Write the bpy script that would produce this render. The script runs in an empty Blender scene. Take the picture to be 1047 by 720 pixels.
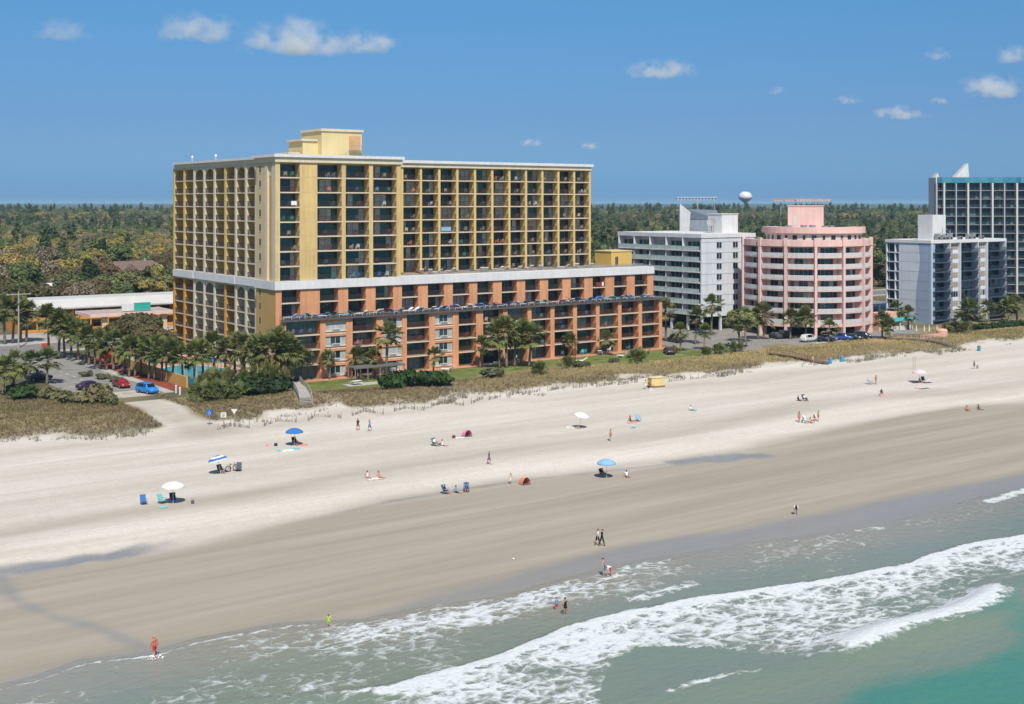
import bpy, bmesh, math, random
import numpy as np
from mathutils import Vector, Matrix
R = math.radians
random.seed(7); rng = np.random.default_rng(7)
sc = bpy.context.scene
COL = sc.collection
# ------------------------------------------------------------------ camera, sky, sun, exposure
# world axes: x runs along the coast, y runs inland, z up, sea level 0
F = 1270.0; CX = 523.5; HY = 207.0; CZ = 35.0; US = .5816; UT = .8135
cam = bpy.data.cameras.new('camera'); camo = bpy.data.objects.new('camera', cam); COL.objects.link(camo)
camo.location = (0, 0, CZ); camo.rotation_euler = (R(90), 0, -math.atan2(US, UT))
cam.sensor_width = 36; cam.lens = F / 1047 * 36; cam.shift_y = -(360 - HY) / 1047
cam.clip_start = 1; cam.clip_end = 60000
sc.camera = camo
SUN_EL = R(52); SX, SY = -.42, -.907
world = bpy.data.worlds.new('World'); sc.world = world; world.use_nodes = True
wn = world.node_tree.nodes; wl = world.node_tree.links
sky = wn.new('ShaderNodeTexSky'); sky.sky_type = 'NISHITA'; sky.sun_disc = False
sky.sun_elevation = SUN_EL; sky.sun_rotation = math.atan2(SX, SY)
sky.altitude = 0; sky.air_density = 1.0; sky.dust_density = 0.25; sky.ozone_density = 2.5
bg = wn['Background']; bg.inputs[1].default_value = 0.10
# the clear blue of the day: the sky texture, its warm band near the horizon cooled
wtc = wn.new('ShaderNodeTexCoord'); wsx = wn.new('ShaderNodeSeparateXYZ'); wcr = wn.new('ShaderNodeValToRGB'); wmu = wn.new('ShaderNodeMix'); wmu.data_type = 'RGBA'; wmu.blend_type = 'MULTIPLY'; wmu.inputs[0].default_value = 1
wl.new(wtc.outputs['Generated'], wsx.inputs[0]); wl.new(wsx.outputs['Z'], wcr.inputs[0])
we = wcr.color_ramp.elements; we[0].position = 0; we[0].color = (.17, .35, .80, 1); we[1].position = 1; we[1].color = (.85, .93, 1, 1)
for q_, c_ in ((.01, (.165, .355, .80)), (.035, (.205, .37, .70)), (.068, (.242, .385, .651)), (.153, (.289, .534, .736)), (.4, (.70, .85, .95))): e_ = we.new(q_); e_.color = (*c_, 1)
wl.new(sky.outputs[0], wmu.inputs[6]); wl.new(wcr.outputs[0], wmu.inputs[7]); wl.new(wmu.outputs[2], bg.inputs[0])
sun = bpy.data.lights.new('sun', 'SUN'); suno = bpy.data.objects.new('sun', sun); COL.objects.link(suno)
sun.energy = 4.0; sun.angle = R(.5); sun.color = (1, .95, .86)
suno.location = (0, 0, 200)
suno.rotation_euler = Vector((-SX * math.cos(SUN_EL), -SY * math.cos(SUN_EL), -math.sin(SUN_EL))).to_track_quat('-Z', 'Y').to_euler()
sc.view_settings.view_transform = 'Standard'; sc.view_settings.look = 'None'
sc.view_settings.exposure = 0.32; sc.view_settings.gamma = 1
sc.render.engine = 'CYCLES'
sc.cycles.max_bounces = 8; sc.cycles.diffuse_bounces = 3; sc.cycles.glossy_bounces = 3; sc.cycles.volume_bounces = 6
sc.cycles.transmission_bounces = 4; sc.cycles.transparent_max_bounces = 8
try:
    sc.cycles.use_denoising = True
    sc.cycles.denoiser = 'OPENIMAGEDENOISE'
except Exception: pass

# ------------------------------------------------------------------ measuring helpers (a picture point on a level or an upright plane)
def at(px, py, z=2.7):
    D = F * (CZ - z) / (py - HY); X = (px - CX) / F * D
    return (UT * X + US * D, -US * X + UT * D)
def on_t(px, t):
    k = (px - CX) / F; D = t / (UT - US * k); return D * (US + UT * k)
def on_s(px, s):
    k = (px - CX) / F; D = s / (US + UT * k); return D * (UT - US * k)
def depth(s, t): return US * s + UT * t
def curve(pts, z):
    a = np.array([at(x, y, z) for x, y in pts]); a = a[np.argsort(a[:, 0])]
    return lambda s: np.interp(s, a[:, 0], a[:, 1])
ORD = ['first', 'second', 'third', 'fourth', 'fifth', 'sixth', 'seventh', 'eighth', 'ninth', 'tenth', 'eleventh', 'twelfth', 'thirteenth',
       'fourteenth', 'fifteenth', 'sixteenth', 'seventeenth', 'eighteenth', 'nineteenth', 'twentieth', 'twenty-first', 'twenty-second',
       'twenty-third', 'twenty-fourth', 'twenty-fifth', 'twenty-sixth', 'twenty-seventh', 'twenty-eighth', 'twenty-ninth', 'thirtieth',
       'thirty-first', 'thirty-second', 'thirty-third', 'thirty-fourth', 'thirty-fifth', 'thirty-sixth', 'thirty-seventh', 'thirty-eighth',
       'thirty-ninth', 'fortieth', 'forty-first', 'forty-second', 'forty-third', 'forty-fourth', 'forty-fifth', 'forty-sixth']

# ------------------------------------------------------------------ materials
MATS = {}
def mat(name, rgb, rough=.8, var=.12, scale=.6, bump=0, spec=.3, streak=0, metal=0, rnd=0):
    if name in MATS: return MATS[name]
    m = bpy.data.materials.new(name); m.use_nodes = True; MATS[name] = m
    N = m.node_tree.nodes; L = m.node_tree.links; b = N['Principled BSDF']
    b.inputs['Roughness'].default_value = rough; b.inputs['Metallic'].default_value = metal
    b.inputs['Specular IOR Level'].default_value = spec
    geo = N.new('ShaderNodeNewGeometry')
    n = N.new('ShaderNodeTexNoise'); n.inputs['Scale'].default_value = scale; n.inputs['Detail'].default_value = 5
    L.new(geo.outputs['Position'], n.inputs['Vector'])
    mr = N.new('ShaderNodeMapRange'); mr.inputs[1].default_value = .3; mr.inputs[2].default_value = .7
    mr.inputs[3].default_value = 1 - var; mr.inputs[4].default_value = 1 + var
    L.new(n.outputs[0], mr.inputs[0]); val = mr.outputs[0]
    if streak:
        mp = N.new('ShaderNodeMapping'); mp.inputs['Scale'].default_value = (1.2, 1.2, .06); L.new(geo.outputs['Position'], mp.inputs[0])
        n2 = N.new('ShaderNodeTexNoise'); n2.inputs['Scale'].default_value = 1.5; n2.inputs['Detail'].default_value = 4; L.new(mp.outputs[0], n2.inputs['Vector'])
        m2 = N.new('ShaderNodeMapRange'); m2.inputs[1].default_value = .35; m2.inputs[2].default_value = .7; m2.inputs[3].default_value = 1; m2.inputs[4].default_value = 1 - streak
        L.new(n2.outputs[0], m2.inputs[0])
        mu = N.new('ShaderNodeMath'); mu.operation = 'MULTIPLY'; L.new(val, mu.inputs[0]); L.new(m2.outputs[0], mu.inputs[1]); val = mu.outputs[0]
    if rnd:
        oi = N.new('ShaderNodeObjectInfo'); m3 = N.new('ShaderNodeMapRange'); m3.inputs[3].default_value = 1 - rnd; m3.inputs[4].default_value = 1 + rnd
        L.new(oi.outputs['Random'], m3.inputs[0])
        mu = N.new('ShaderNodeMath'); mu.operation = 'MULTIPLY'; L.new(val, mu.inputs[0]); L.new(m3.outputs[0], mu.inputs[1]); val = mu.outputs[0]
    vm = N.new('ShaderNodeVectorMath'); vm.operation = 'SCALE'; vm.inputs[0].default_value = rgb; L.new(val, vm.inputs['Scale'])
    L.new(vm.outputs[0], b.inputs['Base Color'])
    if bump:
        n3 = N.new('ShaderNodeTexNoise'); n3.inputs['Scale'].default_value = 4; n3.inputs['Detail'].default_value = 6; L.new(geo.outputs['Position'], n3.inputs['Vector'])
        bp = N.new('ShaderNodeBump'); bp.inputs['Strength'].default_value = bump; bp.inputs['Distance'].default_value = .1
        L.new(n3.outputs[0], bp.inputs['Height']); L.new(bp.outputs[0], b.inputs['Normal'])
    return m
def leafmat(name, cols, scale=.25, trans=.25):
    """foliage: hue differs from tree to tree (object random) and from clump to clump (noise)"""
    if name in MATS: return MATS[name]
    m = bpy.data.materials.new(name); m.use_nodes = True; MATS[name] = m
    N = m.node_tree.nodes; L = m.node_tree.links; b = N['Principled BSDF']
    b.inputs['Roughness'].default_value = .7; b.inputs['Specular IOR Level'].default_value = .2
    oi = N.new('ShaderNodeObjectInfo'); cr = N.new('ShaderNodeValToRGB'); e = cr.color_ramp.elements
    while len(e) < len(cols): e.new(.5)
    for i, c in enumerate(cols): e[i].position = i / max(1, len(cols) - 1); e[i].color = (*c, 1)
    L.new(oi.outputs['Random'], cr.inputs[0])
    geo = N.new('ShaderNodeNewGeometry')
    n = N.new('ShaderNodeTexNoise'); n.inputs['Scale'].default_value = scale; n.inputs['Detail'].default_value = 5; n.inputs['Roughness'].default_value = .7
    L.new(geo.outputs['Position'], n.inputs['Vector'])
    mr = N.new('ShaderNodeMapRange'); mr.inputs[1].default_value = .3; mr.inputs[2].default_value = .7; mr.inputs[3].default_value = .6; mr.inputs[4].default_value = 1.45
    L.new(n.outputs[0], mr.inputs[0])
    vm = N.new('ShaderNodeVectorMath'); vm.operation = 'SCALE'; L.new(cr.outputs[0], vm.inputs[0]); L.new(mr.outputs[0], vm.inputs['Scale'])
    L.new(vm.outputs[0], b.inputs['Base Color'])
    if trans:
        tr = N.new('ShaderNodeBsdfTranslucent'); L.new(vm.outputs[0], tr.inputs[0]); mx = N.new('ShaderNodeMixShader'); mx.inputs[0].default_value = trans
        L.new(b.outputs[0], mx.inputs[1]); L.new(tr.outputs[0], mx.inputs[2]); L.new(mx.outputs[0], N['Material Output'].inputs[0])
    return m
def glassmat(name, rgb, rough=.06, spec=.6):
    m = mat(name, rgb, rough, .35, .35, 0, spec); return m

# ------------------------------------------------------------------ mesh builder
class MB:
    def __init__(s): s.v = []; s.f = []; s.m = []
    def add(s, vs, fs, m=0):
        o = len(s.v); s.v += [tuple(p) for p in vs]; s.f += [tuple(i + o for i in f) for f in fs]; s.m += [m] * len(fs); return s
    def box(s, x0, x1, y0, y1, z0, z1, m=0):
        if x0 > x1: x0, x1 = x1, x0
        if y0 > y1: y0, y1 = y1, y0
        return s.add([(x0, y0, z0), (x1, y0, z0), (x1, y1, z0), (x0, y1, z0), (x0, y0, z1), (x1, y0, z1), (x1, y1, z1), (x0, y1, z1)],
              [(0, 3, 2, 1), (4, 5, 6, 7), (0, 1, 5, 4), (1, 2, 6, 5), (2, 3, 7, 6), (3, 0, 4, 7)], m)
    def obox(s, c, ax, ay, az, m=0):
        c, ax, ay, az = map(Vector, (c, ax, ay, az)); vs = []
        for k in (-1, 1):
            for i, j in ((-1, -1), (1, -1), (1, 1), (-1, 1)): vs.append(c + ax * i + ay * j + az * k)
        return s.add(vs, [(0, 3, 2, 1), (4, 5, 6, 7), (0, 1, 5, 4), (1, 2, 6, 5), (2, 3, 7, 6), (3, 0, 4, 7)], m)
    def prism(s, poly, z0, z1, m=0):
        n = len(poly); a = [(x, y, z0) for x, y in poly] + [(x, y, z1) for x, y in poly]
        return s.add(a, [tuple(range(n - 1, -1, -1)), tuple(range(n, 2 * n))] + [(i, (i + 1) % n, n + (i + 1) % n, n + i) for i in range(n)], m)
    def extrude(s, loop, d, m=0):
        n = len(loop); d = Vector(d); a = [Vector(p) for p in loop]; a = a + [p + d for p in a]
        return s.add(a, [tuple(range(n - 1, -1, -1)), tuple(range(n, 2 * n))] + [(i, (i + 1) % n, n + (i + 1) % n, n + i) for i in range(n)], m)
    def tube(s, pts, rad, n=6, m=0, cap=True):
        pts = [Vector(p) for p in pts]
        if not hasattr(rad, '__len__'): rad = [rad] * len(pts)
        vs = []; fs = []
        for i, p in enumerate(pts):
            d = (pts[min(i + 1, len(pts) - 1)] - pts[max(i - 1, 0)]).normalized()
            a = d.orthogonal().normalized() if abs(d.z) < .98 else Vector((1, 0, 0)); a = (a - d * a.dot(d)).normalized(); b = d.cross(a)
            for k in range(n):
                t = 2 * math.pi * k / n; vs.append(p + (a * math.cos(t) + b * math.sin(t)) * rad[i])
        for i in range(len(pts) - 1):
            for k in range(n): fs.append((i * n + k, i * n + (k + 1) % n, (i + 1) * n + (k + 1) % n, (i + 1) * n + k))
        if cap: fs += [tuple(range(n - 1, -1, -1)), tuple(range((len(pts) - 1) * n, len(pts) * n))]
        return s.add(vs, fs, m)
    def lathe(s, prof, n=16, c=(0, 0), m=0, fac=None):
        vs = []; fs = []
        for r, z in prof:
            for k in range(n):
                t = 2 * math.pi * k / n; q = r * (fac(k) if fac else 1); vs.append((c[0] + q * math.cos(t), c[1] + q * math.sin(t), z))
        for i in range(len(prof) - 1):
            for k in range(n): fs.append((i * n + k, i * n + (k + 1) % n, (i + 1) * n + (k + 1) % n, (i + 1) * n + k))
        return s.add(vs, fs, m)
    def blob(s, c, r, n=8, m=0, jit=0):
        vs = [(c[0], c[1], c[2] - r[2])]; fs = []; k = n // 2
        for i in range(1, k):
            ph = -math.pi / 2 + math.pi * i / k
            for j in range(n):
                t = 2 * math.pi * j / n; q = 1 + random.uniform(-jit, jit)
                vs.append((c[0] + r[0] * q * math.cos(ph) * math.cos(t), c[1] + r[1] * q * math.cos(ph) * math.sin(t), c[2] + r[2] * q * math.sin(ph)))
        vs.append((c[0], c[1], c[2] + r[2])); T = len(vs) - 1
        for j in range(n):
            fs.append((0, 1 + (j + 1) % n, 1 + j)); fs.append((T, T - n + j, T - n + (j + 1) % n))
        for i in range(k - 2):
            for j in range(n): fs.append((1 + i * n + j, 1 + i * n + (j + 1) % n, 1 + (i + 1) * n + (j + 1) % n, 1 + (i + 1) * n + j))
        return s.add(vs, fs, m)
    def mesh(s, name, mats, org=(0, 0, 0), smooth=False):
        me = bpy.data.meshes.new(name)
        me.from_pydata([(p[0] - org[0], p[1] - org[1], p[2] - org[2]) for p in s.v], [], s.f)
        for m in (mats if isinstance(mats, (list, tuple)) else [mats]): me.materials.append(m)
        if any(s.m): me.polygons.foreach_set('material_index', s.m)
        if smooth: me.polygons.foreach_set('use_smooth', [True] * len(me.polygons))
        me.update(); return me
    def build(s, name, mats, parent=None, org=None, smooth=False):
        if org is None: org = tuple(parent.location) if parent else (0, 0, 0)
        return link(name, s.mesh(name, mats, org, smooth), parent)
def link(name, me, parent=None, loc=None):
    o = bpy.data.objects.new(name, me); COL.objects.link(o)
    if parent: o.parent = parent
    if loc: o.location = loc
    return o
def tag(o, label=None, cat=None, group=None, kind=None):
    if label: o['label'] = label
    if cat: o['category'] = cat
    if group: o['group'] = group
    if kind: o['kind'] = kind
    return o
def thing(name, label, cat, loc=(0, 0, 0), rz=0, group=None):
    o = bpy.data.objects.new(name, None); COL.objects.link(o); o.location = loc; o.rotation_euler = (0, 0, rz); o.empty_display_size = .2
    return tag(o, label, cat, group)
KIDS = {}
def copy_tree(root, loc, rz=0, scale=1, label=None, group=None, mats=None):
    """a copy of a thing with copies of its parts and sub-parts; mats maps a part name to a material of its own"""
    def one(o, par):
        c = o.copy(); COL.objects.link(c)
        if par: c.parent = par
        st = o.name.split('.')[0]
        if mats and st in mats and o.data:
            c.material_slots[0].link = 'OBJECT'; c.material_slots[0].material = mats[st]
        for k in KIDS.setdefault(o.name, list(o.children)): one(k, c)
        return c
    r = one(root, None); r.location = loc; r.rotation_euler = (0, 0, rz); r.scale = (scale,) * 3 if not hasattr(scale, '__len__') else scale
    if label: r['label'] = label
    if group: r['group'] = group
    return r
def place(root, loc, rz=0, scale=1, label=None, group=None, mats=None, used={}):
    """the first placement moves the thing itself, later ones copy it"""
    if root.name in used: return copy_tree(root, loc, rz, scale, label, group, mats)
    used[root.name] = 1
    KIDS.setdefault(root.name, list(root.children))
    if mats:
        def walk(o):
            st = o.name.split('.')[0]
            if st in mats and o.data: o.material_slots[0].link = 'OBJECT'; o.material_slots[0].material = mats[st]
            for k in KIDS.setdefault(o.name, list(o.children)): walk(k)
        walk(root)
    root.location = loc; root.rotation_euler = (0, 0, rz); root.scale = (scale,) * 3 if not hasattr(scale, '__len__') else scale
    if label: root['label'] = label
    if group: root['group'] = group
    return root
def grid_mesh(name, xs, ys, zf, mats, attrs=None, smooth=True):
    X, Y = np.meshgrid(xs, ys); Z = zf(X, Y); nx, ny = len(xs), len(ys)
    me = bpy.data.meshes.new(name)
    v = np.stack([X, Y, Z], -1).reshape(-1, 3).astype(np.float32)
    i = np.arange(nx * ny).reshape(ny, nx)
    f = np.stack([i[:-1, :-1], i[:-1, 1:], i[1:, 1:], i[1:, :-1]], -1).reshape(-1, 4)
    raw_mesh(me, v, f)
    for m in (mats if isinstance(mats, (list, tuple)) else [mats]): me.materials.append(m)
    me.polygons.foreach_set('use_smooth', np.full(len(f), smooth))
    for k, fn in (attrs or {}).items():
        a = me.attributes.new(k, 'FLOAT', 'POINT'); a.data.foreach_set('value', fn(X, Y).reshape(-1).astype(np.float32))
    return link(name, me)
def raw_mesh(me, v, f, smooth=False):
    n = f.shape[1]
    me.vertices.add(len(v)); me.vertices.foreach_set('co', np.asarray(v, np.float32).ravel())
    me.loops.add(f.size); me.loops.foreach_set('vertex_index', f.ravel().astype(np.int32))
    me.polygons.add(len(f)); me.polygons.foreach_set('loop_start', np.arange(0, f.size, n, dtype=np.int32))
    try: me.polygons.foreach_set('loop_total', np.full(len(f), n, np.int32))
    except Exception: pass
    if smooth: me.polygons.foreach_set('use_smooth', np.full(len(f), True))
    me.update(calc_edges=True); me.validate()

# ================================================================== PEOPLE: one continuous body per pose, clothes as shells that follow it
def pose_joints(kind):
    J = {}
    def V3(*a): return Vector(a)
    def arm(s, sh, d1, d2, d3=None):
        d1, d2 = V3(*d1).normalized(), V3(*d2).normalized(); d3 = V3(*d3).normalized() if d3 else d2; J[s + 'sh'] = sh; J[s + 'el'] = sh + d1 * .29; J[s + 'wr'] = J[s + 'el'] + d2 * .25; J[s + 'hn'] = J[s + 'wr'] + d3 * .07; J[s + 'hd'] = (d3, d1)
    def leg(s, hp, d1, d2, d3):
        d1, d2, d3 = V3(*d1).normalized(), V3(*d2).normalized(), V3(*d3).normalized(); J[s + 'hp'] = hp; J[s + 'kn'] = hp + d1 * .43; J[s + 'an'] = J[s + 'kn'] + d2 * .42; J[s + 'to'] = J[s + 'an'] + d3 * .17
    def spine(p, up):
        up = V3(*up).normalized(); J['pl'] = p; J['sp'] = p + up * .2; J['ch'] = p + up * .40; J['nk'] = p + up * .55; return up
    ra = {'l': -1, 'r': 1}
    if kind in ('stand', 'walk', 'wade'):
        up = spine(V3(0, 0, .93), (0, .03, 1)); h = V3(0, .03, .12)
        st = {'stand': .06, 'walk': .38, 'wade': .25}[kind]
        for s, x in ra.items():
            y = st * x; leg(s, V3(.09 * x, 0, .90), (.04 * x, y, -1), (0, y * .5 - (.25 if y < -.1 else 0), -1), (0.02 * x, 1, -.12)); arm(s, V3(.19 * x, 0, 1.40), (.22 * x, -y * .8, -1), (.05 * x, .2 - y * .6, -1))
    elif kind == 'akimbo':
        up = spine(V3(0, 0, .93), (0, 0, 1)); h = V3(0, .03, .12)
        for s, x in ra.items(): leg(s, V3(.09 * x, 0, .90), (.12 * x, .03, -1), (.02 * x, -.03, -1), (.1 * x, 1, -.12)); arm(s, V3(.19 * x, 0, 1.40), (.8 * x, -.3, -1), (-.75 * x, .45, -.5))
    elif kind == 'bend':
        up = spine(V3(0, -.1, .90), (0, .95, .35)); h = V3(0, .12, .0)
        for s, x in ra.items(): leg(s, V3(.09 * x, -.1, .88), (.05 * x, .15, -1), (0, -.1, -1), (0, 1, -.12)); arm(s, J['ch'] + V3(.19 * x, .05, -.03), (.1 * x, .35, -1), (0, .3, -1))
    elif kind == 'crouch':
        up = spine(V3(0, -.12, .34), (0, .45, 1)); h = V3(0, .07, .1)
        for s, x in ra.items(): leg(s, V3(.1 * x, -.1, .32), (.3 * x, 1, .45), (-.05 * x, -.45, -1), (.1 * x, 1, -.1)); arm(s, J['ch'] + V3(.19 * x, .02, .02), (.15 * x, .6, -1), (-.1 * x, .8, -.7))
    elif kind == 'chair':
        up = spine(V3(0, -.05, .38), (0, -.38, 1)); h = V3(0, .05, .11)
        for s, x in ra.items(): leg(s, V3(.1 * x, -.03, .36), (.08 * x, 1, .12), (0, .30, -.75), (0, 1, .25)); arm(s, J['ch'] + V3(.19 * x, 0, .02), (.25 * x, .25, -1), (-.05 * x, 1, -.1))
    elif kind == 'ground':
        up = spine(V3(0, -.05, .12), (0, -.30, 1)); h = V3(0, .06, .11)
        for s, x in ra.items(): leg(s, V3(.1 * x, -.02, .11), (.15 * x, 1, .38 if x > 0 else .04), (0, 1, -.62 if x > 0 else -.04), (0, .5, .6)); arm(s, J['ch'] + V3(.19 * x, 0, .02), (.25 * x, -.6, -1), (0.1 * x, -.2, -1), (.2 * x, -.8, -.25))
    elif kind == 'lie':
        up = spine(V3(0, 0, .13), (0, -1, .10)); h = V3(0, -.12, .03)
        for s, x in ra.items(): leg(s, V3(.09 * x, .03, .13), (.12 * x, 1, .25 if x > 0 else 0), (0, 1, -.3 if x > 0 else -.03), (.3 * x, .4, .8)); arm(s, J['ch'] + V3(.19 * x, 0, 0), (.6 * x, .8, -.15), (-.1 * x, 1, -.05))
    J['hc'] = J['nk'] + h; J['ht'] = J['hc'] + (up * .11 if kind != 'bend' else Vector((0, .1, .0)))
    f = Vector((0, 1, 0)) if kind not in ('bend', 'lie') else (Vector((0, .3, -1)).normalized() if kind == 'bend' else Vector((0, .1, 1)))
    J['no'] = J['hc'] + f * .125 + up * -.02
    for s, x in ra.items(): J[s + 'ea'] = J['hc'] + Vector((.105 * x, -.01, 0))
    return J
def person_body(kind):
    J = pose_joints(kind); vs, es, rad, lab = [], [], [], []
    def v(p, r): vs.append(tuple(p)); rad.append(r); return len(vs) - 1
    def e(a, b, l): es.append((a, b)); lab.append((l, Vector(vs[a]), Vector(vs[b]), (rad[a] + rad[b]) / 2))
    pl = v(J['pl'], .135); sp = v(J['sp'], .12); ch = v(J['ch'], .145); nk = v(J['nk'], .058); hc = v(J['hc'], .098); ht = v(J['ht'], .085); no = v(J['no'], .018)
    e(pl, sp, 'waist'); e(sp, ch, 'torso'); e(ch, nk, 'neck'); e(nk, hc, 'neck'); e(hc, ht, 'head'); e(hc, no, 'face')
    for s in 'lr':
        a = [v(J[s + 'sh'], .062), v(J[s + 'el'], .043), v(J[s + 'wr'], .030), v(J[s + 'hn'], .036)]; e(ch, a[0], 'shoulder'); e(a[0], a[1], 'upper_arm'); e(a[1], a[2], 'fore_arm'); e(a[2], a[3], 'hand')
        d, d1 = J[s + 'hd']; sd = d.cross(Vector((1, 0, .1))).normalized(); cu = d.cross(sd)
        for k, L_ in enumerate((.065, .075, .07, .055)):
            b0 = Vector(J[s + 'hn']) + sd * (.030 - .02 * k); m = v(b0 + d * (L_ * .55) + cu * .006, .0095); t = v(b0 + d * L_ + cu * .025, .008); e(a[3], m, 'hand'); e(m, t, 'hand')
        t0 = v(Vector(J[s + 'wr']) + d * .03 + sd * .045, .011); t1 = v(Vector(J[s + 'wr']) + d * .07 + sd * .062 + cu * .012, .009); e(a[2], t0, 'hand'); e(t0, t1, 'hand')
        l = [v(J[s + 'hp'], .095), v(J[s + 'kn'], .062), v(J[s + 'an'], .040), v(J[s + 'to'], .038)]; e(pl, l[0], 'hip'); e(l[0], l[1], 'thigh'); e(l[1], l[2], 'shin'); e(l[2], l[3], 'foot')
        q = v(J[s + 'ea'], .018); e(hc, q, 'face')
    me = bpy.data.meshes.new('body_rig'); me.from_pydata(vs, es, []); o = bpy.data.objects.new('body_rig', me); COL.objects.link(o)
    mod = o.modifiers.new('skin', 'SKIN'); mod.use_smooth_shade = True
    sk = me.skin_vertices[0].data
    for i, r_ in enumerate(rad): sk[i].radius = (r_, r_ * (.72 if i in (pl, sp, ch) else 1))
    for i in range(len(vs)): sk[i].use_root = (i == pl)
    s2 = o.modifiers.new('sub', 'SUBSURF'); s2.levels = 1; s2.render_levels = 1
    dg = bpy.context.evaluated_depsgraph_get(); ev = o.evaluated_get(dg); out = bpy.data.meshes.new_from_object(ev); bpy.data.objects.remove(o); out.name = 'body'
    # which part of the body every face belongs to
    fl = []
    for p in out.polygons:
        c = p.center; best = None
        for l, a, b, r_ in lab:
            ab = b - a; u = max(0, min(1, (c - a).dot(ab) / max(1e-9, ab.length_squared))); d = (c - a - ab * u).length - r_
            if best is None or d < best[0]: best = (d, l, u)
        fl.append(best[1:])
    return out, fl
BODIES = {k: person_body(k) for k in ('stand', 'walk', 'wade', 'akimbo', 'bend', 'crouch', 'chair', 'ground', 'lie')}
SHELLS = {}
def shell(kind, what):
    if (kind, what) in SHELLS: return SHELLS[kind, what]
    me, fl = BODIES[kind]
    test = {'shirt': lambda l, u: l in ('torso', 'waist', 'shoulder') or (l == 'upper_arm' and u < .75) or (l == 'neck' and u < .2), 'tank': lambda l, u: l in ('torso', 'waist'),
            'shorts': lambda l, u: l in ('hip',) or (l == 'thigh' and u < .8) or (l == 'waist' and u < .35), 'trunks': lambda l, u: l == 'hip' or (l == 'thigh' and u < .5) or (l == 'waist' and u < .3),
            'trousers': lambda l, u: l in ('hip', 'thigh', 'shin') or (l == 'waist' and u < .35), 'swimsuit': lambda l, u: l in ('torso', 'waist', 'hip'),
            'long_sleeves': lambda l, u: l in ('torso', 'waist', 'shoulder', 'upper_arm', 'fore_arm') or (l == 'neck' and u < .2), 'dress': lambda l, u: l in ('torso', 'waist', 'hip') or (l == 'thigh' and u < .9), 'hair': lambda l, u: l == 'head'}[what]
    off = {'hair': .016, 'shorts': .02, 'trunks': .016, 'dress': .022}.get(what, .011); idx = {}; V = []; Fc = []
    for p, (l, u) in zip(me.polygons, fl):
        if test(l, u):
            f = []
            for i in p.vertices:
                if i not in idx: idx[i] = len(V); V.append(tuple(me.vertices[i].co + me.vertices[i].normal * off))
                f.append(idx[i])
            Fc.append(f)
    m2 = bpy.data.meshes.new(what); m2.from_pydata(V, [], Fc); m2.materials.append(None); m2.polygons.foreach_set('use_smooth', [True] * len(Fc)); SHELLS[kind, what] = m2; return m2
for k, (me, fl) in BODIES.items(): me.materials.clear(); me.materials.append(None)
def person(pose, loc, rz, label, wear, skin='fair', hair='brown', scale=1.0, group=None):
    """wear: garment -> colour"""
    SK = {'fair': (.50, .29, .20), 'tan': (.40, .21, .13), 'pink': (.58, .26, .18), 'dark': (.10, .055, .035), 'burnt': (.56, .15, .085)}
    HR = {'brown': (.06, .035, .02), 'black': (.012, .011, .012), 'blond': (.42, .30, .14), 'grey': (.30, .29, .28)}
    o = thing('person', label, 'person', loc, R(rz), group); o.scale = (scale,) * 3
    def part(n, me, m): c = link(n, me, o); c.material_slots[0].link = 'OBJECT'; c.material_slots[0].material = m
    part('body', BODIES[pose][0], mat('skin_' + skin, SK[skin], .6, .05)); part('hair', shell(pose, 'hair'), mat('hair_' + hair, HR[hair], .7, .1))
    for g_, c in wear.items(): part(g_, shell(pose, g_), mat('cloth_%02x%02x%02x' % tuple(int(min(1, q) * 255) for q in c), c, .85, .06))
    return o

# ================================================================== THE SETTING
def vnoise(X, Y, sx, sy, seed=0):
    """smooth value noise in 0..1"""
    r = np.random.default_rng(seed); T = r.random((256, 256))
    x = np.asarray(X) / sx; y = np.asarray(Y) / sy; xi = np.floor(x).astype(int); yi = np.floor(y).astype(int); fx = x - xi; fy = y - yi
    fx = fx * fx * (3 - 2 * fx); fy = fy * fy * (3 - 2 * fy)
    g = lambda i, j: T[i % 256, j % 256]
    return (g(xi, yi) * (1 - fx) + g(xi + 1, yi) * fx) * (1 - fy) + (g(xi, yi + 1) * (1 - fx) + g(xi + 1, yi + 1) * fx) * fy
def fbm(X, Y, sx, sy, seed=0, o=4):
    a = 0; w = .5; n = 0
    for i in range(o): a = a + w * vnoise(X, Y, sx / 2 ** i, sy / 2 ** i, seed + i); n += w; w *= .55
    return a / n
def sstep(a, b, x):
    t = np.clip((x - a) / (b - a), 0, 1); return t * t * (3 - 2 * t)
GZ = 2.6
T_SHORE = curve([(0, 703), (34, 695.5), (85, 677), (143, 670.5), (166, 666.5), (199, 656), (275, 642), (300, 638.5), (372, 636), (426, 625), (495, 615), (514, 612), (567, 597),
                 (644, 577), (700, 568), (775, 556), (893, 541), (960, 523), (1014, 508), (1047, 502)], 0)
T_WET = curve([(0, 590), (60, 577), (122, 566), (183, 556.5), (300, 534), (340, 526.6), (403, 511), (457.6, 502.4), (518.6, 492), (560, 485.6), (600, 481), (680, 472), (760, 461),
               (850, 438), (900, 428), (960, 420), (1047, 413)], .5)
T_SHEEN = curve([(0, 697), (85, 672), (160, 661), (275, 636), (372, 628), (440, 605), (514, 590), (567, 576), (650, 556), (740, 543), (813, 529), (900, 512), (976, 495), (1047, 484)], .1)
T_DUNE = curve([(-60, 455), (0, 450), (69, 445), (110, 445), (148, 440), (165, 437), (180, 432), (203, 434), (226, 430.5), (266, 429), (302, 421), (340, 413), (363, 418), (395, 416),
                (437, 413.4), (472, 401), (514, 404), (600, 393), (660, 386), (729, 384), (774, 377), (825, 372.4), (900, 364.4), (967, 359), (1006, 351.7), (1047, 348), (1100, 343)], 1.9)
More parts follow.
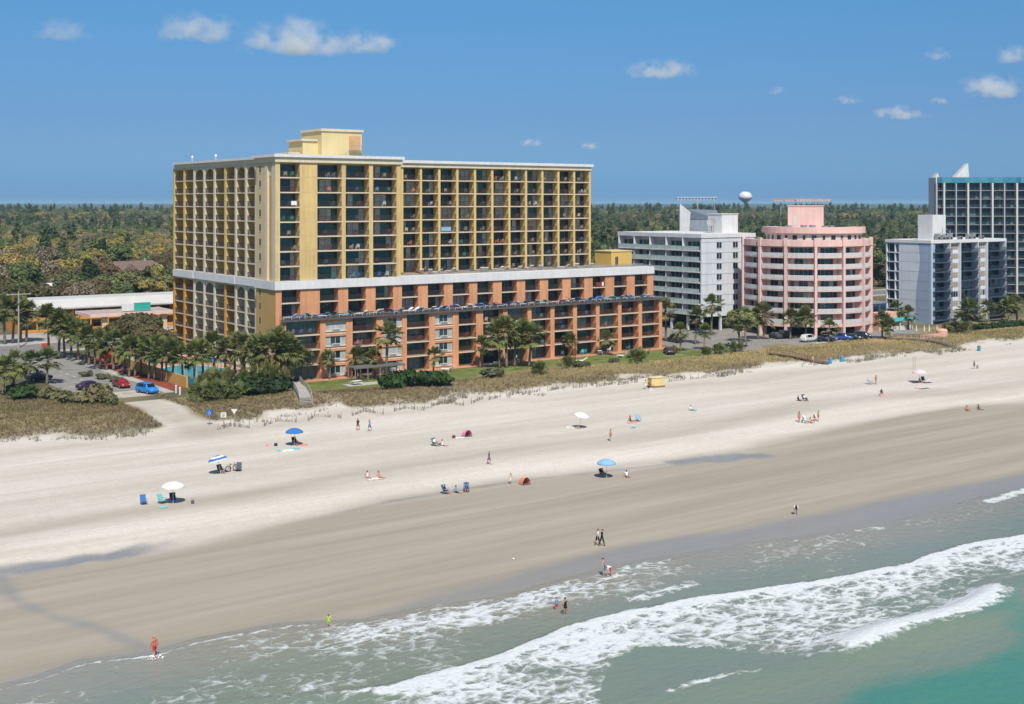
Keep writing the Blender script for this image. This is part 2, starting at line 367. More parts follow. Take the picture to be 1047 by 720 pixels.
T_FRONT = curve([(200, 718), (300, 711), (395, 703), (502, 675), (548, 656), (583, 641), (644, 626), (707, 614), (802, 600), (877, 588), (923, 579), (976, 560), (1047, 548), (1120, 536)], .2)
T_BACK = curve([(340, 740), (500, 733), (606, 720), (617, 700), (626, 672), (650, 660), (726, 660), (828, 674), (862, 670), (946, 640), (953, 617), (984, 594), (1047, 585), (1120, 576)], .2)
def sand_z(S, T):
    ts = T_SHORE(S); tw = T_WET(S); td = T_DUNE(S)
    z = np.where(T < ts, .03 * (T - ts), (T - ts) / np.maximum(tw - ts, 1) * .5)
    z = np.where(T > tw, .5 + .75 * sstep(0, 9, T - tw), z)
    z = np.where(T > tw + 9, 1.25 + .65 * np.clip((T - tw - 9) / np.maximum(td - tw - 9, 1), 0, 1), z)
    z = z + sstep(tw + 2, tw + 8, T) * .10 * (fbm(S, T, 9, 3.5, 31) - .5) + sstep(tw + 10, td, T) * .25 * (fbm(S, T, 14, 8, 32) - .5)
    n = fbm(S, T, 8, 6, 3); k = sstep(td - 2, td + 7, T) * (1 - sstep(td + 9, td + 17, T))
    path = np.exp(-((S - 68.5) / 6) ** 4)
    z = z + (k * (.35 + .8 * n)) * (1 - path * .8) + (GZ - 1.9) * sstep(td + 2, td + 16, T)
    z = np.maximum(z, -2.2)
    return np.where(T > 198, GZ, np.where(T > 192, z + (GZ - z) * (T - 192) / 6, z))
def zs(s, t): return float(sand_z(np.array([float(s)]), np.array([float(t)]))[0])
def on_sand(px, py):
    """the point of the beach seen at a picture point"""
    z = 1.2
    for _ in range(8): s, t = at(px, py, z); z = zs(s, t)
    return s, t, max(z, 0)

def fine(a, b, step, lo, hi):
    x = [a]; st = step
    while x[-1] > lo: st *= 1.5; x.append(x[-1] - st)
    x = x[::-1] + list(np.arange(a + step, b, step)); st = step
    while x[-1] < hi: st *= 1.5; x.append(x[-1] + st)
    return np.array(x)
# -- sand
def sand_material():
    m = bpy.data.materials.new('sand'); m.use_nodes = True; N = m.node_tree.nodes; L = m.node_tree.links; b = N['Principled BSDF']
    geo = N.new('ShaderNodeNewGeometry')
    def A(n): a = N.new('ShaderNodeAttribute'); a.attribute_name = n; return a.outputs['Fac']
    def noise(sc, det=5, vs=None, rough=.55):
        n = N.new('ShaderNodeTexNoise'); n.inputs['Scale'].default_value = sc; n.inputs['Detail'].default_value = det; n.inputs['Roughness'].default_value = rough
        if vs: mp = N.new('ShaderNodeMapping'); mp.inputs['Scale'].default_value = vs; L.new(geo.outputs['Position'], mp.inputs[0]); L.new(mp.outputs[0], n.inputs['Vector'])
        else: L.new(geo.outputs['Position'], n.inputs['Vector'])
        return n.outputs[0]
    def mix(f, a, c):
        x = N.new('ShaderNodeMix'); x.data_type = 'RGBA'; L.new(f, x.inputs[0])
        for v, i in ((a, 6), (c, 7)):
            if isinstance(v, tuple): x.inputs[i].default_value = (*v, 1)
            else: L.new(v, x.inputs[i])
        return x.outputs[2]
    def rmp(v, a, c, d=0, e=1):
        r = N.new('ShaderNodeMapRange'); r.inputs[1].default_value = a; r.inputs[2].default_value = c; r.inputs[3].default_value = d; r.inputs[4].default_value = e; L.new(v, r.inputs[0]); return r.outputs[0]
    def mul(a, c):
        x = N.new('ShaderNodeMath'); x.operation = 'MULTIPLY'; L.new(a, x.inputs[0])
        if hasattr(c, 'default_value'): L.new(c, x.inputs[1])
        else: x.inputs[1].default_value = c
        return x.outputs[0]
    dry = mix(rmp(noise(1, 6, (.018, .16, 1)), .35, .65), (.535, .48, .40), (.64, .585, .505))
    dry = mix(rmp(noise(1, 5, (.012, .55, 1)), .52, .70, 0, .5), dry, (.49, .43, .34))
    dry = mix(rmp(noise(1, 4, (.05, 1.6, 1)), .56, .70, 0, .35), dry, (.48, .42, .335))
    dry = mix(rmp(noise(1.9, 7, None, .8), .47, .68, 0, .42), dry, (.40, .345, .27))
    dry = mix(rmp(noise(1, 3, (.008, 3.2, 1)), .58, .66, 0, .28), dry, (.45, .39, .31))
    dry = mix(rmp(noise(.55, 3, None, .6), .5, .72, 0, .22), dry, (.70, .65, .57))
    damp = mix(rmp(noise(1, 6, (.012, .28, 1)), .35, .65), (.31, .268, .205), (.385, .338, .268))
    damp = mix(rmp(noise(1, 6, (.05, .9, 1)), .5, .75, 0, .5), damp, (.275, .238, .185))
    wet = mix(noise(.3, 3), (.225, .212, .19), (.265, .25, .225))
    c = mix(A('damp'), dry, damp); c = mix(A('wet'), c, wet)
    soil = mix(noise(.5, 6), (.17, .135, .07), (.29, .235, .13))
    c = mix(A('veg'), c, soil)
    L.new(c, b.inputs['Base Color'])
    L.new(rmp(A('wet'), 0, 1, .9, .12), b.inputs['Roughness']); L.new(rmp(A('wet'), 0, 1, .15, 1.0), b.inputs['Specular IOR Level'])
    bp = N.new('ShaderNodeBump'); bp.inputs['Distance'].default_value = .12
    L.new(rmp(A('damp'), 0, 1, .9, .10), bp.inputs['Strength']); L.new(noise(1.3, 7, None, .75), bp.inputs['Height']); L.new(bp.outputs[0], b.inputs['Normal'])
    return m
def seg_dist(S, T, pts):
    d = np.full(np.shape(S), 1e9)
    for (a, c) in zip(pts[:-1], pts[1:]):
        ax, ay = a; bx, by = c[0] - ax, c[1] - ay; u = np.clip(((S - ax) * bx + (T - ay) * by) / (bx * bx + by * by), 0, 1)
        d = np.minimum(d, np.hypot(S - ax - u * bx, T - ay - u * by))
    return d
RUN1 = [at(x, y, .3) for x, y in ((-60, 586), (0, 587), (60, 580), (110, 571), (150, 562), (175, 558))]
RUN2 = [at(x, y, .25) for x, y in ((0, 590), (8, 606), (25, 620), (60, 632), (100, 640), (128, 652), (146, 660))]
POOL = [at(x, y, .5) for x, y in ((690, 472), (735, 469), (775, 465))]
LINE = [at(x, y, .5) for x, y in ((175, 559), (300, 535), (403, 512), (457, 503.5), (518, 493.5), (560, 488), (610, 483), (660, 477), (700, 472))]
def a_damp(S, T):
    n = fbm(S, T, 22, 5, 11); u = T - T_WET(S); band = .55 * np.exp(-((u - 12 - 5 * (n - .5)) / 3.4) ** 2) * (.35 + 1.1 * fbm(S, T, 30, 3, 12)) + .16 * np.exp(-((u - 24 - 6 * (n - .5)) / 4) ** 2)
    tr = .62 * np.exp(-((S - 68.8) / (2.6 + .25 * np.clip(182 - T, 0, 20))) ** 4) * sstep(164, 171, T) * (.5 + .7 * fbm(S, T, 4, 4, 13)); tr = np.maximum(tr, .30 * np.exp(-((T - T_DUNE(S) + 8 + 2 * np.sin(S * .05)) / 2.4) ** 2) * (.3 + fbm(S, T, 18, 3, 14)))
    band = np.maximum(band, tr)
    return np.clip(np.maximum(1 - sstep(-2.5, 2.5, u + 5 * (n - .5) - 1.0 * np.sin(S * .11)), band), 0, 1)
def a_wet(S, T):
    n = fbm(S, T, 14, 5, 21)
    sh = 1 - sstep(-1.5, 1.5, T - T_SHEEN(S) + 3 * (n - .5))
    w = np.maximum(sh * .72, 0)
    wig = 1.2 * (fbm(S, T, 3, 3, 22) - .5)
    br = fbm(S, T, 9, 1.3, 23); end = 1 - sstep(38, 50, S)
    w = np.maximum(w, .95 * (1 - sstep(.2, 2.0, seg_dist(S, T, RUN1) + wig * 2.2)) * (.45 + .8 * br) * np.where(S < 30, 1, end))
    w = np.maximum(w, .62 * (1 - sstep(.0, 1.3, seg_dist(S, T, RUN2) + wig * 1.2)) * (.6 + .6 * br))
    w = np.maximum(w, .85 * (1 - sstep(.4, 2.6, seg_dist(S, T, POOL) + wig * 2.4)))
    w = np.maximum(w, .5 * (1 - sstep(.0, .8, seg_dist(S, T, LINE) + wig)) * sstep(.38, .55, n))
    return np.clip(w, 0, 1)
def a_veg(S, T):
    td = T_DUNE(S); n = fbm(S, T, 7, 5, 41)
    v = sstep(-.5, 3.0, T - td + 7 * (n - .5)); path = np.exp(-((S - 68.8 - .6 * np.sin(T * .3)) / (3.3 + .06 * np.clip(186 - T, 0, 30))) ** 6) * (1 - sstep(212, 220, T))
    return np.clip(v * (1 - path), 0, 1)
SAND = sand_material()
xs = fine(14, 330, .55, -3000, 9000); ys = fine(62, 197, .5, -50, 150)
ys = np.concatenate([ys[ys < 198.5], [198, 200]]); ys = np.unique(np.round(ys, 3))
beach = grid_mesh('beach', xs, ys, sand_z, SAND, {'damp': a_damp, 'wet': a_wet, 'veg': a_veg}); tag(beach, kind='structure')

# -- sea
def water_material():
    m = bpy.data.materials.new('sea_water'); m.use_nodes = True; N = m.node_tree.nodes; L = m.node_tree.links; b = N['Principled BSDF']
    geo = N.new('ShaderNodeNewGeometry')
    def A(n): a = N.new('ShaderNodeAttribute'); a.attribute_name = n; return a.outputs['Fac']
    def M(op, a, c=None, cl=False):
        x = N.new('ShaderNodeMath'); x.operation = op; x.use_clamp = cl
        for i, v in enumerate((a, c)):
            if v is None: continue
            if isinstance(v, (int, float)): x.inputs[i].default_value = v
            else: L.new(v, x.inputs[i])
        return x.outputs[0]
    def mp(vs):
        q = N.new('ShaderNodeMapping'); q.inputs['Scale'].default_value = vs; L.new(geo.outputs['Position'], q.inputs[0]); return q.outputs[0]
    def noise(v, sc, det=5, rough=.55):
        n = N.new('ShaderNodeTexNoise'); n.inputs['Scale'].default_value = sc; n.inputs['Detail'].default_value = det; n.inputs['Roughness'].default_value = rough; L.new(v, n.inputs['Vector']); return n
    P = mp((1, 1, 0)); P2 = mp((.6, 1, 0))
    warp = noise(P, .55, 4)
    wv = N.new('ShaderNodeVectorMath'); wv.operation = 'MULTIPLY_ADD'; L.new(warp.outputs['Color'], wv.inputs[0]); wv.inputs[1].default_value = (2.6, 2.0, 0); L.new(P2, wv.inputs[2])
    vo = N.new('ShaderNodeTexVoronoi'); vo.feature = 'DISTANCE_TO_EDGE'; vo.inputs['Scale'].default_value = .75; L.new(wv.outputs[0], vo.inputs['Vector'])
    vo2 = N.new('ShaderNodeTexVoronoi'); vo2.feature = 'DISTANCE_TO_EDGE'; vo2.inputs['Scale'].default_value = 1.7; L.new(wv.outputs[0], vo2.inputs['Vector'])
    e = M('MINIMUM', M('MULTIPLY', vo.outputs['Distance'], 1.5), M('ADD', M('MULTIPLY', vo2.outputs['Distance'], 1.6), .12))   # 0 on lace strands
    nz = noise(P, 1.1, 6, .65).outputs[0]; nl = noise(P2, .22, 3).outputs[0]
    thr = M('ADD', M('MULTIPLY', e, 1.0), M('MULTIPLY', M('SUBTRACT', nz, .5), 1.1))
    thr = M('ADD', thr, M('MULTIPLY', M('SUBTRACT', nl, .5), .9))
    d = M('SUBTRACT', A('foam'), M('ADD', thr, .30))
    al = N.new('ShaderNodeMapRange'); al.interpolation_type = 'SMOOTHSTEP'; al.inputs[1].default_value = -.16; al.inputs[2].default_value = .36; L.new(d, al.inputs[0]); al = al.outputs[0]
    gate = N.new('ShaderNodeMapRange'); gate.interpolation_type = 'SMOOTHSTEP'; gate.inputs[1].default_value = .04; gate.inputs[2].default_value = .22; L.new(A('foam'), gate.inputs[0]); al = M('MULTIPLY', al, gate.outputs[0])
    cr = N.new('ShaderNodeValToRGB'); el = cr.color_ramp.elements
    for p, c in ((0, (.27, .245, .195)), (1, (.060, .20, .145)), (.15, (.25, .24, .185)), (.35, (.20, .225, .175)), (.6, (.178, .215, .160)), (.82, (.165, .21, .150))):
        if p == 0: q = el[0]
        elif p == 1: q = el[1]
        else: q = el.new(p)
        q.position = p; q.color = (*c, 1)
    L.new(M('ADD', A('dep'), M('MULTIPLY', M('SUBTRACT', noise(P2, .12, 5).outputs[0], .5), .22), True), cr.inputs[0])
    fc = N.new('ShaderNodeMix'); fc.data_type = 'RGBA'; L.new(noise(P, 2.5, 5).outputs[0], fc.inputs[0]); fc.inputs[6].default_value = (.46, .50, .48, 1); fc.inputs[7].default_value = (.74, .75, .74, 1)
    mx = N.new('ShaderNodeMix'); mx.data_type = 'RGBA'; L.new(al, mx.inputs[0]); L.new(cr.outputs[0], mx.inputs[6]); L.new(fc.outputs[2], mx.inputs[7]); L.new(mx.outputs[2], b.inputs['Base Color'])
    r = N.new('ShaderNodeMapRange'); r.inputs[3].default_value = .16; r.inputs[4].default_value = .85; L.new(al, r.inputs[0]); L.new(r.outputs[0], b.inputs['Roughness'])
    r = N.new('ShaderNodeMapRange'); r.inputs[3].default_value = .30; r.inputs[4].default_value = .1; L.new(al, r.inputs[0]); L.new(r.outputs[0], b.inputs['Specular IOR Level'])
    h = M('ADD', M('ADD', M('MULTIPLY', noise(P, .9, 5).outputs[0], .35), M('MULTIPLY', noise(mp((.35, 1.1, 0)), 1.6, 3).outputs[0], .14)), M('MULTIPLY', al, M('ADD', .12, M('MULTIPLY', nz, .35))))
    bp = N.new('ShaderNodeBump'); bp.inputs['Strength'].default_value = .85; bp.inputs['Distance'].default_value = .5; L.new(h, bp.inputs['Height']); L.new(bp.outputs[0], b.inputs['Normal'])
    return m
CRT = 64.0   # line of the breaking wave
def crest_amp(S): return .30 * sstep(50, 62, S) * (1 - sstep(112, 135, S)) + .80 * sstep(70, 84, S) * (1 - sstep(99, 112, S))
def crest_t(S): return CRT + .9 * np.sin(S * .13) + .5 * np.sin(S * .31 + 1)
def w_z(S, T):
    z = .05 * (fbm(S, T, 6, 3, 61) - .5) + .03
    u = T - T_FRONT(S); far = sstep(30, 45, S)
    z = z + far * .38 * np.where(u > 0, np.exp(-(u / .5) ** 2), np.exp(-(u / 3.2) ** 2)) * (.7 + .6 * fbm(S, T, 10, 10, 62))
    u = T - crest_t(S)
    z = z + crest_amp(S) * np.where(u > 0, np.exp(-(u / 2.0) ** 2), np.exp(-(u / 3.6) ** 2))
    z = z + .25 * np.exp(-((T - 52 - .05 * S) / 3.5) ** 2)
    ts = T_SHORE(S)
    return np.minimum(z, np.where(T > ts - 1.5, (ts - T) * .02 + .01, z) + .02)
def w_foam(S, T):
    tf, tb, ts = T_FRONT(S), T_BACK(S), T_SHORE(S); n = fbm(S, T, 16, 6, 71)
    tf = tf + 1.3 * (fbm(S, T, 4, 4, 72) - .5); tb = tb + 3.0 * (fbm(S, T, 5, 3, 73) - .5)
    far = sstep(36, 48, S)
    w = np.clip((T - tb) / np.maximum(tf - tb, .5), 0, 1); ins = (T < tf) & (T > tb)
    nn = fbm(S, T, 5, 2.2, 75)
    f = np.where(ins, .48 + .30 * w + .55 * (n - .5) + .35 * (nn - .5), 0)
    f = np.maximum(f, 1.3 * np.exp(-((tf - .6 - T) / .75) ** 2) * (T < tf + .3)) * far
    # lacy swash between the front and the sand
    sw = np.where((T >= tf - .5) & (T < ts), .06 + .55 * (n - .40) + .10 * sstep(6, 0, np.abs(ts - T - 3)), 0)
    sw = sw + np.where(T < ts, .33 * np.exp(-((ts - T - 3) / 3.0) ** 2) * (1 - sstep(75, 88, S)) * sstep(30, 52, S), 0)
    f = np.maximum(f, sw)
    for a, c, k in (((430, 622), (497, 614), .35), ((650, 612), (707, 596), .55), ((775, 557), (820, 552), .45), ((640, 589), (700, 577), .25), ((880, 541), (900, 539), .6), ((1012, 512), (1050, 500), .8)):
        f = np.maximum(f, k * (1 - sstep(.3, 1.4, seg_dist(S, T, [at(*a, .1), at(*c, .1)]))))
    f = np.maximum(f, .62 * np.exp(-((ts - .40 - T) / .25) ** 2) * (1 - sstep(70, 78, S)))
    # older lace patches low left
    f = np.maximum(f, np.where(T < ts - 3, .28 + .8 * (n - .5), 0) * (1 - sstep(50, 60, S)))
    # breaker
    u = T - crest_t(S); k = sstep(74, 80, S + 4 * (n - .5)) * (1 - sstep(97.5, 101, S)) * (.85 + .5 * (nn - .3))
    f = np.maximum(f, k * np.where(u > 0, 1.45 * np.exp(-(u / 3.0) ** 2), 1.45 * np.exp(-(u / 1.25) ** 2)))
    f = np.maximum(f, .62 * sstep(59, 61, S) * (1 - sstep(67.5, 70, S)) * np.exp(-(u / .4) ** 2))
    return f
def w_dep(S, T):
    ts, tf = T_SHORE(S), T_FRONT(S); n = fbm(S, T, 12, 6, 81)
    d = .06 + .50 * sstep(0, 14, ts - T) + .10 * sstep(tf + 1, tf - 3, T)
    d = d + .40 * sstep(CRT - 1.0, CRT - 10, T + 7 * (n - .5) + .06 * (90 - S))
    u = T - crest_t(S); d = d + .16 * np.exp(-((u + 1.4) / 1.5) ** 2) * np.clip(crest_amp(S) * 1.2, 0, 1) - .12 * np.exp(-((u + 5) / 2.0) ** 2) * sstep(75, 85, S) * sstep(.4, .6, n)
    return np.clip(d, 0, 1)
wxs = fine(16, 190, .32, -3000, 9000)
wts = np.concatenate([-np.geomspace(4000, 10, 14), np.arange(0, 44, 4), np.arange(44, 98, .3)])
X0, Y0 = np.meshgrid(wxs, wts)
sea = grid_mesh('sea', wxs, wts, w_z, water_material(), {'foam': w_foam, 'dep': w_dep}); tag(sea, kind='structure')

# -- ground behind the dunes
def flat(name, poly, z, m, kind='structure'):
    b = MB(); b.add([(x, y, z) for x, y in poly], [tuple(range(len(poly)))]); return tag(b.build(name, m), kind=kind)
def rect(a, b, c, d): return [(a, c), (b, c), (b, d), (a, d)]
M_GROUND = mat('ground_soil', (.135, .115, .06), .95, .45, .12, .4)
g = MB(); gx = fine(0, 400, 40, -16000, 40000); gy = np.concatenate([[200, 230, 300, 500], np.geomspace(900, 42000, 14)])
ground = grid_mesh('ground', gx, gy, lambda X, Y: X * 0 + GZ, M_GROUND); tag(ground, kind='structure')
M_ASPH = mat('asphalt', (.20, .19, .175), .9, .16, .5, .3); M_ASPH2 = mat('asphalt_parking', (.245, .23, .205), .9, .16, .35, .3)
M_CONC = mat('concrete_paving', (.42, .39, .34), .85, .15, .4, .2); M_LAWN = mat('lawn_grass', (.135, .16, .04), .9, .35, .5, .5)
M_WHITEP = mat('road_paint', (.7, .7, .68), .7, .1); M_MULCH = mat('red_mulch', (.24, .06, .035), .95, .25, .8, .5)
M_PINKP = mat('pink_paving', (.50, .30, .23), .85, .15, .5)
flat('street', rect(61.5, 74.6, 205, 279), GZ + .004, M_ASPH2)
flat('boulevard', rect(-700, 1500, 279, 294), GZ + .008, M_ASPH)
for (a, b_, c, d) in ((61.5, 61.7, 206, 279),): pass
pm = MB()
for i in range(16): pm.box(68.0, 68.12, 207 + i * 4.5, 209 + i * 4.5, GZ + .010, GZ + .013)
for i in range(10): pm.box(62.2, 64.6 + 2, 211 + i * 5.4, 211.12 + i * 5.4, GZ + .010, GZ + .013)
tag(pm.build('street_marking', M_WHITEP), kind='structure')
kb = MB(); kb.box(74.6, 74.85, 206, 279, GZ, GZ + .13); kb.box(74.85, 76.4, 206, 279, GZ, GZ + .12); tag(kb.build('pavement', M_CONC), kind='structure')
kb = MB(); kb.box(-300, 60.5, 294, 294.3, GZ, GZ + .14); kb.box(61, 700, 294, 296.5, GZ, GZ + .12); kb.box(77, 700, 276.5, 279, GZ, GZ + .12); tag(kb.build('boulevard_pavement', M_CONC), kind='structure')
flat('mulch_bed', rect(76.4, 79.9, 209, 262), GZ + .03, M_MULCH)
flat('lawn', [(97, 190), (150, 188.5), (188, 189), (191, 190), (191, 203.4), (97, 203.6)], GZ + .012, M_LAWN)
flat('hotel_walk', rect(96, 192, 203.2, 206), GZ + .03, mat('terracotta_walk', (.50, .24, .14), .9, .15, .5))
flat('pool_deck', rect(80.2, 98.2, 210, 262), GZ + .02, M_PINKP)
flat('forecourt', rect(192, 268, 190.5, 262), GZ + .016, M_ASPH2)
flat('forecourt_paving', [(222, 191), (236, 190.8), (236, 192.2), (224, 192.6)], GZ + .022, M_CONC)
flat('motel_forecourt', rect(60, 132, 296.5, 319), GZ + .012, mat('old_paving', (.36, .33, .29), .9, .2, .3))
flat('bare_path', [(65, 205), (72.5, 205), (71.5, 212), (65.8, 212)], GZ + .01, mat('sandy_track', (.42, .37, .30), .95, .2, .5))

# -- dune grass: uncountable tufts, one object
def tufts(name, S, T, Z, h, w, cols, nb=6, seed=0, lean=.45, groups=None):
    r = np.random.default_rng(seed); n = len(S)
    S = np.repeat(S, nb); T = np.repeat(T, nb); Z = np.repeat(Z, nb); hh = np.repeat(h, nb) * r.uniform(.5, 1.15, n * nb); ww = np.repeat(w, nb) * r.uniform(.6, 1.2, n * nb)
    a = r.uniform(0, 2 * np.pi, n * nb); ca, sa = np.cos(a), np.sin(a); off = r.uniform(0, .25, n * nb) * hh
    bx, by = S + ca * off, T + sa * off; l = r.uniform(.1, lean, n * nb) * hh
    v = np.empty((n * nb, 3, 3), np.float32)
    v[:, 0] = np.stack([bx - sa * ww, by + ca * ww, Z - .05], -1); v[:, 1] = np.stack([bx + sa * ww, by - ca * ww, Z - .05], -1); v[:, 2] = np.stack([bx + ca * l, by + sa * l, Z + hh], -1)
    me = bpy.data.meshes.new(name); raw_mesh(me, v.reshape(-1, 3), np.arange(n * nb * 3).reshape(-1, 3))
    c = np.repeat(cols, nb, 0) * r.uniform(.75, 1.25, (n * nb, 1)); c = np.repeat(c, 3, 0)
    at_ = me.attributes.new('tone', 'FLOAT_COLOR', 'POINT'); at_.data.foreach_set('color', np.concatenate([c, np.ones((len(c), 1))], 1).astype(np.float32).ravel())
    m = MATS.get('grass_blades')
    if not m:
        m = bpy.data.materials.new('grass_blades'); m.use_nodes = True; MATS['grass_blades'] = m; N = m.node_tree.nodes; L = m.node_tree.links
        t = N.new('ShaderNodeAttribute'); t.attribute_name = 'tone'; L.new(t.outputs['Color'], N['Principled BSDF'].inputs['Base Color']); N['Principled BSDF'].inputs['Roughness'].default_value = .8
        N['Principled BSDF'].inputs['Specular IOR Level'].default_value = .15
    me.materials.append(m); return link(name, me)
def dune_points(n, s0, s1, t0, t1, seed):
    r = np.random.default_rng(seed); return r.uniform(s0, s1, n), r.uniform(t0, t1, n), r
def keep_dune(S, T):
    td = T_DUNE(S); v = a_veg(S, T); path = (S > 65.2) & (S < 72.4) & (T < 213); bw = seg_dist(S, T, [at(313, 414, 2.2), at(300, 391, 2.7)]) < 1.4
    return (T > td + .5) & ~path & ~bw & (v > .45)
S1, T1_, r_ = dune_points(130000, 26, 330, 168, 218, 5)
back = np.where(S1 < 61, 217 - np.clip(S1 - 50, 0, 20) * .35, np.where(S1 < 97, 205 - (S1 > 74) * 13, np.where(S1 < 190, 188.8, np.where(S1 < 268, 190.3, 196)))) + r_.uniform(-1.2, 1.2, len(S1))
k = keep_dune(S1, T1_) & (T1_ < back); S1, T1_ = S1[k], T1_[k]; k = r_.random(len(S1)) < np.where(S1 < 100, .85, .62); S1, T1_ = S1[k], T1_[k]
Zt = sand_z(S1, T1_); n1 = fbm(S1, T1_, 9, 4, 51)[:, None]; n2 = fbm(S1, T1_, 16, 6, 52)[:, None]; rt = sstep(95, 175, S1)[:, None]; edge = sstep(6, 1, T1_ - T_DUNE(S1))[:, None]
olive = np.array([.215, .172, .082]); gold = np.array([.47, .365, .165]); tan = np.array([.255, .195, .11]); rust = np.array([.13, .08, .055]); grn = np.array([.15, .15, .05])
c = olive * (1 - rt) + gold * rt; c = c + (tan - c) * sstep(.45, .7, n1) * .7 * (1 - rt * .4); c = c + (grn - c) * sstep(.5, .72, n2) * .45
pr = sstep(182, 186, T1_)[:, None] * sstep(96, 100, S1)[:, None] * (1 - sstep(118, 128, S1))[:, None]; c = c + (rust * np.array([1.25, 1.1, 1.2]) - c) * pr * .9
mid = sstep(.55, .65, fbm(S1, T1_, 12, 3, 55))[:, None] * (1 - rt); c = c + (rust * 1.15 - c) * mid * .55
grey = np.array([.17, .13, .10]); c = c + (grey - c) * edge * .7
tag(tufts('dune_grass', S1, T1_, Zt, np.full(len(S1), .46) * (.6 + .9 * n2[:, 0]), np.full(len(S1), .036), c, 6, 6, 1.1), kind='stuff', label='tan and olive sea oats covering the low dunes', cat='dune grass')
# lawn blades thin and short, plus the scrubby seaward tufts left in the sand
Sg, Tg, r_ = dune_points(26000, 26, 330, 162, 186, 8); td = T_DUNE(Sg); u = td - Tg; cl = fbm(Sg, Tg, 4.5, 3.0, 92)
k = (u > -.5) & (u < 6.5 * fbm(Sg, Tg, 11, 11, 91)) & (cl > .54) & ~((Sg > 64) & (Sg < 75)); Sg, Tg, cl = Sg[k], Tg[k], cl[k]
gc = np.array([.21, .175, .14]) * (1 + .5 * (fbm(Sg, Tg, 3, 3, 93)[:, None] - .5)) + np.array([.0, .012, -.02]) * (cl[:, None] > .62)
tag(tufts('beach_scrub', Sg, Tg, sand_z(Sg, Tg), .35 + 1.6 * (cl - .54) / .3, np.full(len(Sg), .03), gc, 6, 9, 1.0), kind='stuff', label='dry grey brown scrub scattered in the sand at the dune toe', cat='beach scrub')

# -- haze over the whole coast
hz = MB(); hz.box(-17000, 41000, -4600, 43000, -4, 62)
hm = bpy.data.materials.new('haze'); hm.use_nodes = True; hm.node_tree.nodes.clear()
ho = hm.node_tree.nodes.new('ShaderNodeOutputMaterial'); hv = hm.node_tree.nodes.new('ShaderNodeVolumePrincipled')
hv.inputs['Color'].default_value = (.44, .70, .95, 1); hv.inputs['Density'].default_value = 6.5e-5; hv.inputs['Anisotropy'].default_value = .0
hm.node_tree.links.new(hv.outputs[0], ho.inputs['Volume'])
tag(hz.build('haze', hm), kind='stuff')

# ================================================================== BUILDINGS
Y_WALL = mat('yellow_stucco', (.64, .46, .20), .85, .09, .35, .1, streak=.20)
Y_SIDE = mat('ochre_stucco', (.64, .455, .165), .85, .06, .25, .1, streak=.10)
Y_PALE = mat('pale_yellow_stucco', (.66, .535, .27), .85, .05, .25, .1, streak=.08)
CREAM = mat('cream_trim', (.64, .56, .40), .8, .05, .3, streak=.10)
TAN = mat('tan_stucco', (.54, .33, .12), .85, .06, .3, streak=.08)
BUFF = mat('buff_stucco', (.62, .48, .27), .85, .06, .3, streak=.08)
O_WALL = mat('orange_stucco', (.66, .31, .155), .85, .09, .35, .1, streak=.20)
O_DEEP = mat('terracotta_stucco', (.50, .155, .055), .85, .06, .25, .1, streak=.08)
O_OCHRE = mat('amber_stucco', (.56, .29, .065), .85, .06, .25, .1, streak=.08)
WHITE = mat('white_paint', (.66, .65, .63), .75, .05, .3, streak=.10)
OFFW = mat('offwhite_paint', (.60, .58, .54), .8, .06, .3, streak=.12)
SLAB = mat('slab_edge', (.62, .52, .40), .85, .08, .4)
DECK = mat('deck_floor', (.30, .25, .21), .9, .15, .4)
RAIL = mat('dark_railing', (.045, .042, .042), .6, .1)
GLASS = glassmat('dark_glass', (.012, .035, .045)); GLASS2 = glassmat('teal_glass', (.015, .075, .08))
FRAME = mat('bronze_frame', (.10, .09, .08), .5, .1); CURT = mat('pale_curtain', (.36, .39, .37), .9, .2, 1.2); CURT2 = mat('teal_curtain', (.14, .23, .22), .9, .2, 1.2)
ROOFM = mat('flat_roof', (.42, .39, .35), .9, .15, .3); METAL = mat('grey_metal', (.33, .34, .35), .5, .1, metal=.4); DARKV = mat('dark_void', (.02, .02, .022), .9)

class Each:
    """every box added becomes a part of its own"""
    def __init__(s, name, m): s.n = name; s.m = m
    def box(s, *a): b = MB(); b.box(*a[:6]); b.build(s.n, s.m, hotel)
class Face:
    """a facade: along axis a, depth d inward from the wall plane. kind 't': plane y=p seen from the sea; kind 's': plane x=p seen from the left"""
    def __init__(f, kind, p): f.k = kind; f.p = p
    def box(f, b, a0, a1, d0, d1, z0, z1, m=0):
        return b.box(a0, a1, f.p + d0, f.p + d1, z0, z1, m) if f.k == 't' else b.box(f.p + d0, f.p + d1, a0, a1, z0, z1, m)
    def pt(f, a, d, z): return (a, f.p + d, z) if f.k == 't' else (f.p + d, a, z)
    def rot(f): return 0 if f.k == 't' else R(-90)
    def along(f, a0, a1): return min(a0, a1), max(a0, a1)
CACHE = {}
def rail_mesh(w, col=RAIL, h=1.05, gap=.16, tag_=''):
    key = ('rail', round(w, 1), tag_)
    if key not in CACHE:
        b = MB(); w = round(w, 1); b.box(-w / 2, w / 2, 0, .06, h - .06, h); b.box(-w / 2, w / 2, .01, .05, .08, .13)
        n = int(w / gap)
        for i in range(n + 1): x = -w / 2 + (w - .05) * i / n; b.box(x, x + .05, .015, .045, .13, h - .06)
        CACHE[key] = b.mesh('railing', col)
    return CACHE[key]
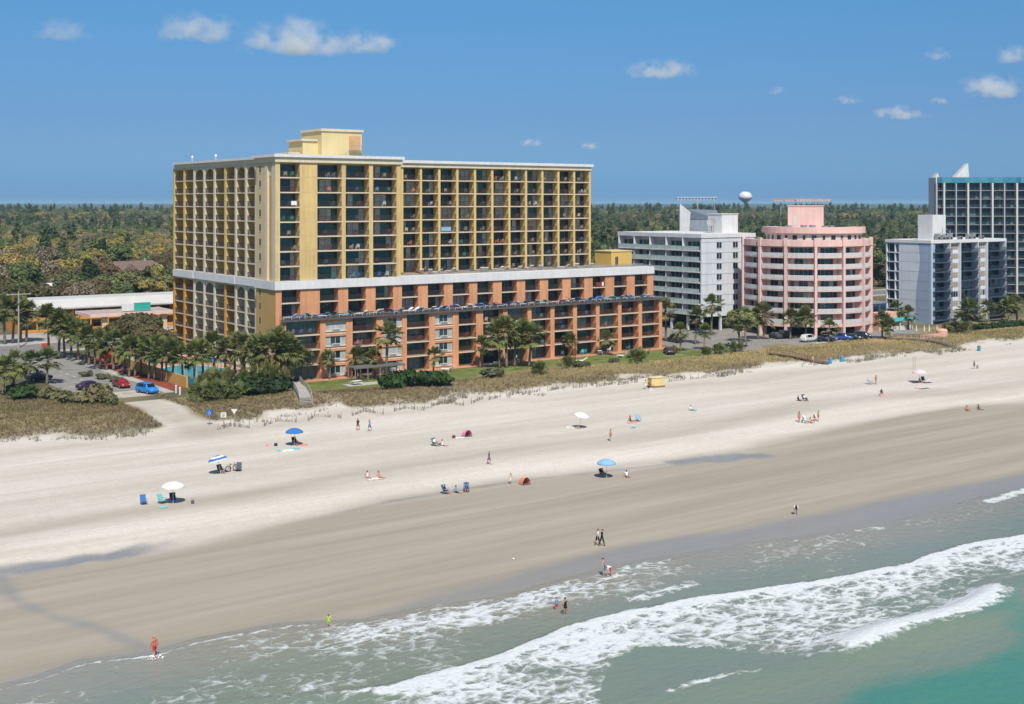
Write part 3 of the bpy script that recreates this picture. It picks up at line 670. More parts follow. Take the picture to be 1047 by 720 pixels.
def panel_mesh(w, col, h=1.0, tag_=''):
    key = ('panel', round(w, 1), tag_)
    if key not in CACHE:
        w = round(w, 1); b = MB(); b.box(-w / 2, w / 2, 0, .05, .06, h); b.box(-w / 2, w / 2, -.02, .07, h, h + .06, 1)
        for i in range(1, 5): x = -w / 2 + w * i / 5; b.box(x - .03, x + .03, -.015, 0, .06, h, 1)
        CACHE[key] = b.mesh('railing', [col, WHITE])
    return CACHE[key]
def door_mesh(w, h, var, glass=GLASS, frame=FRAME, tag_='', curt=CURT):
    key = ('door', round(w, 1), round(h, 1), var, tag_)
    if key not in CACHE:
        w = round(w, 1); b = MB(); n = 4 if w > 3.4 else 3 if w > 2.2 else 2; fw = .07
        b.box(-w / 2, w / 2, -.02, .05, 0, .08, 1); b.box(-w / 2, w / 2, -.02, .05, h - .08, h, 1)
        for i in range(n + 1):
            x = -w / 2 + (w - fw) * i / n; b.box(x, x + fw, -.03, .05, .08, h - .08, 1)
        pat = [(0,) * n, (0,) * (n - 1) + (2,), (2,) + (0,) * (n - 1), (0, 2, 2, 0)[:n], (2,) * n, (0, 2) + (0,) * (n - 2), (0,) * n, (2,) + (0,) * (n - 2) + (2,)][var]
        for i in range(n):
            x = -w / 2 + (w - fw) * i / n; b.box(x + fw, x + (w - fw) / n, 0, .03, .08, h - .08, pat[i] if i < len(pat) else 0)
        CACHE[key] = b.mesh('sliding_door', [glass, frame, curt])
    return CACHE[key]
def scatter_parts(items, parent, limit=100):
    """items: (name, mesh, location, turn). The largest in view become parts, the rest of each kind one further part"""
    by = {}
    for it in items: by.setdefault(it[0], []).append(it)
    for name, L_ in by.items():
        L_.sort(key=lambda q: depth(q[2][0], q[2][1]))
        for n_, me, loc, rz in L_[:limit]:
            o = link(name, me, parent, Vector(loc) - parent.location); o.rotation_euler = (0, 0, rz)
        rest = L_[limit:]
        if rest:
            V = []; Fc = []; MI = []; ml = []; o0 = 0
            for n_, me, loc, rz in rest:
                M = Matrix.Translation(Vector(loc) - parent.location) @ Matrix.Rotation(rz, 4, 'Z'); idx = []
                for m in me.materials:
                    if m not in ml: ml.append(m)
                    idx.append(ml.index(m))
                V += [tuple(M @ v.co) for v in me.vertices]; Fc += [tuple(i + o0 for i in p.vertices) for p in me.polygons]; MI += [idx[p.material_index] for p in me.polygons]; o0 = len(V)
            b = MB(); b.v, b.f, b.m = V, Fc, MI; o = b.build(name, ml, parent, (0, 0, 0)); o['kind'] = 'stuff'
def rv(): return random.choices(range(7), [6, 3, 2, 2, 1.5, 2, 4])[0]

# ------------------------------------------------------------------ the tall yellow hotel with its orange podium
S0, T1, T2, T3 = 98.4, 213.0, 206.0, 225.0
HB = (S0, T1, GZ)
hotel = thing('beach_hotel', 'tall yellow and orange L shaped beach hotel with white band and stepped podium', 'hotel', HB)
ZR, ZB0, ZB1, ZD = 42.5, 18.7, 20.3, 13.7
items = []; cream = Each('cream_trim', CREAM)
wall = MB(); low = MB(); slab = MB(); trim = MB(); side = MB(); sidel = MB(); tan = MB(); buff = MB(); ochre = MB()
FT1 = Face('t', T1); FT3 = Face('t', T3); FT2 = Face('t', T2); FS = Face('s', S0 + 1.2); FSC = Face('s', S0)
BLK = 125.2; WEND = on_t(603, T3); TE = 268.0; MEND = on_t(668, T1)
NF = 8; FH = (ZR - ZB1) / NF
BAYS1 = [(285.5, 306.5), (324.5, 349.5), (353.5, 377.5), (381.5, 405.5)]
b1 = [(on_t(a, T1), on_t(c, T1)) for a, c in BAYS1]
# bodies behind the balcony recesses
wall.box(S0 + 3.4, BLK - .3, T1 + 2.0, TE - .4, ZB1, ZR)                          # corner block and left wing
wall.box(BLK - .35, WEND - .15, T3 + 2.0, T3 + 14, ZB1 - .3, ZR - .05)
low.box(S0 + 3.2, MEND - .2, T1 + 1.8, T1 + 24, GZ, ZB0 + .3)
sidel.box(S0 + 3.2, S0 + 22, T1 + 24.1, TE - .5, GZ, ZB0 + .3)
def floor_slab(face, a0, a1, d0, d1, z0, z1):
    b = MB(); face.box(b, a0, a1, d0, d1, z0, z1); b.build('floor_slab', SLAB, hotel)
def pier(face, a0, a1, d0, d1, z0, z1, m, name='pier'):
    b = MB(); face.box(b, a0, a1, d0, d1, z0, z1); b.build(name, m, hotel)
# corner block, upper
for i in range(1, NF):
    floor_slab(FT1, b1[0][0] - .1, b1[0][1] + .1, .03, 2.05, ZB1 + i * FH - .22, ZB1 + i * FH); floor_slab(FT1, b1[1][0] - .1, b1[3][1] + .1, .03, 2.05, ZB1 + i * FH - .22, ZB1 + i * FH)
edges = [S0 + .02] + [x for p in b1 for x in p] + [BLK]
for a, c in zip(edges[0::2], edges[1::2]): FT1.box(wall, a, c, 0, 2.1, ZB1, ZR + .02)
for a, c in b1:
    for i in range(NF):
        z = ZB1 + i * FH; m = (a + c) / 2; w = c - a
        items.append(('sliding_door', door_mesh(w - .1, FH - .35, rv(), random.choice([GLASS, GLASS, GLASS2])), FT1.pt(m, 1.95, z + .02), 0)); items.append(('railing', rail_mesh(w - .05), FT1.pt(m, .08, z), 0))
JOINT = mat('wall_joint', (.50, .355, .15), .9, .1, .5)
for i in range(1, NF): b = MB(); FT1.box(b, b1[0][1] + .05, b1[1][0] - .05, -.012, .0, ZB1 + i * FH - .05, ZB1 + i * FH); b.build('wall_joint', JOINT, hotel)
# long wing, upper
NB = 12; bw = (WEND - 128.0) / NB; e0 = [128.0 + i * bw for i in range(NB + 1)]
for i, x in enumerate(e0): pier(FT3, x - .27, x + .27, 0 if i < NB else -.05, 2.1, ZB1, ZR - .02, Y_SIDE)
for i in range(1, NF): floor_slab(FT3, e0[0], e0[-1], .04, 2.05, ZB1 + i * FH - .2, ZB1 + i * FH)
FT3.box(wall, BLK - .3, 127.7, .04, 2.1, ZB1, ZR - .03)
for j in range(NB):
    a, c = e0[j] + .27, e0[j + 1] - .27; m = (a + c) / 2
    for i in range(NF):
        z = ZB1 + i * FH
        items.append(('sliding_door', door_mesh(c - a - .7, FH - .35, rv(), random.choice([GLASS, GLASS, GLASS2])), FT3.pt(m + .3, 1.95, z + .02), 0)); items.append(('railing', rail_mesh(c - a), FT3.pt(m, .08, z), 0))
# roof edge
for (a0, a1, d0, d1, zz) in ((S0 - .5, BLK + .5, T1 - .6, TE - 40, ZR),):
    cream.box(S0 - .25, BLK + .25, T1 - .3, T1 + 9.3, ZR, ZR + .95); trim.box(S0 - .6, BLK + .55, T1 - .65, T1 + 9.6, ZR + .95, ZR + 1.5)
cream.box(S0 + .95, S0 + 18, T1 + 9.35, TE - .1, ZR - .05, ZR + .8); trim.box(S0 + .6, S0 + 18.3, T1 + 9.65, TE + .2, ZR + .8, ZR + 1.3)
cream.box(BLK + .3, WEND + .25, T3 - .3, T3 + 14.3, ZR - .1, ZR + .75); trim.box(BLK + .6, WEND + .6, T3 - .65, T3 + 14.6, ZR + .75, ZR + 1.35)
# corner end wall of the left wing (slits, tan recess, pilaster)
tn0, tn1 = T1, on_s(262, S0)
def ty(px): return on_s(px, S0)
buff.box(S0 + .02, S0 + .85, ty(271), tn1, ZB1, ZR); wall.box(S0 + .86, S0 + 3.41, T1 + 2.02, tn1, ZB1, ZR - .04); tan.box(S0 + .86, S0 + 3.3, T1 + 2.02, tn1, GZ, ZB0 - .02)
tan.box(S0 + .35, S0 + .85, ty(278.6), ty(273.4) - .02, ZB1, ZR - 2.6); cream.box(S0 + .30, S0 + .85, ty(278.6), ty(273.4), ZR - 2.6, ZR - .02)
cream.box(S0 - .06, S0 + .84, ty(273.4), ty(271) - .01, ZB1, ZR - .02); cream.box(S0 - .05, S0 + .84, T1 + .01, ty(278.6) - .01, ZB1, ZR - .02)
tan.box(S0 - .03, S0 + .84, T1 + .03, tn1, GZ, ZB0)
for k_, zz in enumerate([ZB1 + (i + .35) * FH for i in range(8)] + [GZ + 1.2 + i * 2.7 for i in range(6)]):
    b = MB(); b.box(S0 - .045, S0 + .1, ty(266.6), ty(265.4), zz, zz + 1.25); b.box(S0 - .075, S0 - .04, ty(266.8), ty(265.2), zz - .12, zz, 1)
    b.build('slit_window', [GLASS, CREAM], hotel)
# left wing balcony bays
posts = [on_s(px, S0 + 1.2) for px in (262, 251.7, 241.3, 230.5, 219.5, 209, 198.8, 188.6, 178.2)]
pw = .42; arch = MB()
whitepost = (0, 1, 2, 4, 5, 6)
for i, t in enumerate(posts):
    pier(FS, t - pw + .02, t + pw - .02, .3, 2.3, ZB1, ZR - .06, Y_SIDE, 'partition'); pier(FS, t - pw, t + pw, -.12, .3, ZB1, ZR - .06, CREAM if i in whitepost else Y_SIDE); pier(FS, t - pw, t + pw, -.12, 2.1, GZ, ZB0, CREAM if i in whitepost else O_OCHRE)
NL = 6; FHL = (ZB0 - GZ) / NL
for (n, z0, h) in ((NF, ZB1, FH), (NL, GZ, FHL)):
    for i in range(1, n): floor_slab(FS, posts[0], posts[-1], -.02, 2.05, z0 + i * h - .2, z0 + i * h)
for j in range(8):
    a, c = posts[j] + pw, posts[j + 1] - pw; m = (a + c) / 2; w = c - a
    for (n, z0, h, wl_) in ((NF, ZB1, FH, wall), (NL, GZ, FHL, sidel)):
        for i in range(n):
            z = z0 + i * h
            if not (z0 == GZ and i == 0):
                items.append(('railing', rail_mesh(w), FS.pt(m, .05, z), R(-90)))
            items.append(('sliding_door', door_mesh(w * .62, h - .5, rv()), FS.pt(m - w * .12, 2.1 if z0 > GZ else 1.95, z + .02), R(-90)))
    if j in (0, 1, 5, 6) or j in (0, 1):
        pass
    if j in (0, 1, 4, 5):
        for zt in (ZR - .06, ZB0 - .01):
            arch = MB(); n = 9; rz_ = min(1.5, w / 2); zb = zt - rz_ - .45
            loop = [FS.pt(a, .02, zt), FS.pt(a, .02, zb)] + [FS.pt(m - w / 2 * math.cos(math.pi * q / n), .02, zb + rz_ * math.sin(math.pi * q / n)) for q in range(1, n)] + [FS.pt(c, .02, zb), FS.pt(c, .02, zt)]
            half = len(loop)
            # spandrel as a strip of quads between the arch and the head
            pts = [FS.pt(m - w / 2 * math.cos(math.pi * q / n), .02, zb + rz_ * math.sin(math.pi * q / n)) for q in range(n + 1)]
            for p, q in zip(pts[:-1], pts[1:]):
                arch.extrude([p, q, (q[0], q[1], zt), (p[0], p[1], zt)], (.25, 0, 0))
            arch.build('arch_head', CREAM, hotel)
    elif True:
        for zt in (ZR - .06, ZB0 - .01): FS.box(cream, a, c, .03, .25, zt - .35, zt)
# white belt
trim.box(S0 - .35, MEND, T1 - .35, T1 + 2.6, ZB0, ZB1 - .02)
trim.box(S0 - .30, S0 + 3.6, T1 + 2.62, tn1 + .3, ZB0 + .01, ZB1 - .03)
for j in range(4): trim.box(S0 + .75 - .1 * (j % 2), S0 + 3.5, (posts[0] if j == 0 else posts[2 * j] - pw) - .0, posts[2 * j + 2] - pw - .02 if j < 3 else TE + .1, ZB0 + .02, ZB1 - .04 - .02 * j)
# terrace on the belt
deck = MB(); deck.box(S0 + 27.2, MEND - .05, T1 + 2.62, T3 + 2, ZB1 - .4, ZB1 - .25); deck.box(WEND - 20, MEND - .4, T3 + 14.1, T3 + 15, ZB0, ZB1 - .3)
deck.box(WEND - .1, MEND - .06, T3 + 2.02, T3 + 14, ZB1 - .42, ZB1 - .26)
# middle block, two floors under the belt
mid_px = [(288, 307), (327, 346), (356, 374), (384, 402), (411, 427.5), (437.5, 454), (463, 480), (488, 504), (513, 528.5), (537, 552), (560.5, 575), (583.5, 597.5), (606, 619), (628, 641), (649, 662)]
mb = [(on_t(a, T1), on_t(c, T1)) for a, c in mid_px]; edges = [S0] + [x for p in mb for x in p] + [MEND]
for a, c in zip(edges[0::2], edges[1::2]): FT1.box(low, a + .001, c, 0 if a > S0 + .1 else .02, 1.9, ZD - 3, ZB0)
floor_slab(FT1, mb[0][0], mb[-1][1], .03, 1.85, ZD + (ZB0 - ZD) / 2 - .2, ZD + (ZB0 - ZD) / 2)
for a, c in mb:
    m = (a + c) / 2; w = c - a; h = (ZB0 - ZD) / 2
    for i in range(2):
        items.append(('sliding_door', door_mesh(w - .1, h - .3, rv(), random.choice([GLASS, GLASS2])), FT1.pt(m, 1.75, ZD + i * h + .02), 0))
    items.append(('railing', rail_mesh(w - .05), FT1.pt(m, .08, ZD + h), 0))
# podium, four floors
PS0, PS1 = on_t(291, T2), on_t(677, T2); ph = (ZD - .15 - GZ) / 4
pod = [(292.5, 327.5, 0), (333, 354, 1), (360.5, 385, 0), (391.5, 411.5, 1), (416, 439, 0), (445, 463, 1), (469, 487, 0), (494, 514.5, 0), (519, 539.5, 0), (543.5, 563, 0), (567, 586, 0), (590, 609.5, 0), (613, 632, 0), (635.5, 653, 0), (656.5, 674, 0)]
pb = [(on_t(a, T2), on_t(c, T2), k_) for a, c, k_ in pod]
edges = [PS0] + [x for p in pb for x in p[:2]] + [PS1]
for a, c in zip(edges[0::2], edges[1::2]): FT2.box(low, a, c, 0, 2.0, GZ, ZD - .3)
low.prism([(PS0 + .02, T2 + 1.9), (PS1 - .02, T2 + 1.9), (PS1 - .02, T1 + 1.0), (S0 + 2.2, T1 + 1.0)], GZ, ZD - .32)
for i in range(1, 4): floor_slab(FT2, pb[0][0], pb[-1][1], .03, 1.95, GZ + i * ph - .2, GZ + i * ph)
for a, c, win in pb:
    m = (a + c) / 2; w = c - a
    for i in range(4):
        z = GZ + i * ph
        if win:
            FT2.box(low, a, c, .06, 1.9, z + ph - .55, z + ph - (.01 if i < 3 else .16)); FT2.box(low, a, c, .06, 1.9, z, z + .40)
            items.append(('window', door_mesh(w - .06, ph - .95, random.choice([7, 7, 7, 4, 7]), GLASS, OFFW, 'win'), FT2.pt(m, .30, z + .40), 0))
            b = MB(); FT2.box(b, a - .1, c + .1, -.08, .06, z + .28, z + .40); b.build('window_sill', OFFW, hotel)
            b = MB(); FT2.box(b, m - .8, m + .8, -.14, .28, z + .42, z + .80); FT2.box(b, m - .7, m + .7, -.16, -.14, z + .47, z + .75, 1); b.build('air_conditioner', [OFFW, METAL], hotel)
        else:
            items.append(('sliding_door', door_mesh(w - .1, ph - .3, rv(), random.choice([GLASS, GLASS2]), curt=CURT2, tag_='p'), FT2.pt(m + .1, 1.85, z + .02), 0))
            if i: items.append(('railing', rail_mesh(w - .05, mat('rust_railing', (.10, .045, .03), .6, .1), tag_='rust'), FT2.pt(m, .08, z), 0))
deck2 = MB(); deck2.prism([(PS0 - 1.0, T2 - .5), (PS1 + .6, T2 - .5), (PS1 + .6, T1 + .3), (S0 + 1.9, T1 + .3), (S0 + 1.4, T1 - .04)], ZD - .3, ZD - .02)
wall.build('tower_wall', Y_WALL, hotel); low.build('orange_wall', O_WALL, hotel); trim.build('white_belt', WHITE, hotel)
sidel.build('lower_wing_wall', O_OCHRE, hotel); tan.build('tan_wall', TAN, hotel); buff.build('buff_wall', BUFF, hotel)
deck.build('upper_terrace', DECK, hotel); deck2.build('podium_deck', mat('deck_edge', (.10, .095, .095), .8, .15), hotel)
b = MB()
for k_ in range(26):
    x0 = PS0 - 1.1 + (PS1 - PS0 + 1.5) * k_ / 26; x1 = PS0 - 1.1 + (PS1 - PS0 + 1.5) * (k_ + 1) / 26; mm = rail_mesh(x1 - x0, RAIL, .8, .5, 'open'); items.append(('deck_railing', mm, ((x0 + x1) / 2, T2 - .42, ZD - .02), 0))
for k_ in range(13):
    x0 = 133 + (MEND - 133.5) * k_ / 13; x1 = 133 + (MEND - 133.5) * (k_ + 1) / 13; items.append(('deck_railing', rail_mesh(x1 - x0, METAL, .9, .3, 'thin'), ((x0 + x1) / 2, T1 + 3.0, ZB1 - .25), 0))
scatter_parts(items, hotel)
pent = MB(); pp = on_t(307, T1 + 5), on_t(371, T1 + 5)
ph0, ph1 = ZR + 1.2, 49.2
s_a, s_m, s_b = on_t(310, T1 + 10), on_t(329, T1 + 10), on_t(370, T1 + 10)
pent.box(s_m, s_b, T1 + 10, T1 + 19, ph0, ph1); pent.box(s_m - 3.4, s_m - .02, T1 + 11.5, T1 + 18, ph0, ph1 - 2.0, 0); pent.box(s_m - 6.2, s_m - 3.42, T1 + 12, T1 + 17, ph0, ph1 - 4.6, 0)
pent.box(s_m - .25, s_b + .25, T1 + 9.75, T1 + 19.2, ph1, ph1 + .5, 1); pent.box(s_m - 3.8, s_m - .27, T1 + 11.2, T1 + 18.2, ph1 - 2.0, ph1 - 1.6, 1); pent.box(s_m - 6.4, s_m - 3.84, T1 + 11.8, T1 + 17.2, ph1 - 4.6, ph1 - 4.3, 1)
po = pent.build('penthouse', [Y_PALE, CREAM], hotel)
b = MB(); b.box(s_b - 2.9, s_b - .4, T1 + 9.9, T1 + 10.05, ph1 - 3.6, ph1 - .8); b.build('terracotta_panel', mat('faded_orange', (.58, .33, .16), .8), po, HB)
b = MB(); b.box(s_b - 3.1, s_b - .2, T1 + 8.6, T1 + 9.95, ph1 - 3.95, ph1 - 3.75)
for i in range(6): b.box(s_b - 3.1 + i * .56, s_b - 3.04 + i * .56, T1 + 8.6, T1 + 8.66, ph1 - 3.75, ph1 - 2.8)
b.box(s_b - 3.1, s_b - .2, T1 + 8.6, T1 + 8.66, ph1 - 2.8, ph1 - 2.72)
for q in range(2): b.tube([(s_b - 3.1 - q * .5, T1 + 8.8, ph1 - 3.8), (s_b - 5.2 - q * .5, T1 + 8.8, ph0)], .05, 5)
b.build('fire_stair', METAL, po, HB)
stairh = MB(); sx = on_t(625, T1 + 12), on_t(646, T1 + 12); stairh.box(sx[0], sx[1], T1 + 12, T1 + 18, ZB1 - .3, ZB1 + 3.0); stairh.box(sx[0] - .15, sx[1] + .15, T1 + 11.85, T1 + 18.1, ZB1 + 3, ZB1 + 3.25, 1)
so_ = stairh.build('stair_head', [mat('stair_yellow', (.66, .44, .12), .85, .06, .3, streak=.1), Y_PALE], hotel)
b = MB(); b.box(sx[0] + 1.2, sx[0] + 2.1, T1 + 11.94, T1 + 12.05, ZB1 - .25, ZB1 + 1.85); b.build('door', FRAME, so_, HB)
for x, y in ((S0 + 4, TE - 3), (S0 + 5, TE - 14)):
    b = MB(); b.tube([(x, y, ZR + 1.2), (x, y, ZR + 2.4)], .06, 6); b.blob((x, y, ZR + 2.5), (.3, .3, .35), 8); b.build('roof_vent', WHITE, hotel)

# ------------------------------------------------------------------ generic far block with balcony bays
def block_items(face, bays, z0, n, fh, depth_, slabm, rail, doorkw, slabw=.2, jut=0):
    its = []
    for a, c in bays:
        m = (a + c) / 2; w = c - a
        for i in range(n):
            z = z0 + i * fh
            face.box(slabm, a, c, -jut, depth_, z - slabw, z)
            its.append(('railing', rail(w), face.pt(m, .08 - jut, z), face.rot()))
            its.append(('sliding_door', door_mesh(w - .2, fh - .4, rv(), **doorkw), face.pt(m, depth_ - .08, z + .02), face.rot()))
    return its
# white hotel
BS, BT = on_t(717, 224.7), 224.7; BS1 = BS + 19; BT1 = on_s(632.5, BS)
wh = thing('white_hotel', 'plain white mid rise hotel with pale green glass balconies on its left side', 'hotel', (BS, BT, GZ))
GREENG = mat('green_glass_rail', (.44, .53, .50), .3, .12, .6, 0, .5); GREYW = mat('cool_white_wall', (.60, .62, .64), .85, .05, .3, streak=.12)
w_ = MB(); n = 7; fh = 2.67; z0 = GZ + 4.3; zt = z0 + n * fh + .5
w_.box(BS + 1.6, BS1, BT + .06, BT1, z0 - .6, zt); w_.box(BS + 1.61, BS1 - .01, BT, BT + 2.2, z0 - .61, zt + .01); w_.box(BS, BS1 - .012, BT - .02, BT + .3, z0 - .612, zt + .008)
for x in (BS + .5, BS + 7, BS + 13, BS1 - 1): w_.box(x, x + .5, BT + .3, BT + .9, GZ, z0 - .6)
for y in range(5): w_.box(BS + .3, BS + .8, BT + 5 + y * 6, BT + 5.6 + y * 6, GZ, z0 - .6)
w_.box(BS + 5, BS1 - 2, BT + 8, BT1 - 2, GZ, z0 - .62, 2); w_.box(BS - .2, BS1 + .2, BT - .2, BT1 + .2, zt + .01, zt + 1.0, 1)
for i in range(1, n + 1): w_.box(BS + .02, BS1 - .02, BT - .05, BT, z0 - .62 + i * fh, z0 - .55 + i * fh, 3)
w_.build('wall', [GREYW, WHITE, DARKV, METAL], wh)
FW = Face('s', BS + .0); nb = 5; bays = [(BT + .4 + i * (BT1 - BT - .6) / nb, BT + .4 + (i + 1) * (BT1 - BT - .6) / nb - .15) for i in range(nb)]
sl = MB(); its = block_items(FW, bays, z0, n, fh, 1.65, sl, lambda w: panel_mesh(w, GREENG, 1.0, 'green'), dict(glass=GLASS2, frame=OFFW, tag_='w', curt=CURT), jut=.5)
scatter_parts(its, wh)
for a, c in bays: b = MB(); FW.box(b, c + .01, c + .14, -.3, 1.66, z0 - .2, zt - .02); b.build('partition', WHITE, wh)
for i in range(n): b = MB(); FW.box(b, bays[0][0], bays[-1][1], -.5, 1.65, z0 + i * fh - .2, z0 + i * fh); b.build('balcony_slab', WHITE, wh)
for i in range(n):
    for px in (735.2, 751.8):
        s_ = on_t(px, BT); b = MB(); b.box(s_ - .85, s_ + .85, BT - .04, BT + .1, z0 + i * fh + .55, z0 + i * fh + 2.0, 0); b.box(s_ - .04, s_ + .04, BT - .06, BT - .04, z0 + i * fh + .55, z0 + i * fh + 2.0, 1); b.box(s_ - 1, s_ + 1, BT - .1, BT - .0, z0 + i * fh + .43, z0 + i * fh + .55, 1)
        b.build('window', [GLASS, WHITE], wh)
b = MB(); px0, px1 = on_t(738, BT + 5), on_t(754.5, BT + 5); yb_ = on_s(724, px0); b.box(px0, px1, BT + 5, yb_, zt + .9, 31.9); b.box(px0 - .15, px1 + .15, BT + 4.85, yb_ + .15, 31.9, 32.1, 0); b.build('lift_house', [WHITE], wh)
b = MB(); c_ = Vector((px0 - 1.9, BT + 7.0, 29.9)); ax = Vector((-.75, -.55, .45)).normalized(); u_ = ax.orthogonal().normalized(); v_ = ax.cross(u_)
rings = [[c_ - ax * (.35 * (1 - (r / 1.15) ** 2)) + (u_ * math.cos(t) + v_ * math.sin(t)) * r for t in [2 * math.pi * k / 18 for k in range(18)]] for r in (.05, .4, .8, 1.15)]
for r0, r1 in zip(rings[:-1], rings[1:]):
    for k_ in range(18): b.add([r0[k_], r0[(k_ + 1) % 18], r1[(k_ + 1) % 18], r1[k_]], [(0, 1, 2, 3)])
b.tube([c_ - ax * .5, c_ - ax * .8 - Vector((0, 0, 1.2)), (c_.x + .3, c_.y + .4, zt + .9)], .12, 6)
for d_ in (-.9, .9): b.tube([c_ - ax * .4 + u_ * d_, (c_.x + d_, c_.y - .3, zt + .95)], .07, 5)
b.build('satellite_dish', mat('dish_grey', (.30, .30, .31), .6), wh)

# pink hotel, half round
PINK = mat('pink_stucco', (.73, .49, .435), .85, .06, .3, streak=.10); PINKL = mat('pale_pink_stucco', (.75, .545, .49), .85, .05, .3, streak=.08)
PC = (243.0, 212.7); PR = 16.2
pk = thing('pink_hotel', 'half round pink hotel with curved white balconies and a pink lift house on top', 'hotel', (PC[0], PC[1], GZ))
a0 = math.atan2(-PC[1], -PC[0])            # towards the camera
def pc(th, r, z): return (PC[0] + r * math.cos(a0 + th), PC[1] + r * math.sin(a0 + th), z)
ths = [R(x) for x in (-66, -40.5, -15.5, 9.5, 34.5, 59.5, 85)]; zf = GZ + 3.1; nf = 7; ph_ = 2.68; zt = zf + nf * ph_
def ring(b, r0, r1, z0, z1, t0, t1, n=6, m=0):
    for i in range(n):
        q0, q1 = t0 + (t1 - t0) * i / n, t0 + (t1 - t0) * (i + 1) / n
        b.add([pc(q0, r0, z0), pc(q1, r0, z0), pc(q1, r1, z0), pc(q0, r1, z0), pc(q0, r0, z1), pc(q1, r0, z1), pc(q1, r1, z1), pc(q0, r1, z1)],
              [(0, 3, 2, 1), (4, 5, 6, 7), (0, 1, 5, 4), (2, 3, 7, 6)] + ([(3, 0, 4, 7)] if i == 0 else []) + ([(1, 2, 6, 5)] if i == n - 1 else []), m)
wl_ = MB(); core = [pc(R(x), PR - 2.0, 0)[:2] for x in range(-66, 106, 8)] + [pc(R(118), 15, 0)[:2], pc(R(150), 20, 0)[:2], pc(R(-150), 20, 0)[:2], pc(R(-112), 15, 0)[:2]]
wl_.prism(core, zf - .5, zt + .2, 1)
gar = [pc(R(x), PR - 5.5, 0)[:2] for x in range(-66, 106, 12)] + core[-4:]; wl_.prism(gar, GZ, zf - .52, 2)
ring(wl_, PR - 2.1, PR + .1, zf - .75, zf - .06, R(-67), R(106), 24); ring(wl_, PR - 2.1, PR + .12, zt - .1, zt + 1.45, R(-67), R(106), 24)
for t_ in ths:
    ring(wl_, PR - 2.1, PR + .45, GZ, zt - .12, t_ - R(1.05), t_ + R(1.05), 1); ring(wl_, PR - .3, PR + .5, zt - .1, zt + 1.9, t_ - R(1.5), t_ + R(1.5), 1)
PC_UP = (PC[0] + UT * 2.3, PC[1] - US * 2.3)
def pc(th, r, z, c=PC_UP): return (c[0] + r * math.cos(a0 + th), c[1] + r * math.sin(a0 + th), z)
UR = 12.6; zu = zt + .25
up = [pc(R(x), UR - .6, 0)[:2] for x in range(-90, 91, 10)]; wl_.prism(up, zu, zu + 2.7, 3); ring(wl_, UR - 3.5, UR + .15, zu + 2.7, zu + 4.2, R(-92), R(92), 24, 0)
wl_.prism([pc(R(x), UR - 1, 0)[:2] for x in range(-90, 91, 10)], zu + 2.8, zu + 3.1, 1)
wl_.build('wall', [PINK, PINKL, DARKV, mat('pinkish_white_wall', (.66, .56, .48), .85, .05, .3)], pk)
pc = pc0_ = (lambda th, r, z: (PC[0] + r * math.cos(a0 + th), PC[1] + r * math.sin(a0 + th), z))
sl = MB()
def curved(r, n, t0, t1, parts):
    pass
for i in range(nf):
    z = zf + i * ph_
    sl = MB(); ring(sl, PR - 2.05, PR + .02, z - .2, z, R(-66), R(104), 24); sl.build('balcony_slab', PINKL, pk)
    for j in range(0, len(ths)):
        t0, t1 = (R(-89) if j < 0 else ths[j] + R(1.7)), (ths[j + 1] - R(1.7) if j + 1 < len(ths) else R(104))
        rb = MB(); ring(rb, PR - .02, PR + .06, z + .92, z + 1.02, t0, t1, 5); ring(rb, PR - .01, PR + .05, z + .06, z + .12, t0, t1, 5)
        nn = max(4, int((t1 - t0) * PR / .22))
        for q in range(nn): tt = t0 + (t1 - t0) * (q + .5) / nn; ring(rb, PR - .0, PR + .05, z + .12, z + .92, tt - .0052, tt + .0052, 1)
        rb.build('railing', WHITE, pk)
        db = MB(); n_ = 5
        for q in range(n_):
            q0, q1 = t0 + (t1 - t0) * q / n_, t0 + (t1 - t0) * (q + 1) / n_
            ring(db, PR - 2.0, PR - 1.93, z + .05, z + ph_ - .5, q0 + .004, q1 - .004, 1, random.choice([0, 0, 0, 2, 1]) if 0 < q < 4 else random.choice([0, 3]))
        db.build('sliding_door', [GLASS, CURT, GLASS2, PINKL], pk)
pc_main = pc
pc = lambda th, r, z: (PC_UP[0] + r * math.cos(a0 + th), PC_UP[1] + r * math.sin(a0 + th), z)
for q in range(15):
    t_ = R(-78 + q * 11.2); b = MB(); wd = R(2.6) if q % 2 else R(1.4); ring(b, UR - .62, UR - .5, zu + (.2 if q % 2 else .8), zu + 2.2, t_ - wd, t_ + wd, 1); b.build('terrace_window', GLASS2 if q % 3 == 1 else GLASS, pk)
pc = pc_main
b = MB(); ring(b, PR - .35, PR - .2, zt + 1.45, zt + 1.5, R(-66), R(104), 20); b.build('parapet_cap', PINKL, pk)
ph_b = MB(); sA, sB = on_t(806, 214), on_t(842, 214); er = Vector((math.cos(a0), math.sin(a0), 0)); et = Vector((-er.y, er.x, 0)); pcn = Vector((PC_UP[0], PC_UP[1], 0)) - et * 1.9 - er * 2 + Vector((0, 0, (zu + 2.8 + 34) / 2)); hz_ = (34 - zu - 2.8) / 2; ph_b.obox(pcn, et * 4.4, er * 3.4, Vector((0, 0, hz_))); ph_b.obox(pcn + Vector((0, 0, hz_ + .11)), et * 4.55, er * 3.55, Vector((0, 0, .1)), 1); po = ph_b.build('lift_house', [PINK, PINKL], pk)
b = MB(); b.obox(pcn + er * 3.42 + et * -2.6 + Vector((0, 0, -.4)), et * .5, er * .05, Vector((0, 0, 1.2))); b.build('door', OFFW, po, (PC[0], PC[1], GZ))
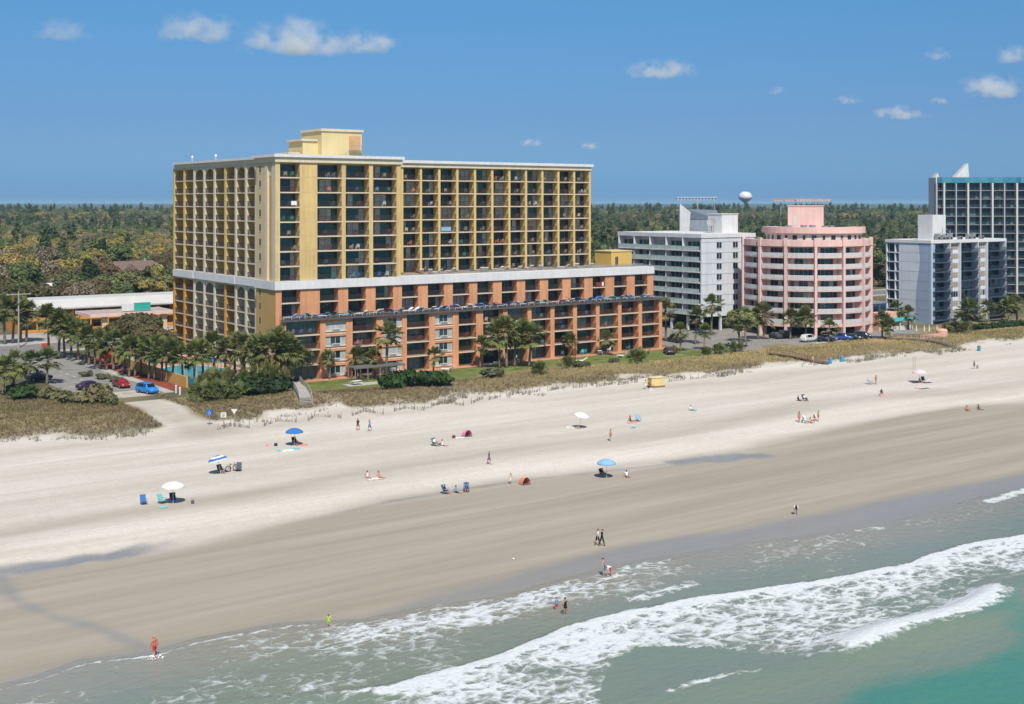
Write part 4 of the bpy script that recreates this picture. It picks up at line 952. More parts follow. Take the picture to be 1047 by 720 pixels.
for dx, dz in ((2.2, .6), (5.6, .7), (7.5, .7), (10.5, .5), (12.2, .6)):
    b = MB(); x, y, _ = pc(R(-40 + dx * 7), 9.0, 0); b.box(x - .7, x + .7, y - .5, y + .5, zu + 3.1, zu + 3.1 + .9 + dz); b.box(x - .5, x + .5, y - .52, y - .5, zu + 3.3, zu + 3.8, 1); b.build('roof_unit', [METAL, DARKV], pk)
frame = MB(); z = 35.3
for y in (232, 236, 240): frame.box(256.5, 270.5, y - 4.5, y - 4.15, z, z + .35)
for x in np.linspace(256.5, 270.2, 12): frame.box(x, x + .25, 227.1, 236.1, z + .35, z + .7)
for x in (259.5, 263.5, 267): frame.box(x, x + .09, 227.5, 227.59, 22, z); frame.box(x, x + .09, 235.5, 235.59, 22, z)
frame.build('roof_pergola', mat('faded_pink_paint', (.62, .50, .44), .8, .1), pk)

# wave hotel: grey white block with blue sweep on its end wall
WS, WT = 282.4, 203.7; WS1 = on_t(1028, WT); WTE = on_s(906, WS)
wv = thing('wave_hotel', 'grey white mid rise hotel with a blue wave painted on its end wall', 'hotel', (WS, WT, GZ))
BLUEG = mat('slate_blue_wall', (.30, .38, .48), .85, .05, .3, streak=.08); PALEG = mat('pale_grey_wall', (.62, .64, .68), .85, .05, .3, streak=.08)
n = 8; fh = 2.56; z0 = GZ + 1.0; zt = z0 + n * fh
w_ = MB(); w_.box(WS + .08, WS1, WT + 1.9, WTE - 4.6, GZ, zt); w_.box(WS + 2, WS1, WTE - 4.62, WTE, GZ, zt - .02)
w_.box(WS - .2, WS1 + .2, WT - .2, WTE + .2, zt, zt + .8, 1); w_.build('wall', [PALEG, WHITE], wv)
m_t = on_s(919, WS); wt0 = WT
edge_px = [(262, 75), (266, 130), (272, 190), (272, 240), (262, 310), (252, 380), (247, 450), (247, 580)]
bl = MB(); ebl = [(on_s(895 + x / 6, WS - .0), 35 - (230 + y / 6 - HY) * depth(WS, 210) / F) for x, y in edge_px]; ebl[0] = (ebl[0][0], zt - .02); ebl[-1] = (ebl[-1][0], GZ)
ebl = [(t_, max(GZ, min(zt - .02, zz))) for t_, zz in ebl]
def smoothp(p, n=5):
    z_ = np.linspace(p[0][1], p[-1][1], 26); a = np.array(p)[::-1]; return [(float(np.interp(z, a[:, 1], a[:, 0])), float(z)) for z in z_]
ep = smoothp(ebl)
for (t_a, za), (t_b, zb) in zip(ep[:-1], ep[1:]):
    bl.extrude([(WS, wt0, za), (WS, wt0, zb), (WS, t_b, zb), (WS, t_a, za)], (.08, 0, 0), 0)
    bl.extrude([(WS, t_a, za), (WS, t_b, zb), (WS, m_t, zb), (WS, m_t, za)], (.08, 0, 0), 1)
bl.box(WS + .081, WS + 1.9, WT + .01, m_t, GZ, zt - .01, 0)
for i in range(1, n): bl.box(WS - .02, WS, WT, m_t, z0 + i * fh, z0 + i * fh + .04, 2)
bl.build('painted_end_wall', [BLUEG, PALEG, METAL], wv)
b = MB()
for i in range(n + 1): b.box(WS - .02, WS + 2, m_t + .02, WTE, z0 + i * fh - .3, z0 + i * fh - .04)
b.box(WS - .04, WS + 2, WTE - .25, WTE + .01, GZ, zt - .01); b.box(WS, WS + 2, m_t + 1.2, m_t + 1.42, GZ, zt - .03); b.build('stair_frame', PALEG, wv)
for i in range(n):
    b = MB(); b.box(WS + .5, WS + .6, m_t + 1.5, WTE - .3, z0 + i * fh + .05, z0 + i * fh + fh - .4); b.box(WS + .45, WS + .5, m_t + 3.4, m_t + 3.5, z0 + i * fh + .05, z0 + i * fh + fh - .4, 1); b.build('stair_window', [GLASS, OFFW], wv)
FD = Face('t', WT); pxs = [952.5, 971, 981.5, 999.5, 1009, 1027.5]; ss = [on_t(p, WT) for p in pxs]
br = MB(); sl = MB(); its = []
STEEL = mat('slate_blue_rail', (.03, .05, .075), .6, .1)
for j in range(5):
    a, c = ss[j] + .12, ss[j + 1] - .12; m = (a + c) / 2; w = c - a
    FD.box(br, ss[j] - .12, ss[j] + .12, -.3, 1.9, GZ, zt - .02)
    for i in range(n):
        z = z0 + i * fh
        if j % 2:
            FD.box(br, a, c, .5, 1.9, z, z + .55); FD.box(br, a, c, .5, 1.9, z + fh - .35, z + fh - .01)
            its.append(('window', door_mesh(w - .05, fh - .92, random.choice([4, 4, 0, 4, 3]), GLASS, OFFW, 'wv', mat('tan_blind', (.30, .25, .20), .9, .15)), FD.pt(m, .55, z + .56), 0))
        else:
            sl = MB(); FD.box(sl, a, c, -1.0, 1.88, z - .16, z); sl.build('balcony_slab', mat('slate_slab', (.055, .085, .125), .8, .08), wv); its.append(('railing', rail_mesh(w, STEEL, tag_='steel'), FD.pt(m, -.95, z), 0)); its.append(('sliding_door', door_mesh(w - .1, fh - .35, rv(), GLASS, FRAME, 'wv2', CURT), FD.pt(m, 1.82, z + .02), 0))
FD.box(br, ss[5] - .12, ss[5] + .2, -.3, 1.9, GZ, zt - .02)
scatter_parts(its, wv); br.build('pier', PALEG, wv)
b = MB(); p0, p1 = on_t(953.5, WT + 2.5), on_t(967, WT + 2.5); b.box(p0, p1, WT + 2.5, on_s(938.5, p0), zt + .7, 31.6); b.build('lift_house', WHITE, wv)
for i, dx in enumerate((0, 2, 4, 7, 11, 13.5, 16, 1, -1)):
    b = MB(); x = p0 + 2 + dx * 1.1; y = WT + .8 + (i % 3) * .4; b.box(x - .6, x + .6, y - .5, y + .5, zt + .8, zt + 1.7 + .4 * (i % 3)); b.box(x - .4, x + .4, y - .53, y - .5, zt + 1.0, zt + 1.5, 1); b.build('roof_unit', [METAL, DARKV], wv)
b = MB(); b.tube([(p0 + 3, WT + 1.6, zt + .7), (p0 + 3, WT + 1.6, zt + 4)], .09, 6); b.tube([(p0 + 6.5, WT + 1.6, zt + .7), (p0 + 6.5, WT + 1.6, zt + 3.6)], .09, 6); b.tube([(p0 + 3, WT + 1.6, zt + 3), (p0 + 5, WT + 1.6, zt + 3.7), (p0 + 6.5, WT + 1.6, zt + 2.6)], .08, 6); b.build('roof_pipe', METAL, wv)

# tall dark tower at the right, turned to face the camera
TWR = at(957, 318, GZ); tw = thing('dark_tower', 'tall dark glazed tower with pale vertical fins and a turquoise parapet', 'hotel', (344.6, 246.6, GZ), -math.atan2(US, UT))
TC = (0, 0, 0); Wd = 46.0; TH = 40.5; nfl = 14; fh = 2.76
w_ = MB(); w_.box(.35, Wd, 1.5, 7, 0, TH - 1.8); w_.box(0, .34, .1, 7.2, 0, TH - .05, 1)
w_.build('wall', [mat('dark_wall', (.06, .065, .07), .8, .1), mat('beige_wall', (.72, .66, .58), .85, .05, .3)], tw, (0, 0, 0))
px = [957, 964.5, 977, 989, 1002, 1014, 1026.5, 1039, 1051, 1064, 1076, 1089]; fx = [(p - 957) * .3155 for p in px]; its = []; fin = MB(); sl = MB(); fin2 = MB()
for j, x in enumerate(fx):
    thick = .55 if j % 2 == 1 or j == 0 else .4
    b = MB(); b.box(x - thick / 2 + .2, x + thick / 2 + .2, -.35 if j % 2 else -.1, 1.5, 0, TH - 1.85); b.build('fin' if j % 2 else 'thin_fin', mat('pale_fin', (.56, .53, .47), .85, .05, .3) if j % 2 else mat('grey_fin', (.36, .36, .36), .85, .05, .3), tw, (0, 0, 0))
for j in range(len(fx) - 1):
    a, c = fx[j] + .5, fx[j + 1] - .1
    for i in range(nfl):
        z = .4 + i * fh
        its.append(('railing', rail_mesh(c - a, STEEL, tag_='steel'), (344.6 + (a + c) / 2, 246.6 + .06, GZ + z), 0)); its.append(('sliding_door', door_mesh(c - a - .05, fh - .3, rv(), GLASS, FRAME, 'tw', CURT2), (344.6 + (a + c) / 2, 246.6 + 1.42, GZ + z + .02), 0))
for i in range(nfl): b = MB(); b.box(.5, fx[-1], .0, 1.48, .4 + i * fh - .16, .4 + i * fh); b.build('balcony_slab', mat('grey_slab', (.30, .30, .30), .8, .1), tw, (0, 0, 0))
scatter_parts(its, tw); pass
pb_ = MB()
for k_ in range(30): pb_.box(.36 + k_ * 1.5, .36 + k_ * 1.5 + 1.49, -.2, .2, TH - 1.8, TH, random.choice([0, 0, 1, 2]))
pb_.build('parapet', [mat('turquoise_panel', (.05, .21, .30), .5, .1), mat('blue_panel', (.04, .15, .27), .5, .1), mat('aqua_panel', (.07, .25, .31), .5, .1)], tw, (0, 0, 0))
for x0, x1, h in ((6.6, 11.4, 4.6), (.2, 1.6, 1.5)):
    b = MB(); b.extrude([(x0, 2, TH - .1), (x1, 2, TH - .1), (x1 - .3, 2, TH + h)], (0, 3, 0)); b.build('roof_sail', [WHITE], tw, (0, 0, 0))

# ================================================================== VEGETATION
BARK = mat('bark', (.11, .085, .06), .95, .25, 1.5, .4); PALMBARK = mat('palm_bark', (.20, .155, .11), .95, .25, 2, .4)
LM = {
 'oak': leafmat('oak_leaves', [(.125, .10, .045), (.165, .125, .055), (.10, .10, .045), (.185, .135, .065)]),
 'spring': leafmat('spring_leaves', [(.36, .285, .08), (.27, .255, .08), (.40, .29, .10), (.30, .27, .085)]),
 'green': leafmat('green_leaves', [(.12, .155, .055), (.155, .18, .065), (.125, .155, .065), (.185, .19, .075)]),
 'pine': leafmat('pine_needles', [(.085, .125, .05), (.11, .145, .055), (.09, .125, .06)]),
 'dark': leafmat('glossy_dark_leaves', [(.035, .06, .025), (.045, .07, .025)]),
 'brown': leafmat('bare_twigs', [(.29, .235, .15), (.25, .20, .13), (.33, .27, .18)]),
}
def leaf_cloud(r, lobes, dens, size, inner=.72, flat=.5):
    """leaf clumps spread over a crown of lobes, plus rough inner hulls"""
    V = []; Q = []
    for (cx, cy, cz, rx, ry, rz) in lobes:
        n = max(8, int(dens * (rx * ry + rx * rz + ry * rz)))
        d = r.normal(size=(n, 3)); d /= np.linalg.norm(d, axis=1)[:, None]; d[:, 2] = np.where(d[:, 2] < -.55, -d[:, 2], d[:, 2])
        rad = r.uniform(.70, 1.10, n)[:, None]; p = np.array([cx, cy, cz]) + d * rad * np.array([rx, ry, rz])
        nr = d + r.normal(scale=flat, size=(n, 3)); nr /= np.linalg.norm(nr, axis=1)[:, None]
        a = np.cross(nr, r.normal(size=(n, 3))); a /= np.linalg.norm(a, axis=1)[:, None] + 1e-9; b = np.cross(nr, a); s = (size * r.uniform(.5, 1.25, n))[:, None]
        q = np.stack([p - a * s - b * s * .6, p + a * s * .8 - b * s * .7, p + a * s + b * s * .6, p - a * s * .7 + b * s * .8], 1); V.append(q.reshape(-1, 3))
    V = np.concatenate(V); f = np.arange(len(V)).reshape(-1, 4)
    b = MB()
    for (cx, cy, cz, rx, ry, rz) in lobes:
        b.blob((cx, cy, cz), (rx * inner, ry * inner, rz * inner), 10, 0, .12)
    fv = b.v; ff = []
    for q in b.f: ff.append(q if len(q) == 4 else (q[0], q[1], q[2], q[2]))
    return V, f, fv, b.f
def crown_mesh(name, r, lobes, dens, size, m, inner=.72, flat=.5):
    V, f, fv, ff = leaf_cloud(r, lobes, dens, size, inner, flat)
    b = MB(); b.v = [tuple(p) for p in V]; b.f = [tuple(q) for q in f]; b.m = [0] * len(f)
    if inner > 0: b.add(fv, ff)
    return b.mesh(name, m)
def lobes_dome(r, n, R_, h0, h1, sq=.55):
    L_ = [(0, 0, (h0 + h1) / 2, R_ * .62, R_ * .62, (h1 - h0) * .45)]
    for i in range(n):
        a = 2 * math.pi * i / n * 1.0 + r.uniform(-.4, .4); rr = R_ * r.uniform(.35, .78); q = R_ * r.uniform(.28, .46)
        top = h1 - (rr / R_) ** 2 * (h1 - h0) * .6; L_.append((rr * math.cos(a), rr * math.sin(a), top - q * r.uniform(.5, .9), q, q, q * r.uniform(.6, .9)))
    return L_
def trunk_mesh(r, h, rad, spread, n=4):
    b = MB(); b.tube([(0, 0, -.2), (.1, .05, h * .5), (.0, .1, h)], [rad * 1.25, rad, rad * .75], 8)
    for i in range(n):
        a = 2 * math.pi * i / n + r.uniform(-.5, .5); b.tube([(0, .05, h * r.uniform(.55, .95)), (spread * .4 * math.cos(a), spread * .4 * math.sin(a), h * 1.15), (spread * math.cos(a), spread * math.sin(a), h * 1.5)], [rad * .6, rad * .4, rad * .15], 6)
    return b.mesh('trunk', BARK, smooth=True)
PROTO = {}
def proto_tree(kind, i):
    r = np.random.default_rng(hash((kind, i)) % 9999 if False else sum(map(ord, kind)) * 31 + i)
    if kind == 'oak': H = r.uniform(8, 10.5); R_ = r.uniform(5.2, 7); lb = lobes_dome(r, 14, R_, H * .32, H); c = crown_mesh('crown', r, lb, 17, .36, LM[kind]); t = trunk_mesh(r, H * .4, .35, R_ * .5)
    elif kind == 'spring': H = r.uniform(9, 12); R_ = r.uniform(4, 5.2); lb = lobes_dome(r, 12, R_, H * .35, H); c = crown_mesh('crown', r, lb, 15, .32, LM[kind], .62, .7); t = trunk_mesh(r, H * .45, .25, R_ * .5)
    elif kind == 'green': H = r.uniform(10, 13); R_ = r.uniform(4.2, 5.6); lb = lobes_dome(r, 13, R_, H * .3, H); c = crown_mesh('crown', r, lb, 17, .36, LM[kind]); t = trunk_mesh(r, H * .45, .28, R_ * .5)
    elif kind == 'pine':
        H = r.uniform(14, 18); lb = []
        for k in range(11): z = H * (.45 + .53 * k / 10); q = (1 - k / 12) * 2.6 + .6; a = r.uniform(0, 6.3); lb.append((q * .5 * math.cos(a), q * .5 * math.sin(a), z, q * .8, q * .8, .9))
        c = crown_mesh('crown', r, lb, 22, .34, LM[kind], .6, .6); t = trunk_mesh(r, H * .75, .22, 1.5, 3)
    elif kind == 'dark':
        H = 14; lb = [(0, 0, 4, 3.6, 3.6, 3), (.8, .3, 7.5, 3.2, 3.2, 3), (-.5, .5, 10.5, 2.5, 2.5, 2.6), (.2, 0, 13, 1.4, 1.4, 1.8), (-2.4, .4, 6, 2.2, 2.2, 2), (2.4, -1, 5, 2.2, 2.2, 2.2)]
        c = crown_mesh('crown', r, lb, 26, .36, LM[kind]); t = trunk_mesh(r, 4, .3, 2)
    else: H = r.uniform(9, 12); R_ = r.uniform(4, 5); lb = lobes_dome(r, 11, R_, H * .38, H); c = crown_mesh('crown', r, lb, 12, .26, LM['brown'], .5, 1.0); t = trunk_mesh(r, H * .5, .24, R_ * .7, 6)
    return c, t
NAMES = {'oak': 'live_oak', 'spring': 'spring_tree', 'green': 'broadleaf_tree', 'pine': 'pine_tree', 'dark': 'magnolia_tree', 'brown': 'bare_tree'}
LOOK = {'oak': 'olive brown oak', 'spring': 'yellow green tree in fresh spring leaf', 'green': 'mid green rounded tree', 'pine': 'tall dark green pine', 'dark': 'dense dark evergreen', 'brown': 'bare grey brown tree'}
NV = 4
for kd in NAMES:
    for i in range(1 if kd == 'dark' else NV): PROTO[kd, i] = proto_tree(kd, i)
def tree(kd, i, loc, rz, sc_, label, group):
    c, t = PROTO[kd, i % (1 if kd == 'dark' else NV)]
    o = thing(NAMES[kd], label, 'tree', loc, rz, group); o.scale = sc_; link('crown', c, o); link('trunk', t, o); return o
# where the woods stand
HOLES = [(40, 136, 296, 352), (96, 200, 200, 275), (190, 275, 190, 262), (278, 322, 198, 232), (338, 430, 200, 300)]
def free(s, t, m=3):
    if t < 300 and s < 90: return False
    if 274 < t < 300: return False
    if t < 262 or (t < 300 and s < 330): return False
    for a, b_, c, d in HOLES:
        if a - m < s < b_ + m and c - m < t < d + m: return False
    return True
NX_, NY_ = np.meshgrid(np.arange(340) * 12. - 200, np.arange(340) * 12., indexing='ij'); NOISE = fbm(NX_, NY_, 70, 70, 131)
def kind_at(s, t, r):
    D = depth(s, t); X = UT * s - US * t; px = CX + F * X / D; n = NOISE[min(int((s + 200) / 12), 339), min(int(t / 12), 339)]
    if px < 420:
        w = dict(oak=2.0, spring=4.0 + 18 * max(0, n - .42), green=1.0, pine=.3, brown=2.6, dark=.12) if D < 900 else dict(oak=2.5, spring=1.6 + 6 * max(0, n - .5), green=3.0, pine=.9, brown=2.6, dark=.1)
        if D < 425: w.update(oak=6, spring=.35, brown=1.0)
    else: w = dict(oak=2.0, spring=1.2 + 9 * max(0, n - .5), green=3.6, pine=1.0, brown=1.4, dark=.1)
    return r.choices(list(w), list(w.values()))[0]
rf = random.Random(11); cand = []
def jgrid(D0, D1, step):
    smax = int(D1 * 1.15); out = []
    for s in np.arange(-100, smax, step):
        for t in np.arange(262, D1 * 1.1, step):
            s_, t_ = s + rf.uniform(-.42, .42) * step, t + rf.uniform(-.42, .42) * step; D = depth(s_, t_)
            if D0 <= D < D1 and abs((UT * s_ - US * t_) / D) < .52: out.append((s_, t_, D))
    return out
HOUSES = [(on := at(140, 284, 4.0)), at(100, 302, 3), at(172, 288, 3), at(8, 297, 3), at(40, 305, 3), at(713, 228, 3), at(55, 262, 3), at(540, 262, 3)]
near = [(s, t, D) for s, t, D in jgrid(290, 760, 7.6) if free(s, t) and all(math.hypot(s - a, t - b_) > (14 if i < 3 else 9) for i, (a, b_) in enumerate(HOUSES))]
def in_view(s, t, D, h=10):
    px = CX + F * (UT * s - US * t) / D; py = HY + F * (CZ - GZ - h) / D
    if px < -15 or px > 1062: return False
    if 185 < px < 600: return False
    if 640 < px < 760 and py > 242: return False
    if 768 < px < 886 and py > 228: return False
    if 912 < px < 1047 and py > 240: return False
    if px > 957: return False
    return True
near = [q for q in near if not (100 < (px_ := CX + F * (UT * q[0] - US * q[1]) / q[2]) < 178 and 415 < q[2] < 530) and not (38 < px_ < 66 and 350 < q[2] < 395)]
vis = sorted([q for q in near if in_view(*q)], key=lambda q: q[2])
ind = vis[:330]; rest_near = [q for q in near if q not in set(ind)]
zone = lambda px, D: (('wood right behind the motel' if D < 440 else 'wood near the brown house' if D < 560 else 'wood beyond the brown house') + (' at the left border' if px < 45 else ' left of the magnolia' if px < 103 else ' beside the yellow hotel')) if px < 185 else ('gap right of the yellow hotel' if px < 660 else ('wood behind the pink hotel' if px < 895 else 'gap by the wave hotel'))
for (s, t, D) in ind:
    kd = kind_at(s, t, rf); px = CX + F * (UT * s - US * t) / D
    hs = rf.uniform(.68, 1.28) * (.9 if D < 420 else 1); z = zone(px, D); col = int(max(0, min(1046, px)) // 30)
    tree(kd, rf.randrange(NV), (s, t, GZ - .1), rf.uniform(0, 6.28), (hs, hs, hs * rf.uniform(.85, 1.1)), f'{LOOK[kd] if px >= 185 else LOOK[kd].replace(" in fresh spring leaf", "")} in the {z}', f'{NAMES[kd].replace("_", " ")}s in the {z}')
s_, t_ = at(104, 282, 3); tree('dark', 0, (s_, t_, GZ), 1, (1.15, 1.15, 1.1), 'big dark evergreen left of the brown roofed house, tallest nearby', 'evergreens of the wood')
# the rest of the woods: instanced, one object
far = rest_near + [(s, t, D) for s, t, D in jgrid(760, 1500, 9.5)] + [(s, t, D) for s, t, D in jgrid(1500, 2900, 15)]
far = [q for q in far if q[2] > 500 or not in_view(*q)]
lib = bpy.data.collections.new('tree_kinds'); keys = sorted(PROTO); 
for k_i, key in enumerate(keys):
    c, t = PROTO[key]; b = bmesh.new(); b.from_mesh(c); nf_ = len(b.faces); b.from_mesh(t); b.faces.ensure_lookup_table()
    for f_ in b.faces[nf_:]: f_.material_index = 1
    me = bpy.data.meshes.new('tree_kind'); b.to_mesh(me); b.free(); me.materials.append(c.materials[0]); me.materials.append(BARK)
    o = bpy.data.objects.new(f'tree_kind_{k_i:02d}', me); lib.objects.link(o)
me = bpy.data.meshes.new('woods'); me.from_pydata([(s, t, GZ - .1) for s, t, D in far], [], [])
def pattr(n, ty, vals):
    a = me.attributes.new(n, ty, 'POINT'); a.data.foreach_set('value', np.array(vals, np.int32 if ty == 'INT' else np.float32))
pick = []
for s, t, D in far: pick.append(keys.index((k := kind_at(s, t, rf), 0 if k == 'dark' else rf.randrange(NV))))
pattr('pick', 'INT', pick); pattr('turn', 'FLOAT', [rf.uniform(0, 6.28) for _ in far]); pattr('size', 'FLOAT', [rf.uniform(.7, 1.2) * (1 if D < 1500 else 1.5) for s, t, D in far])
woods = link('woods', me); tag(woods, 'woods reaching to the horizon behind the hotels', 'woods', kind='stuff')
ng = bpy.data.node_groups.new('plant_woods', 'GeometryNodeTree'); ng.interface.new_socket('Geometry', in_out='INPUT', socket_type='NodeSocketGeometry'); ng.interface.new_socket('Geometry', in_out='OUTPUT', socket_type='NodeSocketGeometry')
N = ng.nodes; L = ng.links; gi = N.new('NodeGroupInput'); go = N.new('NodeGroupOutput'); ci = N.new('GeometryNodeCollectionInfo'); ci.inputs['Collection'].default_value = lib; ci.inputs['Separate Children'].default_value = True; ci.inputs['Reset Children'].default_value = True
ip = N.new('GeometryNodeInstanceOnPoints'); ip.inputs['Pick Instance'].default_value = True
def na(n, ty): a = N.new('GeometryNodeInputNamedAttribute'); a.data_type = ty; a.inputs['Name'].default_value = n; return a.outputs['Attribute']
cx_ = N.new('ShaderNodeCombineXYZ'); L.new(na('turn', 'FLOAT'), cx_.inputs['Z']); cs_ = N.new('ShaderNodeCombineXYZ'); sz = na('size', 'FLOAT')
for i in range(3): L.new(sz, cs_.inputs[i])
L.new(gi.outputs[0], ip.inputs['Points']); L.new(ci.outputs[0], ip.inputs['Instance']); L.new(na('pick', 'INT'), ip.inputs['Instance Index']); L.new(cx_.outputs[0], ip.inputs['Rotation']); L.new(cs_.outputs[0], ip.inputs['Scale']); L.new(ip.outputs[0], go.inputs[0])
md = woods.modifiers.new('plant', 'NODES'); md.node_group = ng
# canopy of the far woods up to the horizon
CANO = leafmat('far_canopy', [(.07, .095, .04), (.09, .105, .045)], .02, 0)
def cano_z(X, Y): return GZ + 8 + 6 * fbm(X, Y, 60, 60, 141, 5) + 6 * fbm(X, Y, 900, 900, 142, 3) * sstep(3500, 9000, depth(X, Y))
rr = np.geomspace(2700, 16000, 80); aa = np.linspace(-.62, .62, 520); A_, R2 = np.meshgrid(np.arctan(aa), rr); Xc = R2 * np.sin(A_); Dc = R2 * np.cos(A_); Sx = UT * Xc + US * Dc; Ty = -US * Xc + UT * Dc
me = bpy.data.meshes.new('far_woods'); v = np.stack([Sx, Ty, cano_z(Sx, Ty)], -1).reshape(-1, 3); i_ = np.arange(80 * 520).reshape(80, 520)
raw_mesh(me, v, np.stack([i_[:-1, :-1], i_[:-1, 1:], i_[1:, 1:], i_[1:, :-1]], -1).reshape(-1, 4)); me.materials.append(CANO); tag(link('far_woods', me), 'blue green canopy of far woods along the horizon', 'woods', kind='stuff')

# ------------------------------------------------------------------ palms
PALM = leafmat('palm_fronds', [(.145, .175, .052), (.19, .20, .065), (.125, .15, .05), (.215, .205, .08)], .8, .25); DEAD = mat('dead_fronds', (.22, .16, .09), .9, .2, 1, rnd=.2)
def palm_proto(i):
    r = random.Random(100 + i); H = 6.0; lean = (r.uniform(-.35, .35), r.uniform(-.35, .35)); b = MB()
    pts = [(lean[0] * (k / 6) ** 1.6, lean[1] * (k / 6) ** 1.6, -.2 + (H - .6) * k / 6) for k in range(7)]
    b.tube(pts, [.26, .21, .19, .18, .18, .19, .22], 8); tm = b.mesh('trunk', PALMBARK, smooth=True)
    c = Vector((lean[0], lean[1], H - .5)); f = MB()
    def fan(d, pl, bl, droop, m=0):
        d = d.normalized(); side_ = d.cross(Vector((0, 0, 1)))
        if side_.length < .1: side_ = Vector((1, 0, 0))
        side_.normalize(); upv = side_.cross(d); tip = c + d * pl - Vector((0, 0, droop * pl * .4))
        f.add([c + side_ * .03, c - side_ * .03, tip - side_ * .02, tip + side_ * .02], [(0, 1, 2, 3)], m)
        for q in range(9):
            a = (q - 4) * .30; dd = (d * math.cos(a) + side_ * math.sin(a) + upv * r.uniform(-.12, .12)).normalized(); l_ = bl * (1 - .28 * abs(a)) * r.uniform(.85, 1.1); w = .105
            s2 = (side_ * math.cos(a) - d * math.sin(a)) * w; mid = tip + dd * l_ * .55 - Vector((0, 0, droop * .10)); e = tip + dd * l_ - Vector((0, 0, droop * l_ * .5))
            f.add([tip, mid - s2, e, mid + s2], [(0, 1, 2, 3)], m)
    for k in range(58):
        el = R(r.uniform(-38, 85)) if k > 8 else R(r.uniform(40, 88)); az = r.uniform(0, 6.283); fan(Vector((math.cos(az) * math.cos(el), math.sin(az) * math.cos(el), math.sin(el))), r.uniform(1.0, 1.75), r.uniform(1.05, 1.4), r.uniform(.3, .9))
    cm = f.mesh('crown', PALM); f = MB()
    for k in range(9 + 5 * (i % 3)):
        el = R(r.uniform(-75, -40)); az = r.uniform(0, 6.283); fan(Vector((math.cos(az) * math.cos(el), math.sin(az) * math.cos(el), math.sin(el))), r.uniform(.5, .8), r.uniform(.6, .9), .6)
    return tm, cm, f.mesh('dead_skirt', DEAD)
PALMS = [palm_proto(i) for i in range(5)]
def palm(px, yb, yt, label, group, i=None, wid=1.0, z=GZ):
    s, t = at(px, yb, z); D = depth(s, t); h = (yb - yt) * D / F; k = rf.randrange(5) if i is None else i
    o = thing('palm_tree', label, 'palm', (s, t, z - .05), rf.uniform(0, 6.28), group); w = max(.75, min(1.15, h / 7.2)) * wid * rf.uniform(.92, 1.08); o.scale = (w, w, h / 6.9)
    tm, cm, dm = PALMS[k]; link('trunk', tm, o); cr = link('crown', cm, o); link('dead_skirt', dm, o)
    # the crown keeps its proportions on short and tall trunks
    kz = w / (h / 6.9); c0 = 5.5
    for ch in o.children:
        if ch.name.split('.')[0] != 'trunk': ch.scale = (1, 1, kz); ch.location = (0, 0, c0 * (1 - kz) + .0)
    return o
def palm_row(lst, what, group, wid=1.0):
    lst = sorted(lst, key=lambda q: q[0])
    for n_, q in enumerate(lst):
        h = 'tall' if q[1] - q[2] > 44 else 'short' if q[1] - q[2] < 27 else 'mid height'
        palm(q[0], q[1], q[2], f'{h} cabbage palm, {ORD[n_]} from the left {what}', group, wid=wid)
palm_row([(3, 404, 369), (14, 398, 364), (30, 393, 364), (48, 393, 361)], 'at the seaward edge of the street lot', 'palms by the street lot', 1.5)
palm_row([(5, 352, 303), (13, 351, 308), (21, 350, 305), (27, 350, 312)], 'beside the utility pole', 'palms by the utility pole', 1.3)
palm_row([(50, 365, 312), (60, 366, 322), (66, 366, 318), (73, 367, 324), (80, 369, 330), (87, 372, 338), (91, 374, 336), (97, 374, 342), (103, 378, 340), (109, 379, 345), (116, 379, 341), (127, 383, 348), (132, 386, 345), (138, 385, 348), (144, 384, 346), (152, 388, 350), (158, 388, 346), (165, 390, 350), (170, 391, 354), (176, 391, 350)], 'in the row along the yellow pool wall', 'palms along the pool wall', 1.15)
palm_row([(187, 392, 356), (198, 394, 352), (208, 392, 350), (219, 384, 342), (230, 386, 349), (240, 384, 346), (250, 388, 344), (259, 391, 352), (266, 394, 346), (274, 395, 344), (283, 393, 338), (291, 394, 346), (299, 393, 354), (308, 390, 358)], 'in the grove at the hotel corner', 'palms at the hotel corner', 1.2)
palm_row([(337, 388, 360), (366, 387, 357), (383, 387, 359), (395, 387, 330), (443, 383, 358), (491, 376, 347), (511, 376, 332), (518, 376, 326), (526, 375, 336), (533, 374, 329), (541, 375, 335), (582, 364, 343), (620, 363, 341)], 'on the lawn before the orange podium', 'palms on the hotel lawn', 1.2)
palm_row([(681, 349, 308), (696, 359, 332), (711, 352, 317), (720, 358, 333), (727, 343, 303), (762, 350, 319), (775, 347, 318), (781, 347, 313), (808, 347, 318), (824, 346, 316), (847, 350, 330)], 'before the white and pink hotels', 'palms before the white and pink hotels', 1.25)
palm_row([(902, 346, 322), (910, 347, 328), (917, 332, 311), (929, 337, 316), (990, 340, 310), (983, 341, 322), (1011, 330, 310), (1024, 329, 312), (1031, 330, 307), (1040, 329, 306)], 'around the wave hotel', 'palms around the wave hotel', 1.45)
# ------------------------------------------------------------------ shrubs
def bush_proto(i, m, dens=60, size=.16):
    r = np.random.default_rng(300 + i); lb = [(0, 0, .5, .8, .8, .5)]
    for k in range(8): a = r.uniform(0, 6.3); q = r.uniform(.25, .5); rr_ = r.uniform(.4, .95); lb.append((rr_ * math.cos(a), rr_ * math.sin(a), r.uniform(.3, .75), q, q, q * .8))
    return crown_mesh('foliage', r, lb, dens, size, m, .7, .7)
LM['scrub'] = leafmat('scrub_leaves', [(.17, .16, .07), (.21, .18, .085), (.14, .15, .065)], .8)
LM['hedge'] = leafmat('hedge_leaves', [(.04, .08, .024), (.055, .095, .028)], .8); LM['greyg'] = leafmat('grey_green_leaves', [(.15, .155, .085), (.12, .13, .07)], .8)
BUSH = {k: [bush_proto(i + 10 * j, LM[k]) for i in range(2)] for j, k in enumerate(('scrub', 'hedge', 'greyg', 'dark'))}
